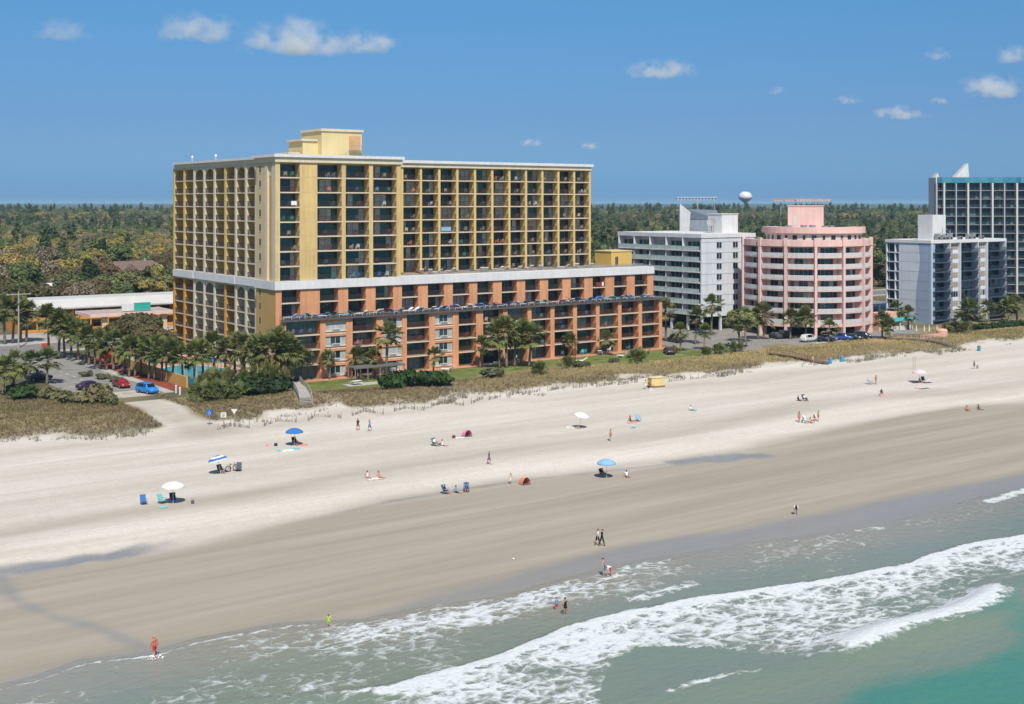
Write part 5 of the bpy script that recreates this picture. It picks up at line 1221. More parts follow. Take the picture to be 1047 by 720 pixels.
def bush(kd, px, yb, wpx, hpx, label, group=None, name='shrub', z=GZ):
    s, t = at(px, yb, z); z = zs(s, t) if t < 198 else GZ; D = depth(s, t); o = thing(name, label, 'shrub', (s, t, z - .1), rf.uniform(0, 6.28), group)
    w = wpx * D / F / 2.5; o.scale = (w, w, hpx * D / F / 1.25); link('foliage', rf.choice(BUSH[kd]), o)
    b = MB(); b.tube([(0, 0, -.1), (.05, 0, .5)], [.06, .03], 5); b.tube([(0, 0, 0), (.3, .1, .5)], [.05, .02], 5); b.build('stem', BARK, o, (0, 0, 0)); return o
for q in range(6):
    bush('hedge', 395 + q * 12 + rf.uniform(-2, 2), 399 - q * 1.0, rf.uniform(28, 34), rf.uniform(16, 21), f'dark green glossy shrub, {ORD[q]} from the left in the clump below the podium', 'dark shrubs below the podium', 'evergreen_shrub')
for px, yb, w, h, l in ((503, 388, 34, 11, 'low grey green shrub right of the dark hedge clump'), (594, 378, 22, 8, 'low grey shrub between two palmettos on the dune'), (628, 372, 14, 8, 'small green shrub left of the last palmetto by the podium')):
    bush('greyg', px, yb, w, h, l)
for px, yb, w, h, l in ((24, 408, 40, 16, 'bright green shrub under the leftmost palms'), (13, 404, 20, 14, 'small shrub at the left edge under the palms')): bush('hedge', px, yb, w, h, l)
for q, (px, yb, w, h) in enumerate(((78, 412, 34, 14), (92, 413, 30, 20), (106, 412, 30, 24), (114, 414, 22, 14), (55, 408, 40, 12))): bush('scrub', px, yb, w, h, f'olive wind bent scrub, {ORD[q]} of the thicket beside the dark parked cars', 'scrub beside the parked cars')
bush('dark', 100, 409, 34, 18, 'dark leafy core of the thicket before the red car')
for q, (px, yb, w, h) in enumerate(((270, 404, 44, 18), (250, 404, 40, 22), (284, 402, 34, 22))): bush('dark', px, yb, w, h, f'dark undergrowth shrub, {ORD[q]} of three under the corner palms', 'undergrowth under the corner palms')
for q in range(7): bush('hedge', 1001 + q * 7, 338 - q * .6, 15, 9, f'clipped green shrub, {ORD[q]} from the left in the hedge before the wave hotel', 'hedge shrubs before the wave hotel')
for q in range(4): bush('scrub', 968 + q * 8, 337, 14, 10, f'olive shrub, {ORD[q]} from the left beside the pink pool wall', 'shrubs beside the pink pool wall')
for q, px in enumerate((88, 104, 118, 122)): bush('greyg', px, 385 + q * 2.6, 16, 7, f'low shrub, {ORD[q]} from the far end of the red mulch bed', 'shrubs in the red mulch bed')
# saw palmettos: low fans with no trunk
def palmetto_proto(i):
    r = random.Random(500 + i); f = MB()
    for k in range(60):
        el = R(r.uniform(8, 85)); az = r.uniform(0, 6.283); d = Vector((math.cos(az) * math.cos(el), math.sin(az) * math.cos(el), math.sin(el))); st = Vector((r.uniform(-.5, .5), r.uniform(-.5, .5), .0)); pl = r.uniform(.45, 1.0); side_ = d.cross(Vector((0, 0, 1))).normalized(); upv = side_.cross(d); tip = st + d * pl
        f.add([st + side_ * .015, st - side_ * .015, tip - side_ * .015, tip + side_ * .015], [(0, 1, 2, 3)])
        for q in range(9):
            a = (q - 4) * .33; dd = d * math.cos(a) + side_ * math.sin(a) + upv * r.uniform(-.15, .15); l_ = r.uniform(.4, .6) * (1 - .2 * abs(a)); s2 = (side_ * math.cos(a) - d * math.sin(a)) * .05; mid = tip + dd * l_ * .55; e = tip + dd * l_ - Vector((0, 0, .12)); f.add([tip, mid - s2, e, mid + s2], [(0, 1, 2, 3)])
    return f.mesh('fronds', PALM)
PMT = [palmetto_proto(i) for i in range(3)]
def palmetto(px, yb, wpx, hpx, label, group):
    s, t = at(px, yb, GZ); D = depth(s, t); o = thing('palmetto', label, 'palmetto', (s, t, (zs(s, t) if t < 198 else GZ) - .05), rf.uniform(0, 6.28), group); w = wpx * D / F / 2.6; o.scale = (w, w, hpx * D / F / 1.35); link('fronds', rf.choice(PMT), o)
    b = MB(); 
    for q in range(3): b.tube([(q * .2 - .2, .1 * q, -.05), (q * .3 - .3, .15 * q, .35)], [.09, .06], 6)
    b.build('stem', PALMBARK, o, (0, 0, 0))
for q, (px, yb, w, h) in enumerate(((551, 384, 26, 15), (582, 379, 26, 15), (652, 374, 28, 20))): palmetto(px, yb, w, h, f'bushy saw palmetto, {ORD[q]} from the left along the dune before the podium', 'palmettos before the podium')
for q, (px, yb, w, h) in enumerate(((205, 409, 34, 24), (222, 411, 40, 27), (238, 409, 34, 24), (214, 402, 40, 30), (232, 400, 40, 30), (255, 399, 34, 30), (276, 397, 34, 34), (290, 398, 28, 26))): palmetto(px, yb, w, h, f'big palmetto clump, {ORD[q]} in the thicket left of the boardwalk', 'palmettos left of the boardwalk')
for q, (px, yb, w, h) in enumerate(((722, 364, 18, 12), (736, 363, 24, 14), (753, 360, 22, 14), (690, 361, 12, 9))): palmetto(px, yb, w, h, f'palmetto, {ORD[q]} of the group beside the forecourt', 'palmettos beside the forecourt')
for q, (px, yb, w, h) in enumerate(((984, 342, 26, 14), (972, 342, 18, 10))): palmetto(px, yb, w, h, f'yellowish palmetto, {ORD[q]} of two beside the hedge of the wave hotel', 'palmettos by the wave hotel hedge')
s_, t_ = at(756, 356, GZ); tree('green', 1, (s_, t_, GZ), 1, (.78, .78, .72), 'small rounded green tree in the forecourt between white and pink hotel', None)
for q, (px, yb, sc2) in enumerate(((126, 358, .72), (142, 357, .8), (154, 360, .7))): s_, t_ = at(px, yb, GZ); tree('oak', q, (s_, t_, GZ), q, (sc2,) * 3, f'spreading oak by the motel canopy, {ORD[q]} from the left of three', 'oaks by the motel canopy')

# ================================================================== SMALLER STRUCTURES
# motel with white roof, left
MS0, MT = 79.5, 320.0
mo = thing('motel', 'low orange two storey motel with a long white roof fascia', 'motel', (MS0, MT, GZ))
w_ = MB(); ML = 44; w_.box(MS0, MS0 + ML, MT + 2.2, MT + 14, GZ, 8.2); w_.box(MS0, MS0 + .5, MT, MT + 2.2, GZ, 8.2)
for i in range(11): w_.box(MS0 + 4.4 * i + 4, MS0 + 4.4 * i + 4.35, MT + .1, MT + .45, GZ, 8.2)
w_.box(MS0 + .5, MS0 + ML, MT, MT + .15, 5.35, 6.3); w_.box(MS0 + .5, MS0 + ML, MT + .16, MT + 2.2, 5.1, 5.34); w_.box(MS0 + .5, MS0 + ML, MT + .02, MT + .12, GZ, GZ + .7)
w_.build('wall', mat('motel_orange', (.62, .27, .06), .85, .06, .3, streak=.08), mo)
b = MB(); b.box(MS0 - .8, MS0 + ML + .8, MT - 1.2, MT + 15, 8.2, 8.6); b.add([(MS0 - .8, MT - 1.25, 8.35), (MS0 + ML + .8, MT - 1.25, 8.35), (MS0 + ML + .8, MT + .9, 10.6), (MS0 - .8, MT + .9, 10.6), (MS0 - .8, MT + 15, 10.3), (MS0 + ML + .8, MT + 15, 10.3)], [(0, 1, 2, 3), (3, 2, 5, 4)]); b.build('roof', mat('white_roof', (.52, .505, .475), .8, .05, .3, streak=.06), mo)
for i in range(10):
    for z in (GZ + .1, 5.45): b = MB(); b.box(MS0 + 4.4 * i + 1.2, MS0 + 4.4 * i + 3.4, MT + 2.1, MT + 2.22, z + .7, z + 2.2); b.build('window', GLASS, mo)
cn = thing('entrance_canopy', 'flat motel entrance canopy with pale edge on square columns', 'canopy', (96, 306, GZ))
cs0, ct0 = at(81, 345, GZ); cs0, cs1, ct = 92.0, 112.5, 304.0
b = MB(); b.box(cs0, cs1, ct, ct + 12, 7.2, 7.5); b.build('ceiling', mat('canopy_brown', (.20, .12, .08), .8), cn)
b = MB(); b.box(cs0 - .3, cs1 + .3, ct - .3, ct, 7.1, 7.9); b.box(cs0 - .3, cs0, ct + .01, ct + 12, 7.1, 7.9); b.box(cs1, cs1 + .3, ct + .01, ct + 12, 7.1, 7.9); b.box(cs0, cs1, ct + .01, ct + 12, 7.52, 7.85, 1); b.build('fascia', [mat('pale_pink_trim', (.64, .46, .40), .8), mat('canopy_roof', (.40, .33, .29), .9)], cn)
for x in (cs0 + 3, cs1 - 2.6):
    b = MB(); b.box(x, x + 1.3, ct + .8, ct + 2, GZ, 7.2); b.build('column', BUFF, cn)
sg = thing('roof_sign', 'teal and white box sign standing on the motel canopy', 'sign', (104, 306, 7.85)); 
b = MB(); b.box(103.2, 107.4, 306, 306.4, 8.1, 10.0, 0); b.box(100.2, 103.19, 306, 306.4, 8.1, 9.8, 1); b.build('panel', [mat('teal_paint', (.03, .36, .28), .6), WHITE], sg)
b = MB(); b.tube([(101, 306.2, 7.8), (101, 306.2, 8.1)], .08, 5); b.tube([(106.5, 306.2, 7.8), (106.5, 306.2, 8.1)], .08, 5); b.build('leg', METAL, sg)

def house(name, px, py, w, d, h, rh, wallm, roofm, label, rz=0, z=GZ):
    s, t = at(px, py, z); o = thing(name, label, 'house', (s, t, GZ), rz); b = MB(); b.box(-w / 2, w / 2, -d / 2, d / 2, 0, h); b.build('wall', wallm, o, (0, 0, 0))
    b = MB(); e = .5; q = min(w, d) * .5
    b.add([(-w / 2 - e, -d / 2 - e, h), (w / 2 + e, -d / 2 - e, h), (w / 2 + e, d / 2 + e, h), (-w / 2 - e, d / 2 + e, h), (-w / 2 + q * .7, 0, h + rh), (w / 2 - q * .7, 0, h + rh)], [(0, 1, 5, 4), (1, 2, 5), (2, 3, 4, 5), (3, 0, 4), (0, 3, 2, 1)])
    rf_ = b.build('roof', roofm, o, (0, 0, 0))
    b = MB(); b.extrude([(-w * .2, -d / 2 - .6, h + .1), (w * .05, -d / 2 - .6, h + .1), (-w * .075, -d / 2 - .6, h + rh * .75)], (0, d * .5, 0)); b.build('gable', roofm, rf_, (0, 0, 0))
    b = MB(); b.box(w * .2, w * .2 + .8, -.3, .5, h + .3, h + rh + .8); b.build('chimney', mat('grey_block', (.30, .29, .28), .9), rf_, (0, 0, 0))
    for i in range(3): b = MB(); x = -w * .35 + i * w * .32; b.box(x, x + 1.4, -d / 2 - .04, -d / 2 + .1, h * .35, h * .8); b.build('window', GLASS, o, (0, 0, 0))
    return o
BROWNR = mat('brown_shingles', (.17, .115, .09), .9, .2, .8, .3); GREYR = mat('grey_shingles', (.27, .26, .27), .9, .2, .8, .3)
GREYBL = mat('grey_blue_siding', (.26, .28, .31), .8)
house('brown_roofed_house', 134, 287, 27, 13, 4.2, 4.0, GREYBL, BROWNR, 'wide house with brown hipped roof among the trees beyond the motel')
house('white_roofed_house', 52, 313, 18, 10, 4.0, 3.2, OFFW, mat('white_metal_roof', (.62, .62, .63), .7), 'house with a pale roof half hidden by oaks just behind the motel')
house('grey_roofed_house', 34, 303, 15, 9, 3.5, 2.8, OFFW, GREYR, 'small grey roofed house between oaks at the left, behind the motel')
house('flat_white_shed', 172, 297, 11, 8, 5.0, .5, OFFW, mat('white_metal_roof', (.62, .62, .63), .7), 'small flat white roofed building beside the left edge of the hotel')
house('tan_roofed_house', 917, 268, 22, 12, 4.5, 3, OFFW, mat('tan_shingles', (.36, .30, .25), .9, .2), 'house with pale tan roof in the trees left of the dark tower')
# shed with white gable and dark roof behind the white hotel
s_, t_ = at(715, 266, GZ); D_ = depth(s_, t_); o = thing('gabled_hall', 'hall with a tall white gable and long dark roof behind the white hotel', 'building', (s_, t_, GZ), -math.atan2(US, UT)); k_ = D_ / F
b = MB(); b.extrude([(-20 * k_, 0, 0), (-12 * k_, 0, 0), (-9 * k_, 0, 49 * k_), (-20 * k_, 0, 58 * k_)], (0, 3, 0)); b.build('gable', WHITE, o, (0, 0, 0))
b = MB(); b.box(-14 * k_, 21 * k_, 3.1, 16, 0, 41 * k_); b.build('wall', mat('slate_wall', (.26, .29, .33), .8), o, (0, 0, 0))
b = MB(); b.add([(-11 * k_, 2.9, 52 * k_), (-14 * k_, 3.0, 42 * k_), (21.5 * k_, 3.0, 41 * k_), (21.5 * k_, 12, 51 * k_), (-11 * k_, 12, 52 * k_)], [(0, 1, 2, 3, 4)]); b.build('roof', mat('slate_roof', (.14, .17, .21), .8), o, (0, 0, 0))
b = MB()
for x in range(13): b.box((-18 + x * 3.4) * k_, (-17.7 + x * 3.4) * k_, 18, 22, 62 * k_, 64 * k_)
b.box(-19 * k_, 24 * k_, 18, 18.6, 64 * k_, 64.7 * k_); b.box(-19 * k_, 24 * k_, 21.4, 22, 61.3 * k_, 62 * k_)
for x in (-15, 3, 21): b.box(x * k_, (x + .35) * k_, 18.2, 19, 0, 62 * k_)
b.build('roof_frame', mat('weathered_frame', (.56, .57, .57), .8), o, (0, 0, 0))
# water tower
WD = 2200.; X_ = (762 - CX) / F * WD; s_, t_ = UT * X_ + US * WD, -US * X_ + UT * WD; o = thing('water_tower', 'white bulb shaped water tower above the far woods', 'water tower', (s_, t_, GZ)); zc = 35 + (207 - 201.5) * WD / F - GZ
b = MB(); b.lathe([(r * 2.1, zc + (z - zc) * 2.1) for r, z in [(.01, zc + 4.6), (2.2, zc + 4.4), (4.2, zc + 3.3), (5.5, zc + 1.5), (5.9, zc), (5.5, zc - 1.2), (4.2, zc - 2.6), (2.6, zc - 3.8), (1.2, zc - 5.2)]], 32); b.build('tank', mat('tank_white', (.66, .67, .68), .5, .08, .2, streak=.08), o, (0, 0, 0), True)
b = MB(); b.lathe([(2.5, zc - 10.8), (1.7, zc - 14), (1.6, 4), (3.4, 0)], 20); b.build('stem', mat('tank_stem', (.60, .61, .62), .6), o, (0, 0, 0), True)
b = MB(); b.lathe([(.9, zc + 9.5), (.9, zc + 10.6), (.01, zc + 10.8)], 10); b.build('cap', METAL, o, (0, 0, 0))
# utility pole by the boulevard
s_, t_ = at(19, 356, GZ); o = thing('utility_pole', 'pale utility pole with crossarm at the left edge by the boulevard', 'pole', (s_, t_, GZ)); D_ = depth(s_, t_); h_ = (356 - 298) * D_ / F
b = MB(); b.tube([(0, 0, -.2), (0, 0, h_)], [.2, .13], 8); b.build('post', mat('weathered_wood', (.36, .33, .29), .9, .15), o, (0, 0, 0)); b = MB(); b.box(-2.6, 2.6, -.09, .09, h_ - .75, h_ - .55); b.build('crossarm', mat('weathered_wood', (.36, .33, .29)), o, (0, 0, 0))
b = MB()
for x in (-2.4, -1.2, 1.2, 2.4): b.tube([(x, 0, h_ - .55), (x, 0, h_ - .25)], .07, 6)
b.build('insulator', METAL, o, (0, 0, 0)); b = MB(); b.tube([(0, -.3, h_ - 2.6), (0, -.3, h_ - 1.6)], .28, 8); b.build('transformer', METAL, o, (0, 0, 0))
b = MB()
for x in (-2.4, 2.4):
    for sgn in (-1, 1): b.tube([(s_ + x * .2, t_ + x * .05, GZ + h_ - .25), (s_ + sgn * 22, t_, GZ + h_ - 1.2), (s_ + sgn * 45, t_, GZ + h_ - .3)], .025, 4)
# pool wall, pools, slides
YW = mat('yellow_garden_wall', (.58, .36, .11), .85, .08, .3, streak=.12)
b = MB(); b.box(79.9, 80.2, 209.6, 262, GZ, GZ + 1.9); o = b.build('garden_wall', YW); tag(o, 'long low yellow wall between the palms and the pool', 'wall')
for t0 in np.arange(210, 262, 6.5):
    pass
o = thing('pool_fence', 'dark blue fence at the sea end of the pool deck', 'fence', (80.2, 210, GZ)); b = MB(); b.box(80.2, 96, 209.9, 209.98, GZ + .3, GZ + 1.5); b.build('screen', mat('blue_screen', (.03, .13, .20), .7), o)
b = MB()
for i in range(9): b.box(80.2 + i * 1.95, 80.3 + i * 1.95, 209.85, 210.05, GZ, GZ + 1.6)
b.build('posts', METAL, o).name = 'post'
POOLW = mat('pool_water', (.06, .42, .52), .08, .15, .8, .15, .5); COPE = mat('pool_coping', (.60, .56, .50), .8)
def pool(label, pts, z=GZ + .02):
    c = (sum(p[0] for p in pts) / len(pts), sum(p[1] for p in pts) / len(pts)); o = thing('swimming_pool', label, 'pool', (c[0], c[1], z)); n = len(pts)
    inn = [(c[0] + (x - c[0]) * .94, c[1] + (y - c[1]) * .94) for x, y in pts]; b = MB(); b.add([(x, y, z + .10) for x, y in pts] + [(x, y, z + .10) for x, y in inn] + [(x, y, z) for x, y in pts], [(i, (i + 1) % n, n + (i + 1) % n, n + i) for i in range(n)] + [(i, (i + 1) % n, 2 * n + (i + 1) % n, 2 * n + i) for i in range(n)]); b.build('coping', COPE, o)
    b = MB(); b.add([(x, y, z + .06) for x, y in inn], [tuple(range(n))]); b.build('water', POOLW, o); return o
def oval(cx_, cy_, rx, ry, n=28, wob=.12): return [(cx_ + rx * (1 + wob * math.cos(3 * a)) * math.cos(a), cy_ + ry * (1 + wob * math.sin(2 * a)) * math.sin(a)) for a in [2 * math.pi * k / n for k in range(n)]]
pool('large turquoise free form pool behind the palm row', oval(88.5, 228, 6.2, 11)); pool('small blue pool at the sea end of the deck', oval(88, 214.2, 6, 3.0)); pool('shallow play pool at the far end of the deck', oval(88.5, 250, 5.5, 6.5))
def play(name, label, cat, s, t, build, mats):
    o = thing(name, label, cat, (s, t, GZ + .02)); 
    for pn, b, m in build: b.build(pn, m, o, (0, 0, 0), True)
RED = mat('red_plastic', (.55, .05, .045), .5, .08); GRNP = mat('green_plastic', (.10, .45, .05), .5, .08); TEALP = mat('teal_fabric', (.03, .30, .27), .8, .1); ORP = mat('orange_plastic', (.65, .22, .03), .5, .08); BLUP = mat('blue_plastic', (.04, .18, .50), .5, .08)
s_, t_ = at(107.5, 372, GZ); b = MB(); b.blob((0, 0, 2.0), (1.2, 1.2, 1.1), 16); b2 = MB(); b2.tube([(0, 0, 0), (0, 0, 1.0)], [.3, .2], 8)
play('water_mushroom', 'round red play feature on a short post beside the pool', 'play feature', s_, t_, [('ball', b, RED), ('post', b2, METAL)], 0)
s_, t_ = at(123, 374, GZ); b = MB(); b.tube([(0, 0, 3), (.6, -.8, 2.4), (1.0, -2.0, 1.2), (1.1, -3.2, .4)], .45, 8); b2 = MB(); [b2.tube([(x, 0, 0), (x, 0, 3.2)], .09, 6) for x in (-.5, .5)]
play('water_slide', 'lime green pool slide seen between palm trunks', 'slide', s_, t_, [('chute', b, GRNP), ('leg', b2, METAL)], 0)
s_, t_ = at(136, 376, GZ); b = MB(); b.tube([(0, 0, 3.2), (.9, -.6, 2.6), (1.3, -1.8, 1.4), (1.2, -3.0, .5)], .6, 8); b2 = MB(); [b2.tube([(x, .2, 0), (x, .2, 3.4)], .1, 6) for x in (-.6, .6)]
play('water_slide', 'red pool slide right of the lime green slide', 'slide', s_, t_, [('chute', b, RED), ('leg', b2, METAL)], 0)
def sunshade(label, px, py, m, r=2.0, h=3.0, kind='pool_parasol'):
    s, t = at(px, py, GZ); o = thing(kind, label, 'parasol', (s, t, GZ + .02)); b = MB(); b.lathe([(.01, h + .6), (r * .5, h + .25), (r, h - .15), (r * .98, h - .35)], 8); b.build('canopy', m, o, (0, 0, 0)); b = MB(); b.tube([(0, 0, 0), (0, 0, h + .6)], .05, 6); b.build('pole', METAL, o, (0, 0, 0)); return o
sunshade('teal parasol on the far side of the pool deck', 164, 366, TEALP, 2.6); sunshade('blue parasol on the pool deck by the hotel corner', 213, 384, BLUP, 1.8); sunshade('white parasol on the terrace under the hotel arches', 226, 385, WHITE, 1.6)
s_, t_ = at(234, 392, GZ); o = thing('deck_ramp', 'terracotta tiled pool terrace steps beside the grove', 'steps', (s_, t_, GZ)); b = MB()
for i in range(6): b.box(-2.5, 2.5, -2 + i * .7, -1.3 + i * .7, 0, .22 * (i + 1))
b.build('flight', mat('terracotta_walk', (.50, .24, .14)), o, (0, 0, 0)); b = MB()
for x in (-2.5, 2.5): b.tube([(x, -2, .9), (x, 2.2, 2.3)], .05, 6); [b.tube([(x, -1.9 + k * 1.3, .1), (x, -1.9 + k * 1.3, .95 + k * .45)], .04, 5) for k in range(4)]
b.build('handrail', WHITE, o, (0, 0, 0))
# bollards on the mulch
for q, (px, py) in enumerate(((180, 402), (184, 404))):
    s_, t_ = at(px, py, GZ); b = MB(); b.lathe([(.16, 0), (.16, 1.1), (.2, 1.15), (.12, 1.35), (.01, 1.4)], 10); o = b.build('bollard', WHITE); o.location = (s_, t_, GZ); tag(o, ['white bollard at the end of the mulch bed, left of a pair', 'white bollard at the end of the mulch bed, right of a pair'][q], 'bollard', 'white bollards by the street end')
# boardwalk steps, centre
WOOD = mat('grey_boards', (.40, .37, .32), .9, .15, 1.2, .2); WOODB = mat('brown_boards', (.24, .16, .10), .9, .15, 1.2, .2)
def boardwalk(label, a, c, w, m, cat='boardwalk', rails=True, h=.35):
    """planked way from a to c on posts, following the dune"""
    o = thing('boardwalk', label, cat, (a[0], a[1], zs(*a))); A_ = Vector((a[0], a[1], 0)); d = Vector((c[0] - a[0], c[1] - a[1], 0)); Ln = d.length; d.normalize(); p = Vector((-d.y, d.x, 0)); n = int(Ln / .45); b = MB()
    hs = [max(zs(*(A_ + d * (Ln * k / 12))[:2]) for k in range(max(0, i - 1), min(13, i + 2))) + h for i in range(13)]
    H = lambda u: float(np.interp(u / Ln * 12, range(13), hs)); hs[0] = zs(*a) + .12
    for i in range(n): u = Ln * (i + .5) / n; b.obox(A_ + d * u + Vector((0, 0, H(u))), d * (.2), p * w / 2, Vector((0, 0, .03)))
    b.build('planks', m, o); 
    if rails:
        for sgn in (-1, 1):
            b = MB(); k = int(Ln / 1.6)
            for i in range(k + 1): u = Ln * i / k; q = A_ + d * u + p * sgn * w / 2; b.tube([(q.x, q.y, zs(q.x, q.y) - .3), (q.x, q.y, H(u) + 1.0)], .06, 5)
            for zz in (1.0, .6): b.tube([tuple(A_ + d * (Ln * i / 12) + p * sgn * (w / 2 + .02) + Vector((0, 0, H(Ln * i / 12) + zz))) for i in range(13)], .05, 5)
            b.build('railing', m, o)
    return o
boardwalk('grey wooden dune walk with railings leading down to the sand', at(313, 414, 2.2), at(300, 391, 2.7), 2.0, WOOD)
boardwalk('brown wooden walkway crossing the dune before the pink hotel', at(848, 370, 2.4), at(786, 364, 2.7), 2.0, WOODB)
boardwalk('weathered dark boardwalk curving in front of the pink pool wall', at(972, 353, 2.6), at(912, 347, 2.7), 1.8, mat('dark_boards', (.17, .15, .13), .9, .15, 1.2))
# garden pergola on the lawn
s_, t_ = at(405, 392, GZ); t_ = 197.5; s0_, s1_ = on_t(364, t_), on_t(414, t_); o = thing('pergola', 'long grey slatted pergola with benches on the lawn before the podium', 'pergola', (s0_, t_, GZ)); b = MB(); gw = mat('pergola_grey', (.22, .20, .18), .9, .15)
for i in range(36): x = s0_ + (s1_ - s0_) * i / 35; b.box(x - .06, x + .06, t_, t_ + 3.2, GZ + 2.55, GZ + 2.7)
for y in (t_ + .2, t_ + 2.9): b.box(s0_ - .3, s1_ + .3, y, y + .12, GZ + 2.4, GZ + 2.54)
b.build('slatted_roof', gw, o)
for i in range(5):
    for y in (t_ + .2, t_ + 2.9): b = MB(); x = s0_ + (s1_ - s0_) * i / 4; b.box(x - .07, x + .07, y, y + .14, GZ, GZ + 2.4); b.build('post', gw, o)
o = thing('picnic_table', 'white picnic table on the pale slab under the pergola end', 'table', (s0_ - 1, t_ - 2.0, GZ)); b = MB(); b.box(-.9, .9, -.4, .4, .70, .76); b.build('tabletop', WHITE, o, (0, 0, 0))
for y in (-.75, .75): b = MB(); b.box(-.9, .9, y - .14, y + .14, .42, .47); b.build('bench', WHITE, o, (0, 0, 0))
b = MB(); [b.tube([(x, -.7, 0), (x, 0, .7), (x, .7, 0)], .04, 5) for x in (-.6, .6)]; b.build('trestle', METAL, o, (0, 0, 0))
flat('garden_slab', rect(s0_ - 3, s0_ + 4, t_ - 3.4, t_ - .4), GZ + .02, M_CONC)
# pink pool court before the wave hotel
PW = mat('coral_wall', (.66, .38, .28), .85, .06, .3, streak=.08)
s0_, t0_ = at(941, 349, GZ); s1_, t1_ = at(975, 347, GZ); o = thing('pool_court_wall', 'coral pink curved wall round the pool court of the wave hotel', 'wall', (s0_, t0_, GZ)); b = MB(); b.box(s0_, s1_, t0_, t0_ + .35, GZ, GZ + 1.4); b.build('wall', PW, o); b = MB(); b.lathe([(1.3, GZ), (1.3, GZ + 1.9), (1.0, GZ + 2.2), (.01, GZ + 2.35)], 16, (s1_ - .4, t0_ + .9)); b.build('round_end', PW, o)
flat('pool_terrace', rect(s0_ - 10, s1_ + .5, t0_ + .4, t0_ + 9), GZ + .03, M_PINKP)
s2_, t2_ = at(921, 338, GZ); o = thing('pool_bar', 'low pool bar with a flat turquoise roof and coral wall', 'kiosk', (s2_, t2_, GZ)); b = MB(); b.box(-5, 5.5, 0, 3.5, 2.5, 3.0); b.box(-5.2, 5.7, -.2, 0, 2.4, 3.3); b.build('roof', mat('turquoise_roof', (.10, .46, .46), .6), o, (0, 0, 0)); b = MB(); b.box(-5.5, 3, 2.4, 6, 0, 4.4); b.build('wall', PW, o, (0, 0, 0))
for x in (-4.6, 0, 5): b = MB(); b.box(x - .12, x + .12, .1, .34, 0, 2.5); b.build('post', OFFW, o, (0, 0, 0))
b = MB(); b.box(-4.5, 4.8, .6, 1.1, 0, 1.1); b.build('counter', OFFW, o, (0, 0, 0))
for q, px in enumerate((937, 945, 950, 958)):
    s_, t_ = at(px, 344, GZ); o = thing('closed_parasol', f'closed white parasol, {ORD[q]} from the left on the pool terrace of the wave hotel', 'parasol', (s_, t_, GZ), 0, 'closed parasols of the pool court'); b = MB(); b.tube([(0, 0, 1.2), (0, 0, 1.8), (0, 0, 2.8)], [.22, .18, .04], 8); b.build('canopy', WHITE, o, (0, 0, 0)); b = MB(); b.tube([(0, 0, 0), (0, 0, 1.25)], .04, 6); b.build('pole', METAL, o, (0, 0, 0))
s_, t_ = at(898, 337, GZ); o = thing('blue_garage', 'low glazed building with blue screen between the pink and the wave hotel', 'building', (s_, t_ + 6, GZ)); b = MB(); b.box(0, 11, 0, 9, 0, 5.8); b.build('wall', mat('dark_blue_wall', (.05, .12, .24), .8), o, (0, 0, 0)); b = MB(); b.box(-.2, 11.2, -.2, 9.2, 5.8, 6.2); b.build('roof', METAL, o, (0, 0, 0))
for i in range(4): b = MB(); b.box(.4 + i * 2.7, 2.6 + i * 2.7, -.06, .05, 3.2, 5.4); b.build('window', GLASS, o, (0, 0, 0))
b = MB(); b.box(.4, 10.6, -.1, -.02, .5, 2.8); b.build('screen', BLUP, o, (0, 0, 0))
# sand fences
FENCE = mat('weathered_slats', (.21, .18, .15), .95, .2, 2)
def sand_fence(p0, p1, label):
    a = on_sand(*p0); c = on_sand(*p1); o = thing('sand_fence', label, 'fence', a, 0, 'slatted sand fences at the dune toe'); A_ = Vector(a[:2]); d = Vector(c[:2]) - A_; Ln = d.length; d.normalize(); n = max(8, int(Ln / .13)); b = MB(); r = random.Random(int(a[0] * 7)); pz = r.uniform(0, 6)
    for i in range(n):
        u = Ln * i / n; q = A_ + d * u; z = zs(q.x, q.y); h = .68 + .12 * math.sin(u * 1.3 + pz) - r.uniform(0, .18); l = .12 * math.sin(u * .8 + pz)
        if r.random() < .3 and i not in (0, n - 1): continue
        b.obox((q.x - a[0] + d.y * l * .5, q.y - a[1] - d.x * l * .5, z - a[2] + h / 2 - .1), (d.x * .035, d.y * .035, 0), (-d.y * .01 + 0, d.x * .01, 0), (d.y * l * .5, -d.x * l * .5, h / 2))
    b.build('slats', FENCE, o, (0, 0, 0)); b = MB(); k = max(2, int(Ln / 2.2))
    for i in range(k + 1): q = A_ + d * (Ln * i / k); z = zs(q.x, q.y); b.tube([(q.x - a[0], q.y - a[1], z - a[2] - .2), (q.x - a[0], q.y - a[1], z - a[2] + .95)], .04, 5)
    b.build('post', FENCE, o, (0, 0, 0))
FN = [((223, 440), (236, 436)), ((236, 436), (255, 438)), ((270, 436), (284, 431)), ((284, 431), (303, 432)), ((315, 431), (322, 426)), ((322, 426), (349, 428)), ((360, 425.5), (372, 421)), ((372, 421), (392, 424)), ((403, 421), (414, 418)), ((414, 418), (434, 420)), ((441, 416), (455, 412)), ((455, 412), (474, 415)), ((482, 413), (494, 408)), ((500, 409), (512, 406)), ((518, 405.5), (530, 402.5)), ((537, 403), (552, 400)), ((560, 400), (578, 397)), ((586, 397), (600, 395.5)), ((610, 396), (626, 393)), ((632, 394), (652, 391)), ((684, 390.5), (700, 388.5)), ((706, 388), (722, 386.5)), ((735, 386), (752, 383))]
for q, (p0, p1) in enumerate(FN): sand_fence(p0, p1, f'weathered sand fence panel, {ORD[q]} from the left along the dune toe')
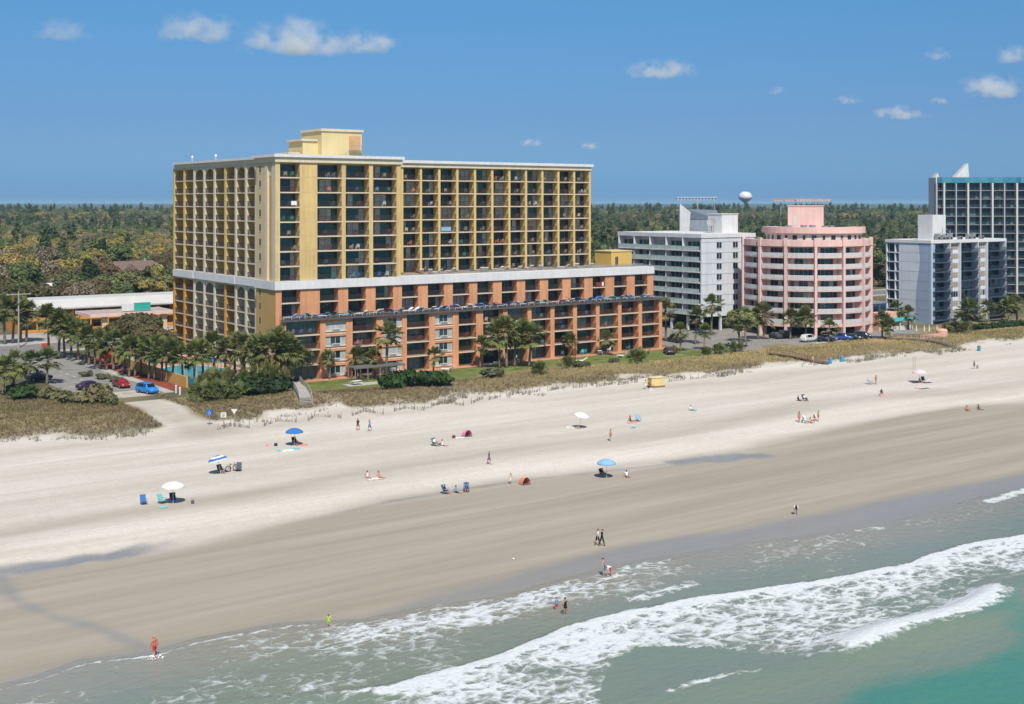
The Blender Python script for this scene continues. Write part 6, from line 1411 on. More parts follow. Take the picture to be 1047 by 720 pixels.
# signs
def sign(px, py, m, label, w=.7, h=.8, ph=2.3, shape='rect', mark=None):
    s, t, z = on_sand(px, py); o = thing('sign', label, 'sign', (s, t, z), math.radians(-30), 'signs at the beach access'); b = MB(); b.tube([(0, .04, -.3), (0, .04, ph)], .05, 6); b.build('post', METAL, o, (0, 0, 0)); b = MB()
    if shape == 'rect': b.box(-w / 2, w / 2, -.03, 0, ph - h, ph)
    else: b.extrude([(-w / 2, -.03, ph), (w / 2, -.03, ph), (0, -.03, ph - h)], (0, .03, 0))
    pl = b.build('panel', m, o, (0, 0, 0))
    if mark: b = MB(); mark(b, ph, h); b.build('mark', WHITE if m != WHITE else BLACKM, pl, (0, 0, 0))
BLACKM = mat('black_paint', (.03, .03, .03), .7)
def wheel_mark(b, ph, h):
    c = (0, ph - h * .55); pts = [(c[0] + .17 * math.cos(a), -.045, c[1] - .05 + .17 * math.sin(a)) for a in np.linspace(R(150), R(390), 12)]; b.tube(pts, .03, 5); b.tube([(-.02, -.045, c[1] + .28), (-.02, -.045, c[1] + .04), (.13, -.045, c[1] + .04), (.2, -.045, c[1] - .14)], .035, 5)
def lines_mark(b, ph, h):
    for k in range(3): b.box(-.24, .24 - .1 * (k == 2), -.04, -.034, ph - .25 - k * .2, ph - .18 - k * .2)
sign(214, 435, mat('sign_blue', (.03, .12, .45), .6), 'blue beach access sign with a white symbol, left of the white signs', .75, .9, 2.4, mark=wheel_mark)
sign(228.5, 437, WHITE, 'white rectangular notice behind the sand fence, middle of the three signs', .8, .75, 2.2, mark=lines_mark)
sign(239.5, 437, WHITE, 'white triangular notice, rightmost of the three beach access signs', .95, .75, 2.7, 'tri')

# ================================================================== VEHICLES
TYRE = mat('tyre', (.02, .02, .02), .9); RIM = mat('rim', (.45, .45, .46), .35, metal=.8); CARG = glassmat('car_glass', (.01, .013, .016), .05, .7); LAMP = mat('lamp_lens', (.6, .6, .58), .2); TAIL = mat('tail_lens', (.35, .01, .01), .3)
def car_proto(kind):
    o = thing('parked_car', 'car', 'car'); suv = kind == 'suv'; Lc = 4.6 if not suv else 4.7; H = 1.45 if not suv else 1.75; W = .9
    if suv: st = [(-2.35, .45, .80, .8, .0), (-2.28, .32, 1.02, .86, .0), (-2.1, .25, 1.06, W, .0), (-1.9, .24, 1.08, W, .55), (-1.5, .24, 1.08, W, H - 1.08), (.3, .24, 1.06, W, H - 1.06), (.75, .24, 1.05, W, H - 1.12), (1.35, .24, 1.02, W, .06), (1.9, .25, .95, .88, 0), (2.25, .30, .82, .8, 0), (2.35, .42, .66, .7, 0)]
    else: st = [(-2.3, .45, .72, .76, .0), (-2.22, .32, .92, .84, .0), (-1.75, .24, .96, W, .02), (-1.2, .22, .95, W, .40), (-.7, .22, .94, W, H - .95), (.3, .22, .93, W, H - .94), (.7, .22, .92, W, .40), (1.2, .22, .9, W, .02), (1.8, .24, .82, .87, 0), (2.2, .30, .70, .78, 0), (2.3, .42, .58, .68, 0)]
    b = MB(); n = len(st); vs = []; rows = []
    for x, z0, zsld, w, hr in st:
        rw = w * (.80 if hr > .3 else .92); zr = zsld + max(hr, .015)
        rows.append(len(vs)); vs += [(x, -w * .9, z0), (x, -w, (z0 + zsld) * .5), (x, -w * .98, zsld), (x, -rw, zr), (x, -rw * .5, zr + .03), (x, rw * .5, zr + .03), (x, rw, zr), (x, w * .98, zsld), (x, w, (z0 + zsld) * .5), (x, w * .9, z0)]
    fs = [(10 * i + k, 10 * i + k + 1, 10 * i + 11 + k, 10 * i + 10 + k) for i in range(n - 1) for k in range(9)] + [(10 * i, 10 * i + 10, 10 * i + 19, 10 * i + 9) for i in range(n - 1)] + [tuple(range(9, -1, -1)), tuple(range(10 * n - 10, 10 * n))]
    b.add(vs, fs); b.build('body', mat('car_paint', (.1, .1, .1), .25, .03, spec=.6), o, (0, 0, 0), True)
    b = MB(); cab = [i for i in range(n) if st[i][4] > .3]; i0, i1 = cab[0], cab[-1]
    def q(i, k): return Vector(vs[10 * i + k])
    def pane(p, off):
        p = [Vector(v) for v in p]; c = sum(p, Vector()) / len(p); p = [c + (v - c) * .88 + Vector(off) for v in p]; b.add(p, [tuple(range(len(p)))])
    for i in range(i0, i1):
        for k, off in ((2, (0, -.012, .006)), (6, (0, .012, .006))): pane([q(i, k), q(i, k + 1), q(i + 1, k + 1), q(i + 1, k)], off)
    pane([q(i1 + 1, 3), q(i1 + 1, 6), q(i1 - (0 if suv else 1), 6), q(i1 - (0 if suv else 1), 3)], (.03, 0, .03)); pane([q(i0 - 1, 3), q(i0 - 1, 6), q(i0 + 1, 6), q(i0 + 1, 3)], (-.03, 0, .03)); b.build('windows', CARG, o, (0, 0, 0))
    for x in (-1.42, 1.42):
        for y in (-.82, .82):
            w = MB(); w.tube([(x, y - .11, .33), (x, y + .11, .33)], .33, 16); wo = w.build('wheel', TYRE, o, (0, 0, 0)); w = MB(); yy = y + math.copysign(.115, y); w.tube([(x, yy - .01, .33), (x, yy + .01, .33)], .2, 12); w.build('rim', RIM, wo, (0, 0, 0))
    for y in (-.58, .58): w = MB(); w.blob((st[-2][0] + .02, y, .66 if not suv else .78), (.07, .17, .08), 8); w.build('headlight', LAMP, o, (0, 0, 0)); w = MB(); w.blob((st[1][0] - .02, y * 1.15, .8 if not suv else .95), (.05, .14, .09), 8); w.build('taillight', TAIL, o, (0, 0, 0))
    for y in (-.98, .98): w = MB(); w.blob((.75, y, 1.0 if not suv else 1.1), (.08, .1, .07), 6); w.build('mirror', mat('car_paint', (.1, .1, .1)), o, (0, 0, 0))
    return o
CARS = {k: car_proto(k) for k in ('sedan', 'suv')}
def car(kind, px, py, rz, rgb, label, group, cname):
    m = mat('paint_' + cname, rgb, .25, .03, spec=.6); s, t = at(px, py, GZ); return place(CARS[kind], (s, t, GZ + .01), R(rz), 1, label, group, {'body': m, 'mirror': m})
G1, G2 = 'cars parked at the street end', 'cars before the pink hotel'
car('suv', 150.5, 402, -75, (.02, .22, .62), 'bright blue car parked by the red mulch bed', G1, 'bright_blue'); car('sedan', 124, 396, -86, (.26, .02, .018), 'dark red car parked behind the blue one', G1, 'dark_red')
car('sedan', 92, 398, 5, (.045, .02, .05), 'dark plum car half hidden by the olive thicket', G1, 'plum'); car('sedan', 40, 389, 8, (.03, .033, .04), 'black car with white wheel cover between the left palms', G1, 'black'); pass
car('suv', 827, 349.5, 2, (.62, .61, .58), 'white estate car before the pink hotel', G2, 'white'); car('sedan', 846, 348.5, -60, (.25, .26, .28), 'grey car right of the white one before the pink hotel', G2, 'grey'); car('suv', 861, 348, -55, (.03, .07, .25), 'navy blue car before the pink hotel', G2, 'navy'); car('sedan', 872, 347.5, -55, (.03, .035, .05), 'black car right of the navy one before the pink hotel', G2, 'ink'); car('suv', 882, 346.5, -55, (.025, .024, .024), 'black car at the right end of the row before the pink hotel', G2, 'coal')
car('sedan', 793, 346, 70, (.05, .06, .07), 'dark car in the shade under the pink hotel, left bay', G2, 'shade_grey'); car('suv', 801, 345, 70, (.04, .04, .05), 'black car in the shade under the pink hotel, second bay', G2, 'shade_black')
G3 = 'cars between podium and white hotel'
car('sedan', 684, 362, 60, (.05, .035, .035), 'dark car at the right end of the podium', G3, 'maroon'); car('suv', 690, 350, 80, (.03, .035, .045), 'dark car parked under the left edge of the white hotel', G3, 'night'); car('sedan', 175, 342, 0, (.55, .55, .54), 'white car before the motel near the hotel edge', 'cars by the motel', 'plain_white')
s_, t_ = at(47, 355, GZ); o = thing('road_barrier', 'small red barrier on the boulevard left of the palms', 'barrier', (s_, t_, GZ)); b = MB(); b.box(-.9, .9, -.15, .15, .1, .9); b.box(-1, 1, -.25, .25, 0, .12); b.build('panel', RED, o, (0, 0, 0))

# ================================================================== LOUNGERS, CHAIRS, TOWELS
def fab(n, rgb): return mat('fabric_' + n, rgb, .85, .08)
FB = {'blue': fab('blue', (.04, .16, .42)), 'teal': fab('teal', (.03, .26, .28)), 'white': fab('white', (.72, .71, .68)), 'sky': fab('sky', (.22, .40, .55)), 'red': fab('red', (.22, .035, .03)), 'pink': fab('pink', (.85, .27, .38)), 'navy': fab('navy', (.02, .04, .12)), 'green': fab('green', (.02, .28, .16)), 'coral': fab('coral', (.80, .26, .14)), 'aqua': fab('aqua', (.15, .50, .48)), 'maroon': fab('maroon', (.16, .02, .05)), 'grey': fab('grey', (.10, .10, .11)), 'tan': fab('tan', (.42, .33, .23)), 'blush': fab('blush', (.72, .52, .52)), 'yellow': fab('yellow', (.65, .52, .08))}
def lounger_proto():
    o = thing('sun_lounger', 'lounger', 'sun lounger'); b = MB(); b.box(-.3, .3, -.9, .25, .30, .36); b.build('seat', FB['blue'], o, (0, 0, 0)); b = MB(); b.obox((0, .55, .52), (.3, 0, 0), (0, .33, .2), (0, -.015, .03)); b.build('backrest', FB['blue'], o, (0, 0, 0)); b = MB(); [b.tube([(x, -.9, .3), (x, .3, .3)], .03, 5) for x in (-.3, .3)]; b.build('frame', WHITE, o, (0, 0, 0))
    for x in (-.28, .28):
        for y in (-.8, .2): w = MB(); w.tube([(x, y, 0), (x, y, .3)], .03, 5); w.build('leg', WHITE, o, (0, 0, 0))
    return o
LNG = lounger_proto(); rl = random.Random(5)
seq = ['sky', 'blue', 'teal', 'teal', 'sky', 'teal', 'navy', 'teal', 'aqua', 'teal', 'white', 'grey', 'tan', 'white', 'red', 'blue', 'sky', 'white', 'white', 'sky', 'blue', 'white', 'sky', 'blue', 'blue', 'navy', 'white', 'white', 'white', 'blue', 'sky', 'navy', 'navy', 'grey', 'blue', 'sky', 'sky', 'grey', 'tan', 'sky', 'aqua', 'teal', 'coral', 'pink', 'white', 'white', 'grey', 'navy', 'blue', 'blue', 'blue', 'blue', 'sky', 'aqua', 'aqua', 'sky', 'blue', 'blue', 'sky', 'aqua', 'sky', 'blue']
W_ = {}
for q, cname in enumerate(seq):
    x = PS0 + 1 + (PS1 - PS0 - 3) * (q + .5) / len(seq); W_[cname] = W_.get(cname, 0) + 1
    cn_ = {'sky': 'pale blue', 'aqua': 'pale aqua', 'navy': 'navy'}.get(cname, cname)
    place(LNG, (x, T2 + rl.uniform(.7, 1.9), ZD), R(rl.choice([180, 180, 90, 70, 110, 250, 270])), 1.4, f'{cn_} sun lounger, {ORD[W_[cname]-1]} {cn_} one from the left on the podium deck', 'loungers on the podium deck', {'seat': FB[cname], 'backrest': FB[cname]})
tx = [430.5, 440.5, 446, 461, 490.5, 496, 510, 514, 529, 541, 553, 576, 590, 602]
for q, px in enumerate(tx): place(LNG, (on_t(px, T3 - 3.2 - (q % 3)), T3 - 3.2 - (q % 3), ZB1 - .25), R(rl.uniform(140, 220)), 1.5, f'white lounger, {ORD[q]} from the left on the upper terrace', 'white loungers on the upper terrace', {'seat': FB['white'], 'backrest': FB['white']})
for q, (px, py, l) in enumerate(((501, 375, 'left of a pair'), (508, 375, 'right of a pair'), (458, 380, 'single, near the podium pier'), (594, 371, 'below the palmettos'), (637, 366, 'beside the last palmetto'), (446, 386, 'standing by a short palm'), (614, 363, 'by the ground floor terrace'))):
    s_, t_ = at(px, py, GZ); place(LNG, (s_, t_, GZ + .02), R(rl.uniform(120, 240)), 1.5, f'white lounger on the hotel lawn, {l}', 'white loungers on the lawn', {'seat': FB['white'], 'backrest': FB['white']})
for q, (px, py) in enumerate(((117, 381), (122, 383), (127, 384.5))): s_, t_ = at(px, py - 6, GZ); place(LNG, (s_, t_, GZ + .03), R(180), 1.1, f'blue lounger behind the pool wall, {ORD[q]} of three', 'loungers by the pool', {'seat': FB['blue'], 'backrest': FB['blue']})
# balcony chairs and hung towels
def bchair_proto():
    o = thing('balcony_chair', 'chair', 'chair'); b = MB(); b.box(-.28, .28, -.26, .26, .40, .45); b.build('seat', FB['teal'], o, (0, 0, 0)); b = MB(); b.obox((0, .28, .70), (.28, 0, 0), (0, .05, .28), (0, .02, -.005)); b.build('backrest', FB['teal'], o, (0, 0, 0)); b = MB()
    for x in (-.27, .27):
        for y in (-.24, .24): b.tube([(x, y, 0), (x, y, .42)], .03, 5)
        b.tube([(x, -.24, .42), (x, -.24, .62), (x, .26, .62)], .03, 5)
    b.build('frame', FB['teal'], o, (0, 0, 0)); return o
BCH = bchair_proto()
def bchair(cname, loc, lab): place(BCH, loc, R(180 + rl.uniform(-40, 40)), 1.1, lab, 'chairs on the hotel balconies', {'seat': FB[cname], 'backrest': FB[cname], 'frame': FB[cname]})
def towel(cname, x, y, z, w, h, lab):
    b = MB(); n = 5
    for i in range(n): x0 = -w / 2 + w * i / n; x1 = x0 + w / n; y0, y1 = .03 * math.sin(i * 2.1), .03 * math.sin((i + 1) * 2.1); b.add([(x0, y0 - .02, -h), (x1, y1 - .02, -h), (x1, y1, .02), (x0, y0, .02), (x0, y0 + .03, -h), (x1, y1 + .03, -h), (x1, y1 + .03, .02), (x0, y0 + .03, .02)], [(0, 1, 2, 3), (7, 6, 5, 4), (3, 2, 6, 7), (0, 4, 5, 1)])
    o = b.build('towel', FB[cname]); o.location = (x, y, z); tag(o, lab, 'towel')
fl = ['lowest', 'second', 'third', 'fourth', 'fifth', 'sixth', 'seventh', 'top']
def zb(i): return ZB1 + i * FH
for bay, i, c_, dx in ((0, 7, 'green', .9), (0, 7, 'tan', -.4), (0, 4, 'green', -1.0), (0, 4, 'green', .9), (0, 6, 'red', 1), (1, 7, 'sky', 1.2), (1, 7, 'tan', 0), (2, 7, 'red', .4), (3, 6, 'sky', -1.4), (3, 6, 'green', 1.2), (2, 0, 'sky', -.6), (2, 0, 'blue', .6), (3, 0, 'blue', -.8), (3, 0, 'white', .9), (1, 4, 'red', -.5), (2, 2, 'white', .5), (2, 2, 'white', -.9), (3, 4, 'red', -1), (1, 3, 'red', -.6), (1, 2, 'red', .5), (3, 5, 'white', .3), (1, 6, 'coral', .4), (2, 5, 'red', .7)):
    a, c = b1[bay]; bchair(c_, ((a + c) / 2 + dx, T1 + .9, zb(i)), f'{c_} chair on the {fl[i]} balcony, bay {ORD[bay]} of the corner block' + (', right one' if dx > 0 and (bay, i, c_) in ((0, 4, 'green'), (2, 2, 'white')) else ''))
a, c = b1[0]; towel('white', (a + c) / 2 + .9, T1 + .02, zb(5) + 1.06, 1.1, .75, 'white towel over the railing on the leftmost bay of the corner block')
for bay, i, c_, dx in ((5, 7, 'coral', -1), (5, 7, 'white', .8), (6, 7, 'white', 0), (6, 7, 'teal', 1), (1, 6, 'tan', 0), (10, 6, 'white', .3), (10, 6, 'white', 1.3), (7, 5, 'white', -.9), (7, 5, 'white', .9), (3, 4, 'tan', .8), (0, 3, 'white', -.8), (0, 3, 'tan', .8), (2, 3, 'sky', .8), (4, 3, 'tan', .2), (8, 2, 'tan', -.8), (5, 2, 'coral', -.5), (5, 2, 'coral', .9), (2, 2, 'white', .9), (3, 2, 'teal', -.7), (8, 1, 'teal', 0), (3, 1, 'green', 0), (1, 5, 'white', .6), (10, 2, 'blue', .4), (9, 6, 'red', .2), (6, 4, 'red', .3), (0, 2, 'coral', 0), (10, 4, 'white', -.4), (1, 7, 'blue', .2), (7, 7, 'grey', .1), (10, 1, 'white', -.2), (0, 6, 'coral', .9), (4, 6, 'red', .8), (9, 3, 'tan', .3), (6, 6, 'tan', .2)):
    x = (e0[bay + 1] + e0[bay + 2]) / 2; bchair(c_, (x + dx, T3 + .9, zb(i)), f'{c_} chair on the {fl[i]} balcony, bay {ORD[bay]} of the long wing' + (', right one' if dx > .7 and (bay, i, c_) in ((10, 6, 'white'), (7, 5, 'white'), (5, 2, 'coral')) else ''))
taken_b = set(((0, 7), (0, 4), (0, 6), (1, 7), (2, 7), (3, 6), (2, 0), (3, 0), (1, 4), (2, 2), (3, 4), (1, 3), (1, 2), (3, 5), (1, 6), (2, 5)))
taken_w = set(((5, 7), (6, 7), (1, 6), (10, 6), (7, 5), (3, 4), (0, 3), (2, 3), (4, 3), (8, 2), (5, 2), (2, 2), (3, 2), (8, 1), (3, 1), (1, 5), (10, 2), (9, 6), (6, 4), (0, 2), (10, 4), (1, 7), (7, 7), (10, 1), (0, 6), (4, 6), (9, 3), (6, 6)))
for i in range(8):
    for bay in range(4):
        if (bay, i) not in taken_b: c_ = rl.choice(['grey', 'tan', 'maroon', 'grey', 'teal']); a, c = b1[bay]; bchair(c_, ((a + c) / 2 + rl.uniform(-1.4, 1.4), T1 + .9, zb(i)), f'{c_} chair on the {fl[i]} balcony, bay {ORD[bay]} of the corner block')
    for bay in range(11):
        if (bay, i) not in taken_w: c_ = rl.choice(['grey', 'tan', 'maroon', 'grey', 'navy', 'tan']); bchair(c_, ((e0[bay + 1] + e0[bay + 2]) / 2 + rl.uniform(-1.1, 1.1), T3 + .9, zb(i)), f'{c_} chair on the {fl[i]} balcony, bay {ORD[bay]} of the long wing')
x = (e0[3] + e0[4]) / 2; towel('sky', x - .6, T3 + .02, zb(3) + 1.08, 2.4, .85, 'pale blue towel over a railing in the long wing, third bay from the left')
for bay, i, c_, dx in ((0, 3, 'sky', -1.8), (0, 3, 'blue', 0), (0, 3, 'teal', 1.6), (0, 2, 'navy', -1), (2, 2, 'tan', -.5), (2, 2, 'red', .9), (2, 2, 'pink', -1.2), (9, 3, 'teal', .6), (10, 3, 'blue', .2), (10, 2, 'blue', .3), (9, 2, 'sky', -.3), (7, 3, 'white', -1.3), (11, 1, 'red', .8), (11, 0, 'teal', .3), (11, 0, 'aqua', -.6), (13, 0, 'teal', .2), (9, 1, 'teal', .9), (12, 0, 'white', .8), (13, 2, 'red', .6), (14, 1, 'red', .2), (12, 2, 'tan', -.4), (8, 0, 'white', .2), (10, 0, 'grey', .3), (4, 2, 'red', .8), (6, 2, 'red', .3), (13, 3, 'coral', .5), (11, 3, 'blue', .4)):
    a, c, _ = pb[bay]; bchair(c_, ((a + c) / 2 + dx, T2 + .9, GZ + i * ph), f'{c_} chair on floor {["ground", "one", "two", "three"][i]} of the podium, bay {ORD[bay]} from the left')
a, c = mb[12]; towel('red', (a + c) / 2, T1 + .02, ZD + (ZB0 - ZD) / 2 + 1.06, 1.6, .8, 'red towel over a railing of the orange middle block')
a, c = mb[12]; towel('white', (a + c) / 2 + 1.1, T1 + .02, ZD + (ZB0 - ZD) / 2 + 1.06, .5, .8, 'white towel beside the red towel on the orange middle block')

# ================================================================== ON THE BEACH
GA = 'people on the beach'
C_ = dict(red=(.45, .03, .03), dred=(.20, .015, .02), blue=(.03, .12, .42), navy=(.015, .025, .08), white=(.72, .72, .70), black=(.015, .015, .018), green=(.25, .55, .05), lime=(.45, .62, .06), teal=(.02, .25, .30), sky=(.12, .35, .55), pink=(.65, .22, .28), grey=(.15, .15, .16), yellow=(.62, .55, .15), coral=(.60, .16, .08), purple=(.09, .05, .20), tan=(.35, .27, .18))
def P(pose, px, py, rz, label, wear, dz=0, **k):
    s, t, z = on_sand(px, py)
    if k.pop('water', 0): s, t = at(px, py, 0); z = max(zs(s, t), -.25)
    return person(pose, (s, t, z + dz), rz, label, {g_: C_[c] for g_, c in wear.items()}, **k)
def beach_chair_proto():
    o = thing('beach_chair', 'chair', 'chair'); f = FB['blue']; b = MB(); b.obox((0, .05, .30), (.27, 0, 0), (0, .27, .03), (0, 0, .012)); b.build('seat', f, o, (0, 0, 0)); b = MB(); b.obox((0, -.36, .60), (.27, 0, 0), (0, -.13, .32), (0, .012, .006)); b.build('backrest', f, o, (0, 0, 0)); b = MB()
    for x in (-.29, .29): b.tube([(x, .32, .0), (x, .28, .34), (x, -.22, .27), (x, -.50, .93)], .022, 5); b.tube([(x, -.42, 0), (x, .1, .30)], .022, 5); b.tube([(x, .28, .34), (x, .25, .52), (x, -.36, .54)], .022, 5)
    b.build('frame', METAL, o, (0, 0, 0)); return o
BC = beach_chair_proto()
def chair(cn, px, py, rz, label, dy=0): s, t, z = on_sand(px, py); return place(BC, (s, t, z), R(rz), 1.12, label, 'beach chairs', {'seat': FB[cn], 'backrest': FB[cn]})
def umbrella(px, py, label, cols, r=1.15, h=2.05, tilt=(0, 0)):
    s, t, z = on_sand(px, py); o = thing('beach_umbrella', label, 'umbrella', (s, t, z), 0, 'umbrellas on the beach'); o.rotation_euler = (R(tilt[0]), R(tilt[1]), .3); n = 16; b = MB(); prof = [(.01, h + .42), (r * .4, h + .34), (r * .75, h + .17), (r, h - .06), (r * 1.0, h - .20)]
    vs = [(q * math.cos(2 * math.pi * k / n), q * math.sin(2 * math.pi * k / n), zz - (.03 if k % 2 and i > 1 else 0)) for i, (q, zz) in enumerate(prof) for k in range(n)]
    for i in range(len(prof) - 1):
        for k in range(n):
            if len(cols) > 1 and cols[0] == 'ring': mi = i % 2
            else: mi = (k // 2) % len(cols)
            b.add([vs[i * n + k], vs[i * n + (k + 1) % n], vs[(i + 1) * n + (k + 1) % n], vs[(i + 1) * n + k]], [(0, 1, 2, 3)], mi)
    cc = cols[1:] if cols[0] == 'ring' else cols
    b.build('canopy', [FB[c] for c in cc], o, (0, 0, 0)); b = MB(); b.tube([(0, 0, -.3), (0, 0, h + .5)], .025, 6); b.build('pole', WHITE, o, (0, 0, 0)); b = MB()
    for k in range(8): a = 2 * math.pi * k / 8; b.tube([(0, 0, h + .38), (r * .72 * math.cos(a), r * .72 * math.sin(a), h + .14), (r * .97 * math.cos(a), r * .97 * math.sin(a), h - .08)], .012, 4)
    b.build('ribs', METAL, o, (0, 0, 0)); return o
def mat_towel(cn, px, py, w, l, rz, label):
    s, t, z = on_sand(px, py); b = MB(); n = 6
    for i in range(n):
        y0, y1 = -l / 2 + l * i / n, -l / 2 + l * (i + 1) / n; h0, h1 = .05 + .03 * math.sin(i * 2.3), .05 + .03 * math.sin((i + 1) * 2.3); b.add([(-w / 2, y0, h0), (w / 2, y0, h0 + .02), (w / 2, y1, h1 + .02), (-w / 2, y1, h1), (-w / 2, y0, h0 - .03), (w / 2, y0, h0 - .01), (w / 2, y1, h1 - .01), (-w / 2, y1, h1 - .03)], [(0, 1, 2, 3), (7, 6, 5, 4), (0, 4, 5, 1), (1, 5, 6, 2), (2, 6, 7, 3), (3, 7, 4, 0)])
    o = b.build('beach_towel', FB[cn]); o.location = (s, t, z); o.rotation_euler = (0, 0, R(rz)); tag(o, label, 'towel')
def bag(cn, px, py, label, w=.5):
    s, t, z = on_sand(px, py); o = thing('beach_bag', label, 'bag', (s, t, z)); b = MB(); b.lathe([(.01, 0), (w * .45, .0), (w * .5, .2), (w * .42, .36), (.01, .38)], 10); b.build('pouch', FB[cn], o, (0, 0, 0)); b = MB(); b.tube([(-.15, 0, .34), (-.1, 0, .55), (.1, 0, .55), (.15, 0, .34)], .015, 5); b.build('handle', FB[cn], o, (0, 0, 0))
def cooler(cn, px, py, label):
    s, t, z = on_sand(px, py); o = thing('cool_box', label, 'cool box', (s, t, z), .4); b = MB(); b.box(-.3, .3, -.2, .2, 0, .32); b.build('box', FB[cn], o, (0, 0, 0)); b = MB(); b.box(-.32, .32, -.22, .22, .32, .40); b.build('lid', FB['white'], o, (0, 0, 0)); b = MB(); b.tube([(-.33, 0, .25), (-.33, 0, .5), (.33, 0, .5), (.33, 0, .25)], .015, 5); b.build('handle', METAL, o, (0, 0, 0))
def tent(cn, px, py, w, label, h=.95):
    s, t, z = on_sand(px, py); o = thing('beach_tent', label, 'tent', (s, t, z)); b = MB(); n = 8; arc = [(w / 2 * math.cos(math.pi * k / n), h * math.sin(math.pi * k / n)) for k in range(n + 1)]
    for k in range(n):
        (x0, z0), (x1, z1) = arc[k], arc[k + 1]; b.add([(x0, -.5, z0), (x1, -.5, z1), (x1 * .75, .5, z1 * .8), (x0 * .75, .5, z0 * .8)], [(0, 1, 2, 3)]); b.add([(x0 * .75, .5, z0 * .8), (x1 * .75, .5, z1 * .8), (0, .55, 0)], [(0, 1, 2)])
    b.build('canopy', FB[cn], o, (0, 0, 0)); b = MB(); b.box(-w / 2, w / 2, -.6, .5, .01, .04); b.build('groundsheet', FB['grey'], o, (0, 0, 0))
# left, below the street end
umbrella(177, 515, 'white umbrella with faint pink panels, leftmost on the beach', ['white', 'white', 'white', 'pink'][:2], 1.25); chair('navy', 177, 514, 170, 'navy beach chair under the white umbrella'); chair('aqua', 166, 515, 200, 'pale teal beach chair left of the white umbrella', 0); chair('blue', 147, 516, 175, 'blue beach chair alone, leftmost on the beach'); mat_towel('aqua', 167, 519, .8, .7, 10, 'small teal towel before the teal chair'); bag('grey', 197, 515, 'small grey bag on the sand right of the white umbrella', .4)
umbrella(226, 485, 'blue and white ringed umbrella beside the fat tyre bicycle', ['ring', 'blue', 'white'], 1.2, 1.95, (-12, -6)); chair('grey', 226, 484, 190, 'dark chair under the blue and white umbrella')
P('chair', 226, 484, 190, 'person in dark clothes seated under the blue and white umbrella', {'shirt': 'grey', 'shorts': 'black'}, .02)
chair('grey', 244, 482, 150, 'dark chair right of the fat tyre bicycle')
s_, t_, z_ = on_sand(237, 482); o = thing('bicycle', 'black fat tyre bicycle standing on the sand by the blue and white umbrella', 'bicycle', (s_, t_, z_), R(10)); 
for x in (-.55, .55):
    b = MB(); ring_ = [(x + .36 * math.cos(a), 0, .38 + .36 * math.sin(a)) for a in np.linspace(0, 2 * math.pi, 19)]; b.tube(ring_, .055, 6); w = b.build('wheel', TYRE, o, (0, 0, 0)); b = MB(); [b.tube([(x, 0, .38), (x + .33 * math.cos(a), 0, .38 + .33 * math.sin(a))], .01, 4) for a in np.linspace(0, 5.7, 10)]; b.build('spokes', RIM, w, (0, 0, 0))
b = MB(); b.tube([(-.55, 0, .38), (-.1, 0, .35), (.35, 0, .85), (-.2, 0, .85), (-.1, 0, .35)], .03, 6); b.tube([(-.55, 0, .38), (-.2, 0, .85)], .022, 5); b.tube([(.55, 0, .38), (.38, 0, .98)], .03, 5); b.build('frame', BLACKM, o, (0, 0, 0)); b = MB(); b.tube([(.38, -.3, 1.02), (.4, 0, .98), (.38, .3, 1.02)], .018, 5); b.build('handlebar', METAL, o, (0, 0, 0)); b = MB(); b.blob((-.22, 0, .93), (.15, .08, .05), 8); b.build('saddle', BLACKM, o, (0, 0, 0))
umbrella(301, 456, 'plain blue umbrella with a maroon chair and towels, below the dune walk', ['blue'], 1.2); chair('maroon', 302, 455, 185, 'maroon chair under the plain blue umbrella by the dune walk'); P('chair', 302, 455, 185, 'person in red seated under the blue umbrella below the dune walk', {'shirt': 'dred', 'shorts': 'black'}, .02, hair='black')
mat_towel('coral', 309, 455, .9, 1.5, 70, 'coral towel right of the maroon chair'); mat_towel('white', 294, 461, 1.0, 1.9, 80, 'white towel between coral and teal ones'); mat_towel('aqua', 302, 459, .8, 1.2, 60, 'teal towel below the blue umbrella'); mat_towel('aqua', 286, 461, .7, .8, 20, 'small pale teal towel left of the white one'); bag('navy', 282, 456, 'dark bag left of the blue umbrella group'); bag('pink', 273, 456.5, 'small pink bag at the left of the umbrella group', .35)
# centre, dry sand
P('walk', 366, 440, 120, 'person in black shirt and dark shorts walking near the sand fence', {'shirt': 'black', 'shorts': 'dred'}); P('walk', 378, 441, 100, 'person in blue shirt walking right of the one in black', {'shirt': 'sky', 'shorts': 'blue'}, hair='black')
chair('teal', 445, 456, 200, 'teal chair with a person in white, left of a pair'); P('chair', 445, 456, 200, 'person in white shirt seated left of a pair near the pink tent', {'shirt': 'white', 'shorts': 'grey'}, .02); P('ground', 453, 456, 190, 'person with long dark hair in white sitting right of a pair', {'tank': 'white', 'shorts': 'white'}, .02); bag('grey', 449, 456, 'grey bag between two seated people near the pink tent')
tent('pink', 477, 446, 1.3, 'small bright pink pop up tent on the dry sand'); mat_towel('white', 470, 448, .7, 1.6, 75, 'white towel left of the pink tent'); bag('maroon', 464, 448, 'dark bag left of the white towel by the pink tent')
P('walk', 500, 475, 250, 'person in dark blue shirt walking on the pale sand, middle of beach', {'shirt': 'navy', 'shorts': 'purple'})
P('ground', 376, 489, 170, 'sunbather in pale swimwear sitting, left of a pair on the sand', {'swimsuit': 'white'}, .02, skin='pink'); P('ground', 388, 489, 200, 'sunbather sitting, right of a pair on the sand', {'trunks': 'coral'}, .02, skin='pink'); mat_towel('white', 382, 490, .9, 1.8, 80, 'pale towel between two sunbathers')
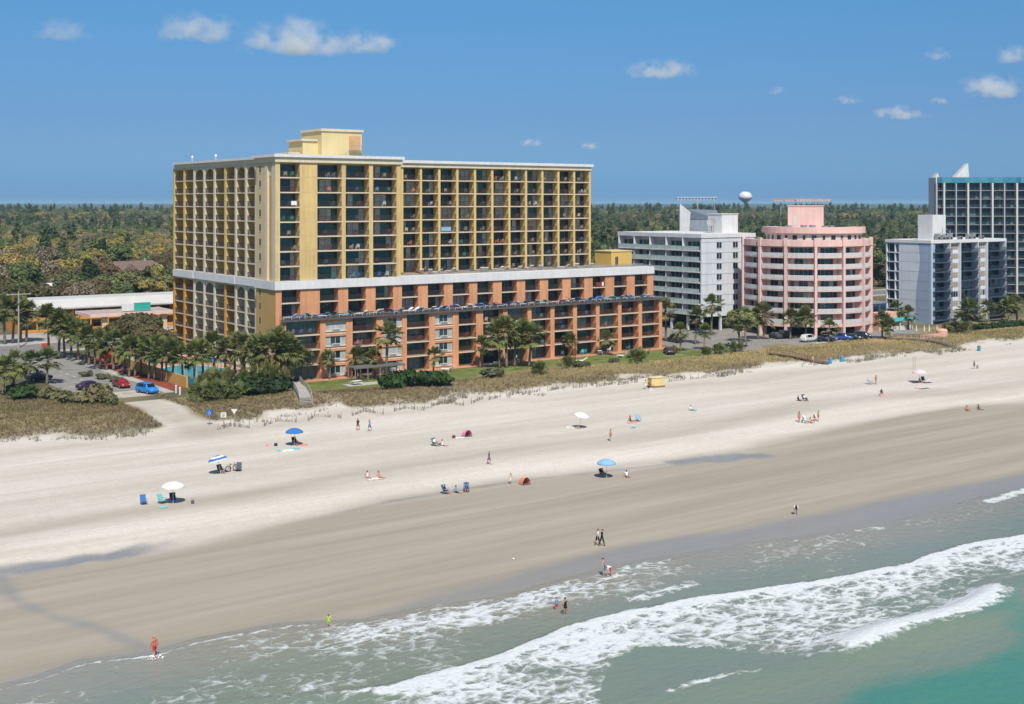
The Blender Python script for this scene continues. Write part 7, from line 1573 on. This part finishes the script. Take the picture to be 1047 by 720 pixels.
chair('blue', 456, 505, 220, 'blue chair left of three at the wet sand edge'); P('chair', 456, 505, 220, 'person in navy seated left of three at the wet sand edge', {'shirt': 'navy', 'shorts': 'blue'}, .02); chair('blue', 477, 503, 150, 'blue chair right of three at the wet sand edge'); P('ground', 467, 504, 200, 'person with bare legs seated between two blue chairs', {'shirt': 'sky', 'trunks': 'navy'}, .02); P('chair', 477, 503, 150, 'person seated in the right blue chair at the wet sand edge', {'tank': 'blue', 'shorts': 'navy'}, .02, skin='tan')
P('stand', 522, 495, 180, 'child in pale yellow standing at the wet sand edge', {'shirt': 'yellow', 'shorts': 'white'}, scale=.8); tent('coral', 536, 495, 1.2, 'small red orange tent at the wet sand edge', .9)
umbrella(592, 438, 'white umbrella tilted over dark legs, upper beach', ['white'], 1.15, 2.0, (10, 6)); mat_towel('white', 583, 437, .8, 1.6, 70, 'white towel left of the white umbrella on the upper beach'); P('lie', 593, 438, 100, 'person lying in the shade of the white umbrella', {'swimsuit': 'black'}, .02)
P('stand', 624, 451, 200, 'person in swimwear standing on the sand below the white umbrella', {'trunks': 'grey'}, skin='pink')
P('ground', 645, 431, 200, 'person with dark hair sitting beside a blue chair', {'swimsuit': 'black'}, .02, skin='tan', hair='black'); chair('sky', 653, 431, 160, 'pale blue chair beside the dark haired sitter'); cooler('sky', 648, 438, 'small cool box below the pale blue chair'); mat_towel('coral', 646, 432.5, .7, 1.5, 80, 'coral towel under the dark haired sitter')
umbrella(620, 489, 'bright blue umbrella at the wet sand edge, centre of the beach', ['sky'], 1.2, 2.0); chair('maroon', 617, 488, 200, 'maroon chair under the bright blue umbrella'); P('chair', 617, 488, 200, 'person seated in the maroon chair under the bright blue umbrella', {'shirt': 'dred', 'shorts': 'navy'}, .02, hair='black'); P('ground', 641, 488, 160, 'person in white and red sitting right of the bright blue umbrella', {'shirt': 'white', 'trunks': 'red'}, .02, skin='pink')
P('ground', 707, 420, 200, 'person in white sitting alone on the upper beach', {'shirt': 'white', 'trousers': 'sky'}, .02)
# lifeguard box and people near it
s_, t_, z_ = on_sand(671, 396); o = thing('equipment_box', 'pale yellow storage box on skids at the dune toe', 'storage box', (s_, t_, z_), R(-8)); b = MB(); b.box(-1.4, 1.4, -.6, .7, .35, 1.75); b.build('box', mat('box_yellow', (.66, .50, .22), .8), o, (0, 0, 0)); b = MB(); b.box(-1.5, 1.5, -.7, .8, 1.76, 1.86); b.build('lid', mat('box_lid', (.70, .58, .34), .8), o, (0, 0, 0))
for y in (-.5, .6): b = MB(); b.box(-1.5, 1.5, y - .08, y + .08, 0, .34); b.build('skid', WOODB, o, (0, 0, 0))
chair('red', 666, 397, 200, 'red chair before the yellow storage box'); P('stand', 660, 398, 160, 'person in pale green standing left of the yellow storage box', {'shirt': 'lime', 'shorts': 'white'}); cooler('white', 666, 399, 'white cool box before the red chair')
# right part
P('ground', 817, 410, 200, 'person in dark shirt seated with a dark chair, left of a pair', {'shirt': 'black', 'shorts': 'dred'}, .02); P('chair', 823, 410, 180, 'person in white shirt in a chair, right of a pair', {'shirt': 'white', 'trousers': 'navy'}, .02); chair('navy', 823, 410, 180, 'navy chair of the person in white, upper right beach')
P('stand', 817, 432, 170, 'person in swimwear standing at the left of the group of five', {'trunks': 'coral'}, skin='tan'); P('ground', 822, 432.5, 200, 'person in pale blue sitting second from left in the group of five', {'shirt': 'sky', 'trunks': 'white'}, .02); P('ground', 829, 432.5, 160, 'person in pink sitting in the middle of the group of five', {'swimsuit': 'pink'}, .02, skin='pink'); P('bend', 833, 431, 120, 'person in white stooping in the group of five', {'shirt': 'white', 'shorts': 'tan'}); P('stand', 836.5, 431, 200, 'person in tan standing at the right of the group of five', {'shirt': 'tan', 'trunks': 'red'}, skin='tan'); chair('white', 825, 432, 190, 'white chair within the group of five')
P('stand', 895.5, 393, 180, 'person in orange red standing beside a blue chair on the far sand', {'swimsuit': 'coral'}, skin='tan'); chair('sky', 890, 393, 200, 'blue chair left of the person in orange red')
P('crouch', 901, 404, 150, 'person in black crouching on a towel on the far sand', {'shirt': 'black', 'trunks': 'black'}, .05, hair='black'); mat_towel('pink', 903, 405, .8, 1.7, 80, 'pink towel under the crouching person')
umbrella(940, 391.5, 'pale pink umbrella on the far right sand', ['blush'], 1.35); P('ground', 941, 391, 170, 'person in black sitting before the pale pink umbrella', {'shirt': 'black', 'shorts': 'navy'}, .02, hair='black'); chair('navy', 944.5, 391, 150, 'navy chair right of the person before the pale pink umbrella'); mat_towel('navy', 948, 391.5, .8, 1.8, 80, 'dark towel right of the pale pink umbrella'); mat_towel('red', 936, 391.5, .8, 1.5, 80, 'dark red towel left of the pale pink umbrella'); mat_towel('grey', 945, 397.5, .6, 2.2, 85, 'long grey mat below the pale pink umbrella'); mat_towel('pink', 938, 397, .6, .9, 85, 'short pink mat left of the long grey one')
for q, px in enumerate((933.5, 935.5)):
    s_, t_, z_ = on_sand(px, 378); b = MB(); b.tube([(0, 0, -.2), (0.05, 0, 1.2), (.12 * q, 0, 2.6)], .04, 6); o = b.build('flag_pole', METAL); o.location = (s_, t_, z_); tag(o, ['thin pole stuck in the sand behind the pale pink umbrella, left one', 'thin leaning pole stuck in the sand behind the pale pink umbrella, right one'][q], 'pole')
P('stand', 996, 377, 180, 'person in grey standing far up the right beach', {'shirt': 'grey', 'shorts': 'black'}, scale=.95); P('crouch', 999, 377, 180, 'child in grey crouching far up the right beach', {'shirt': 'grey', 'trunks': 'tan'}, scale=.8)
P('ground', 989, 420, 150, 'person in red swimwear sitting at the tide line, left of a pair', {'trunks': 'red'}, .02, skin='burnt'); P('ground', 1001, 419, 170, 'person in black swimwear sitting at the tide line, right of a pair', {'swimsuit': 'black'}, .02, skin='tan')
for px, py, l in ((861, 370, 'blue litter barrel at the dune edge right of the wooden walkway'), (1001, 359, 'blue green litter barrel at the dune edge near the right border'), (849, 372, 'dark teal litter barrel at the foot of the wooden walkway')):
    s_, t_, z_ = on_sand(px, py); o = thing('litter_bin', l, 'bin', (s_, t_, z_)); b = MB(); b.lathe([(.01, 0), (.34, 0), (.37, .3), (.35, .32), (.37, .62), (.35, .64), (.37, 1.1), (.01, 1.1)], 14); b.build('barrel', mat('bin_blue' if px < 900 else 'bin_teal', (.03, .30, .55) if px < 900 else (.04, .26, .30), .6), o, (0, 0, 0)); b = MB(); b.lathe([(.39, 1.1), (.39, 1.16), (.2, 1.24), (.01, 1.25)], 14); b.build('lid', METAL, o, (0, 0, 0))
P('walk', 831, 372, 60, 'person in white shirt walking off the wooden walkway', {'shirt': 'white', 'shorts': 'tan'}); P('walk', 826, 371, 80, 'person in grey following on the wooden walkway', {'shirt': 'grey', 'shorts': 'dred'})
# wet sand and water
P('walk', 611, 558, 250, 'person in white shirt and dark shorts walking on the wet sand', {'shirt': 'white', 'shorts': 'black'}, skin='tan'); P('walk', 615.5, 558.5, 250, 'person all in black walking beside the one in white', {'long_sleeves': 'black', 'trousers': 'black'}, hair='black')
P('stand', 617, 589, 30, 'woman with dark hair and blue shorts standing in the shallows', {'tank': 'tan', 'shorts': 'sky'}, water=1, hair='black'); P('bend', 624, 589.5, 80, 'person in white shirt bending down in the shallows', {'shirt': 'white', 'trunks': 'coral'}, water=1, hair='black', skin='pink')
P('stand', 569, 624, 0, 'child in pale blue top standing in the water', {'shirt': 'sky', 'trunks': 'red'}, water=1, scale=.75, skin='pink'); P('akimbo', 578, 629, 0, 'person in dark swimwear standing in the water beside a child', {'swimsuit': 'black'}, water=1, skin='tan')
P('bend', 813.5, 526, 140, 'person in white shirt stooping on the wet sheen at right', {'shirt': 'white', 'shorts': 'navy'})
P('stand', 336, 642, 150, 'small child in green and yellow standing in the foam edge', {'shirt': 'lime', 'trunks': 'green'}, water=1, scale=.68, hair='black')
P('wade', 158, 673, 20, 'sunburnt bare chested man in red trunks wading into the water', {'trunks': 'red'}, water=1, skin='burnt', hair='blond', scale=1.03)
b = MB(); rs = random.Random(3); s_, t_ = at(158, 673, 0)
for q in range(40):
    a = rs.uniform(0, 6.28); d = rs.uniform(.1, .75) ** 1; r_ = rs.uniform(.03, .09); b.blob((d * math.cos(a), d * .8 * math.sin(a), .06 + rs.uniform(0, .25) * (1 - d)), (r_, r_, r_ * .8), 6)
o = b.build('splash', mat('foam_white', (.8, .8, .8), .7)); o.location = (s_, t_, 0); tag(o, 'white splash round the legs of the wading man', 'splash', kind='stuff')
s_, t_, z_ = on_sand(525, 572.5); b = MB(); b.blob((0, 0, .1), (.11, .11, .1), 10); o = b.build('beach_ball', FB['white']); o.location = (s_, t_, z_); tag(o, 'small white ball lying on the wet sand', 'ball')

# ================================================================== CLOUDS, far out over the land
def cloud(name_label, px, py, wpx, hpx, D, seed, dens=1.0):
    X = (px - CX) / F * D; z = CZ + (HY - py) / F * D; W = wpx * D / F; H = hpx * D / F; s, t = UT * X + US * D, -US * X + UT * D
    m = bpy.data.materials.new('cloud_%d' % seed); m.use_nodes = True; N = m.node_tree.nodes; L = m.node_tree.links; N.clear(); out = N.new('ShaderNodeOutputMaterial'); pv = N.new('ShaderNodeVolumePrincipled'); tc = N.new('ShaderNodeTexCoord')
    def M(op, a, c=None, cl=False):
        x = N.new('ShaderNodeMath'); x.operation = op; x.use_clamp = cl
        for i, v in enumerate((a, c)):
            if v is None: continue
            if isinstance(v, (int, float)): x.inputs[i].default_value = v
            else: L.new(v, x.inputs[i])
        return x.outputs[0]
    mp = N.new('ShaderNodeMapping'); mp.inputs['Location'].default_value = (seed * 3.1, seed * 1.7, 0); mp.inputs['Scale'].default_value = (W / H * 1.0, 1.4, 1.2); L.new(tc.outputs['Object'], mp.inputs[0])
    n = N.new('ShaderNodeTexNoise'); n.inputs['Scale'].default_value = 1.15; n.inputs['Detail'].default_value = 6; n.inputs['Roughness'].default_value = .58; L.new(mp.outputs[0], n.inputs['Vector'])
    sx = N.new('ShaderNodeSeparateXYZ'); L.new(tc.outputs['Object'], sx.inputs[0])
    ln = N.new('ShaderNodeVectorMath'); ln.operation = 'LENGTH'; L.new(tc.outputs['Object'], ln.inputs[0])
    body = M('SUBTRACT', 1.0, M('POWER', ln.outputs['Value'], 2))
    low = M('MULTIPLY', M('MAXIMUM', M('SUBTRACT', -.30, sx.outputs['Z']), 0), 3.0)       # flat base
    d = M('SUBTRACT', M('ADD', M('MULTIPLY', M('SUBTRACT', n.outputs[0], .5), 3.8), M('MULTIPLY', body, .75)), M('ADD', .30, low))
    d = M('MULTIPLY', M('MULTIPLY', M('MAXIMUM', d, 0), M('MAXIMUM', body, 0)), dens * 3.6 / H)
    L.new(d, pv.inputs['Density']); pv.inputs['Color'].default_value = (1, 1, 1, 1); pv.inputs['Anisotropy'].default_value = .1; L.new(pv.outputs[0], out.inputs['Volume'])
    b = MB(); b.blob((0, 0, 0), (1.05, 1.05, 1.05), 20); o = b.build('cloud', m); o.location = (s, t, z); o.rotation_euler = (0, 0, -math.atan2(US, UT)); o.scale = (W / 2, H * .9, H / 2); tag(o, name_label, 'cloud', 'small fair weather clouds')
for q, (px, py, w, h, D, dn, lb) in enumerate((
    (305, 42, 150, 62, 8200, 1.1, 'large white puffy cloud above the left of the yellow hotel'), (377, 47, 75, 34, 8600, .8, 'smaller cloud joined to the right of the largest cloud'), (203, 32, 105, 46, 8000, .7, 'loose white cloud left of the largest cloud'), (64, 34, 75, 36, 8000, .32, 'faint wispy cloud near the upper left corner'),
    (678, 73, 92, 34, 9000, .8, 'flat white cloud alone above the white hotel'), (543, 147, 34, 15, 15000, .5, 'tiny cloud just above the roof of the long wing'), (603, 150, 22, 13, 15000, .6, 'tiny cloud at the right roof corner of the yellow hotel'), (920, 117, 70, 22, 12000, .7, 'flat white cloud left of the dark tower'),
    (1013, 92, 82, 40, 9500, .8, 'white puffy cloud above the dark tower'), (1036, 58, 44, 32, 9000, .6, 'white cloud at the upper right border'), (958, 57, 36, 20, 9500, .35, 'faint small cloud between the two at upper right'), (867, 103, 36, 16, 11000, .35, 'faint small cloud left of the flat cloud by the tower'), (795, 93, 26, 14, 11000, .25, 'very faint cloud speck right of the cloud over the white hotel'), (960, 104, 30, 13, 11000, .3, 'faint cloud right of the flat cloud by the tower'))): cloud(lb, px, py, w, h, D, q + 1, dn)
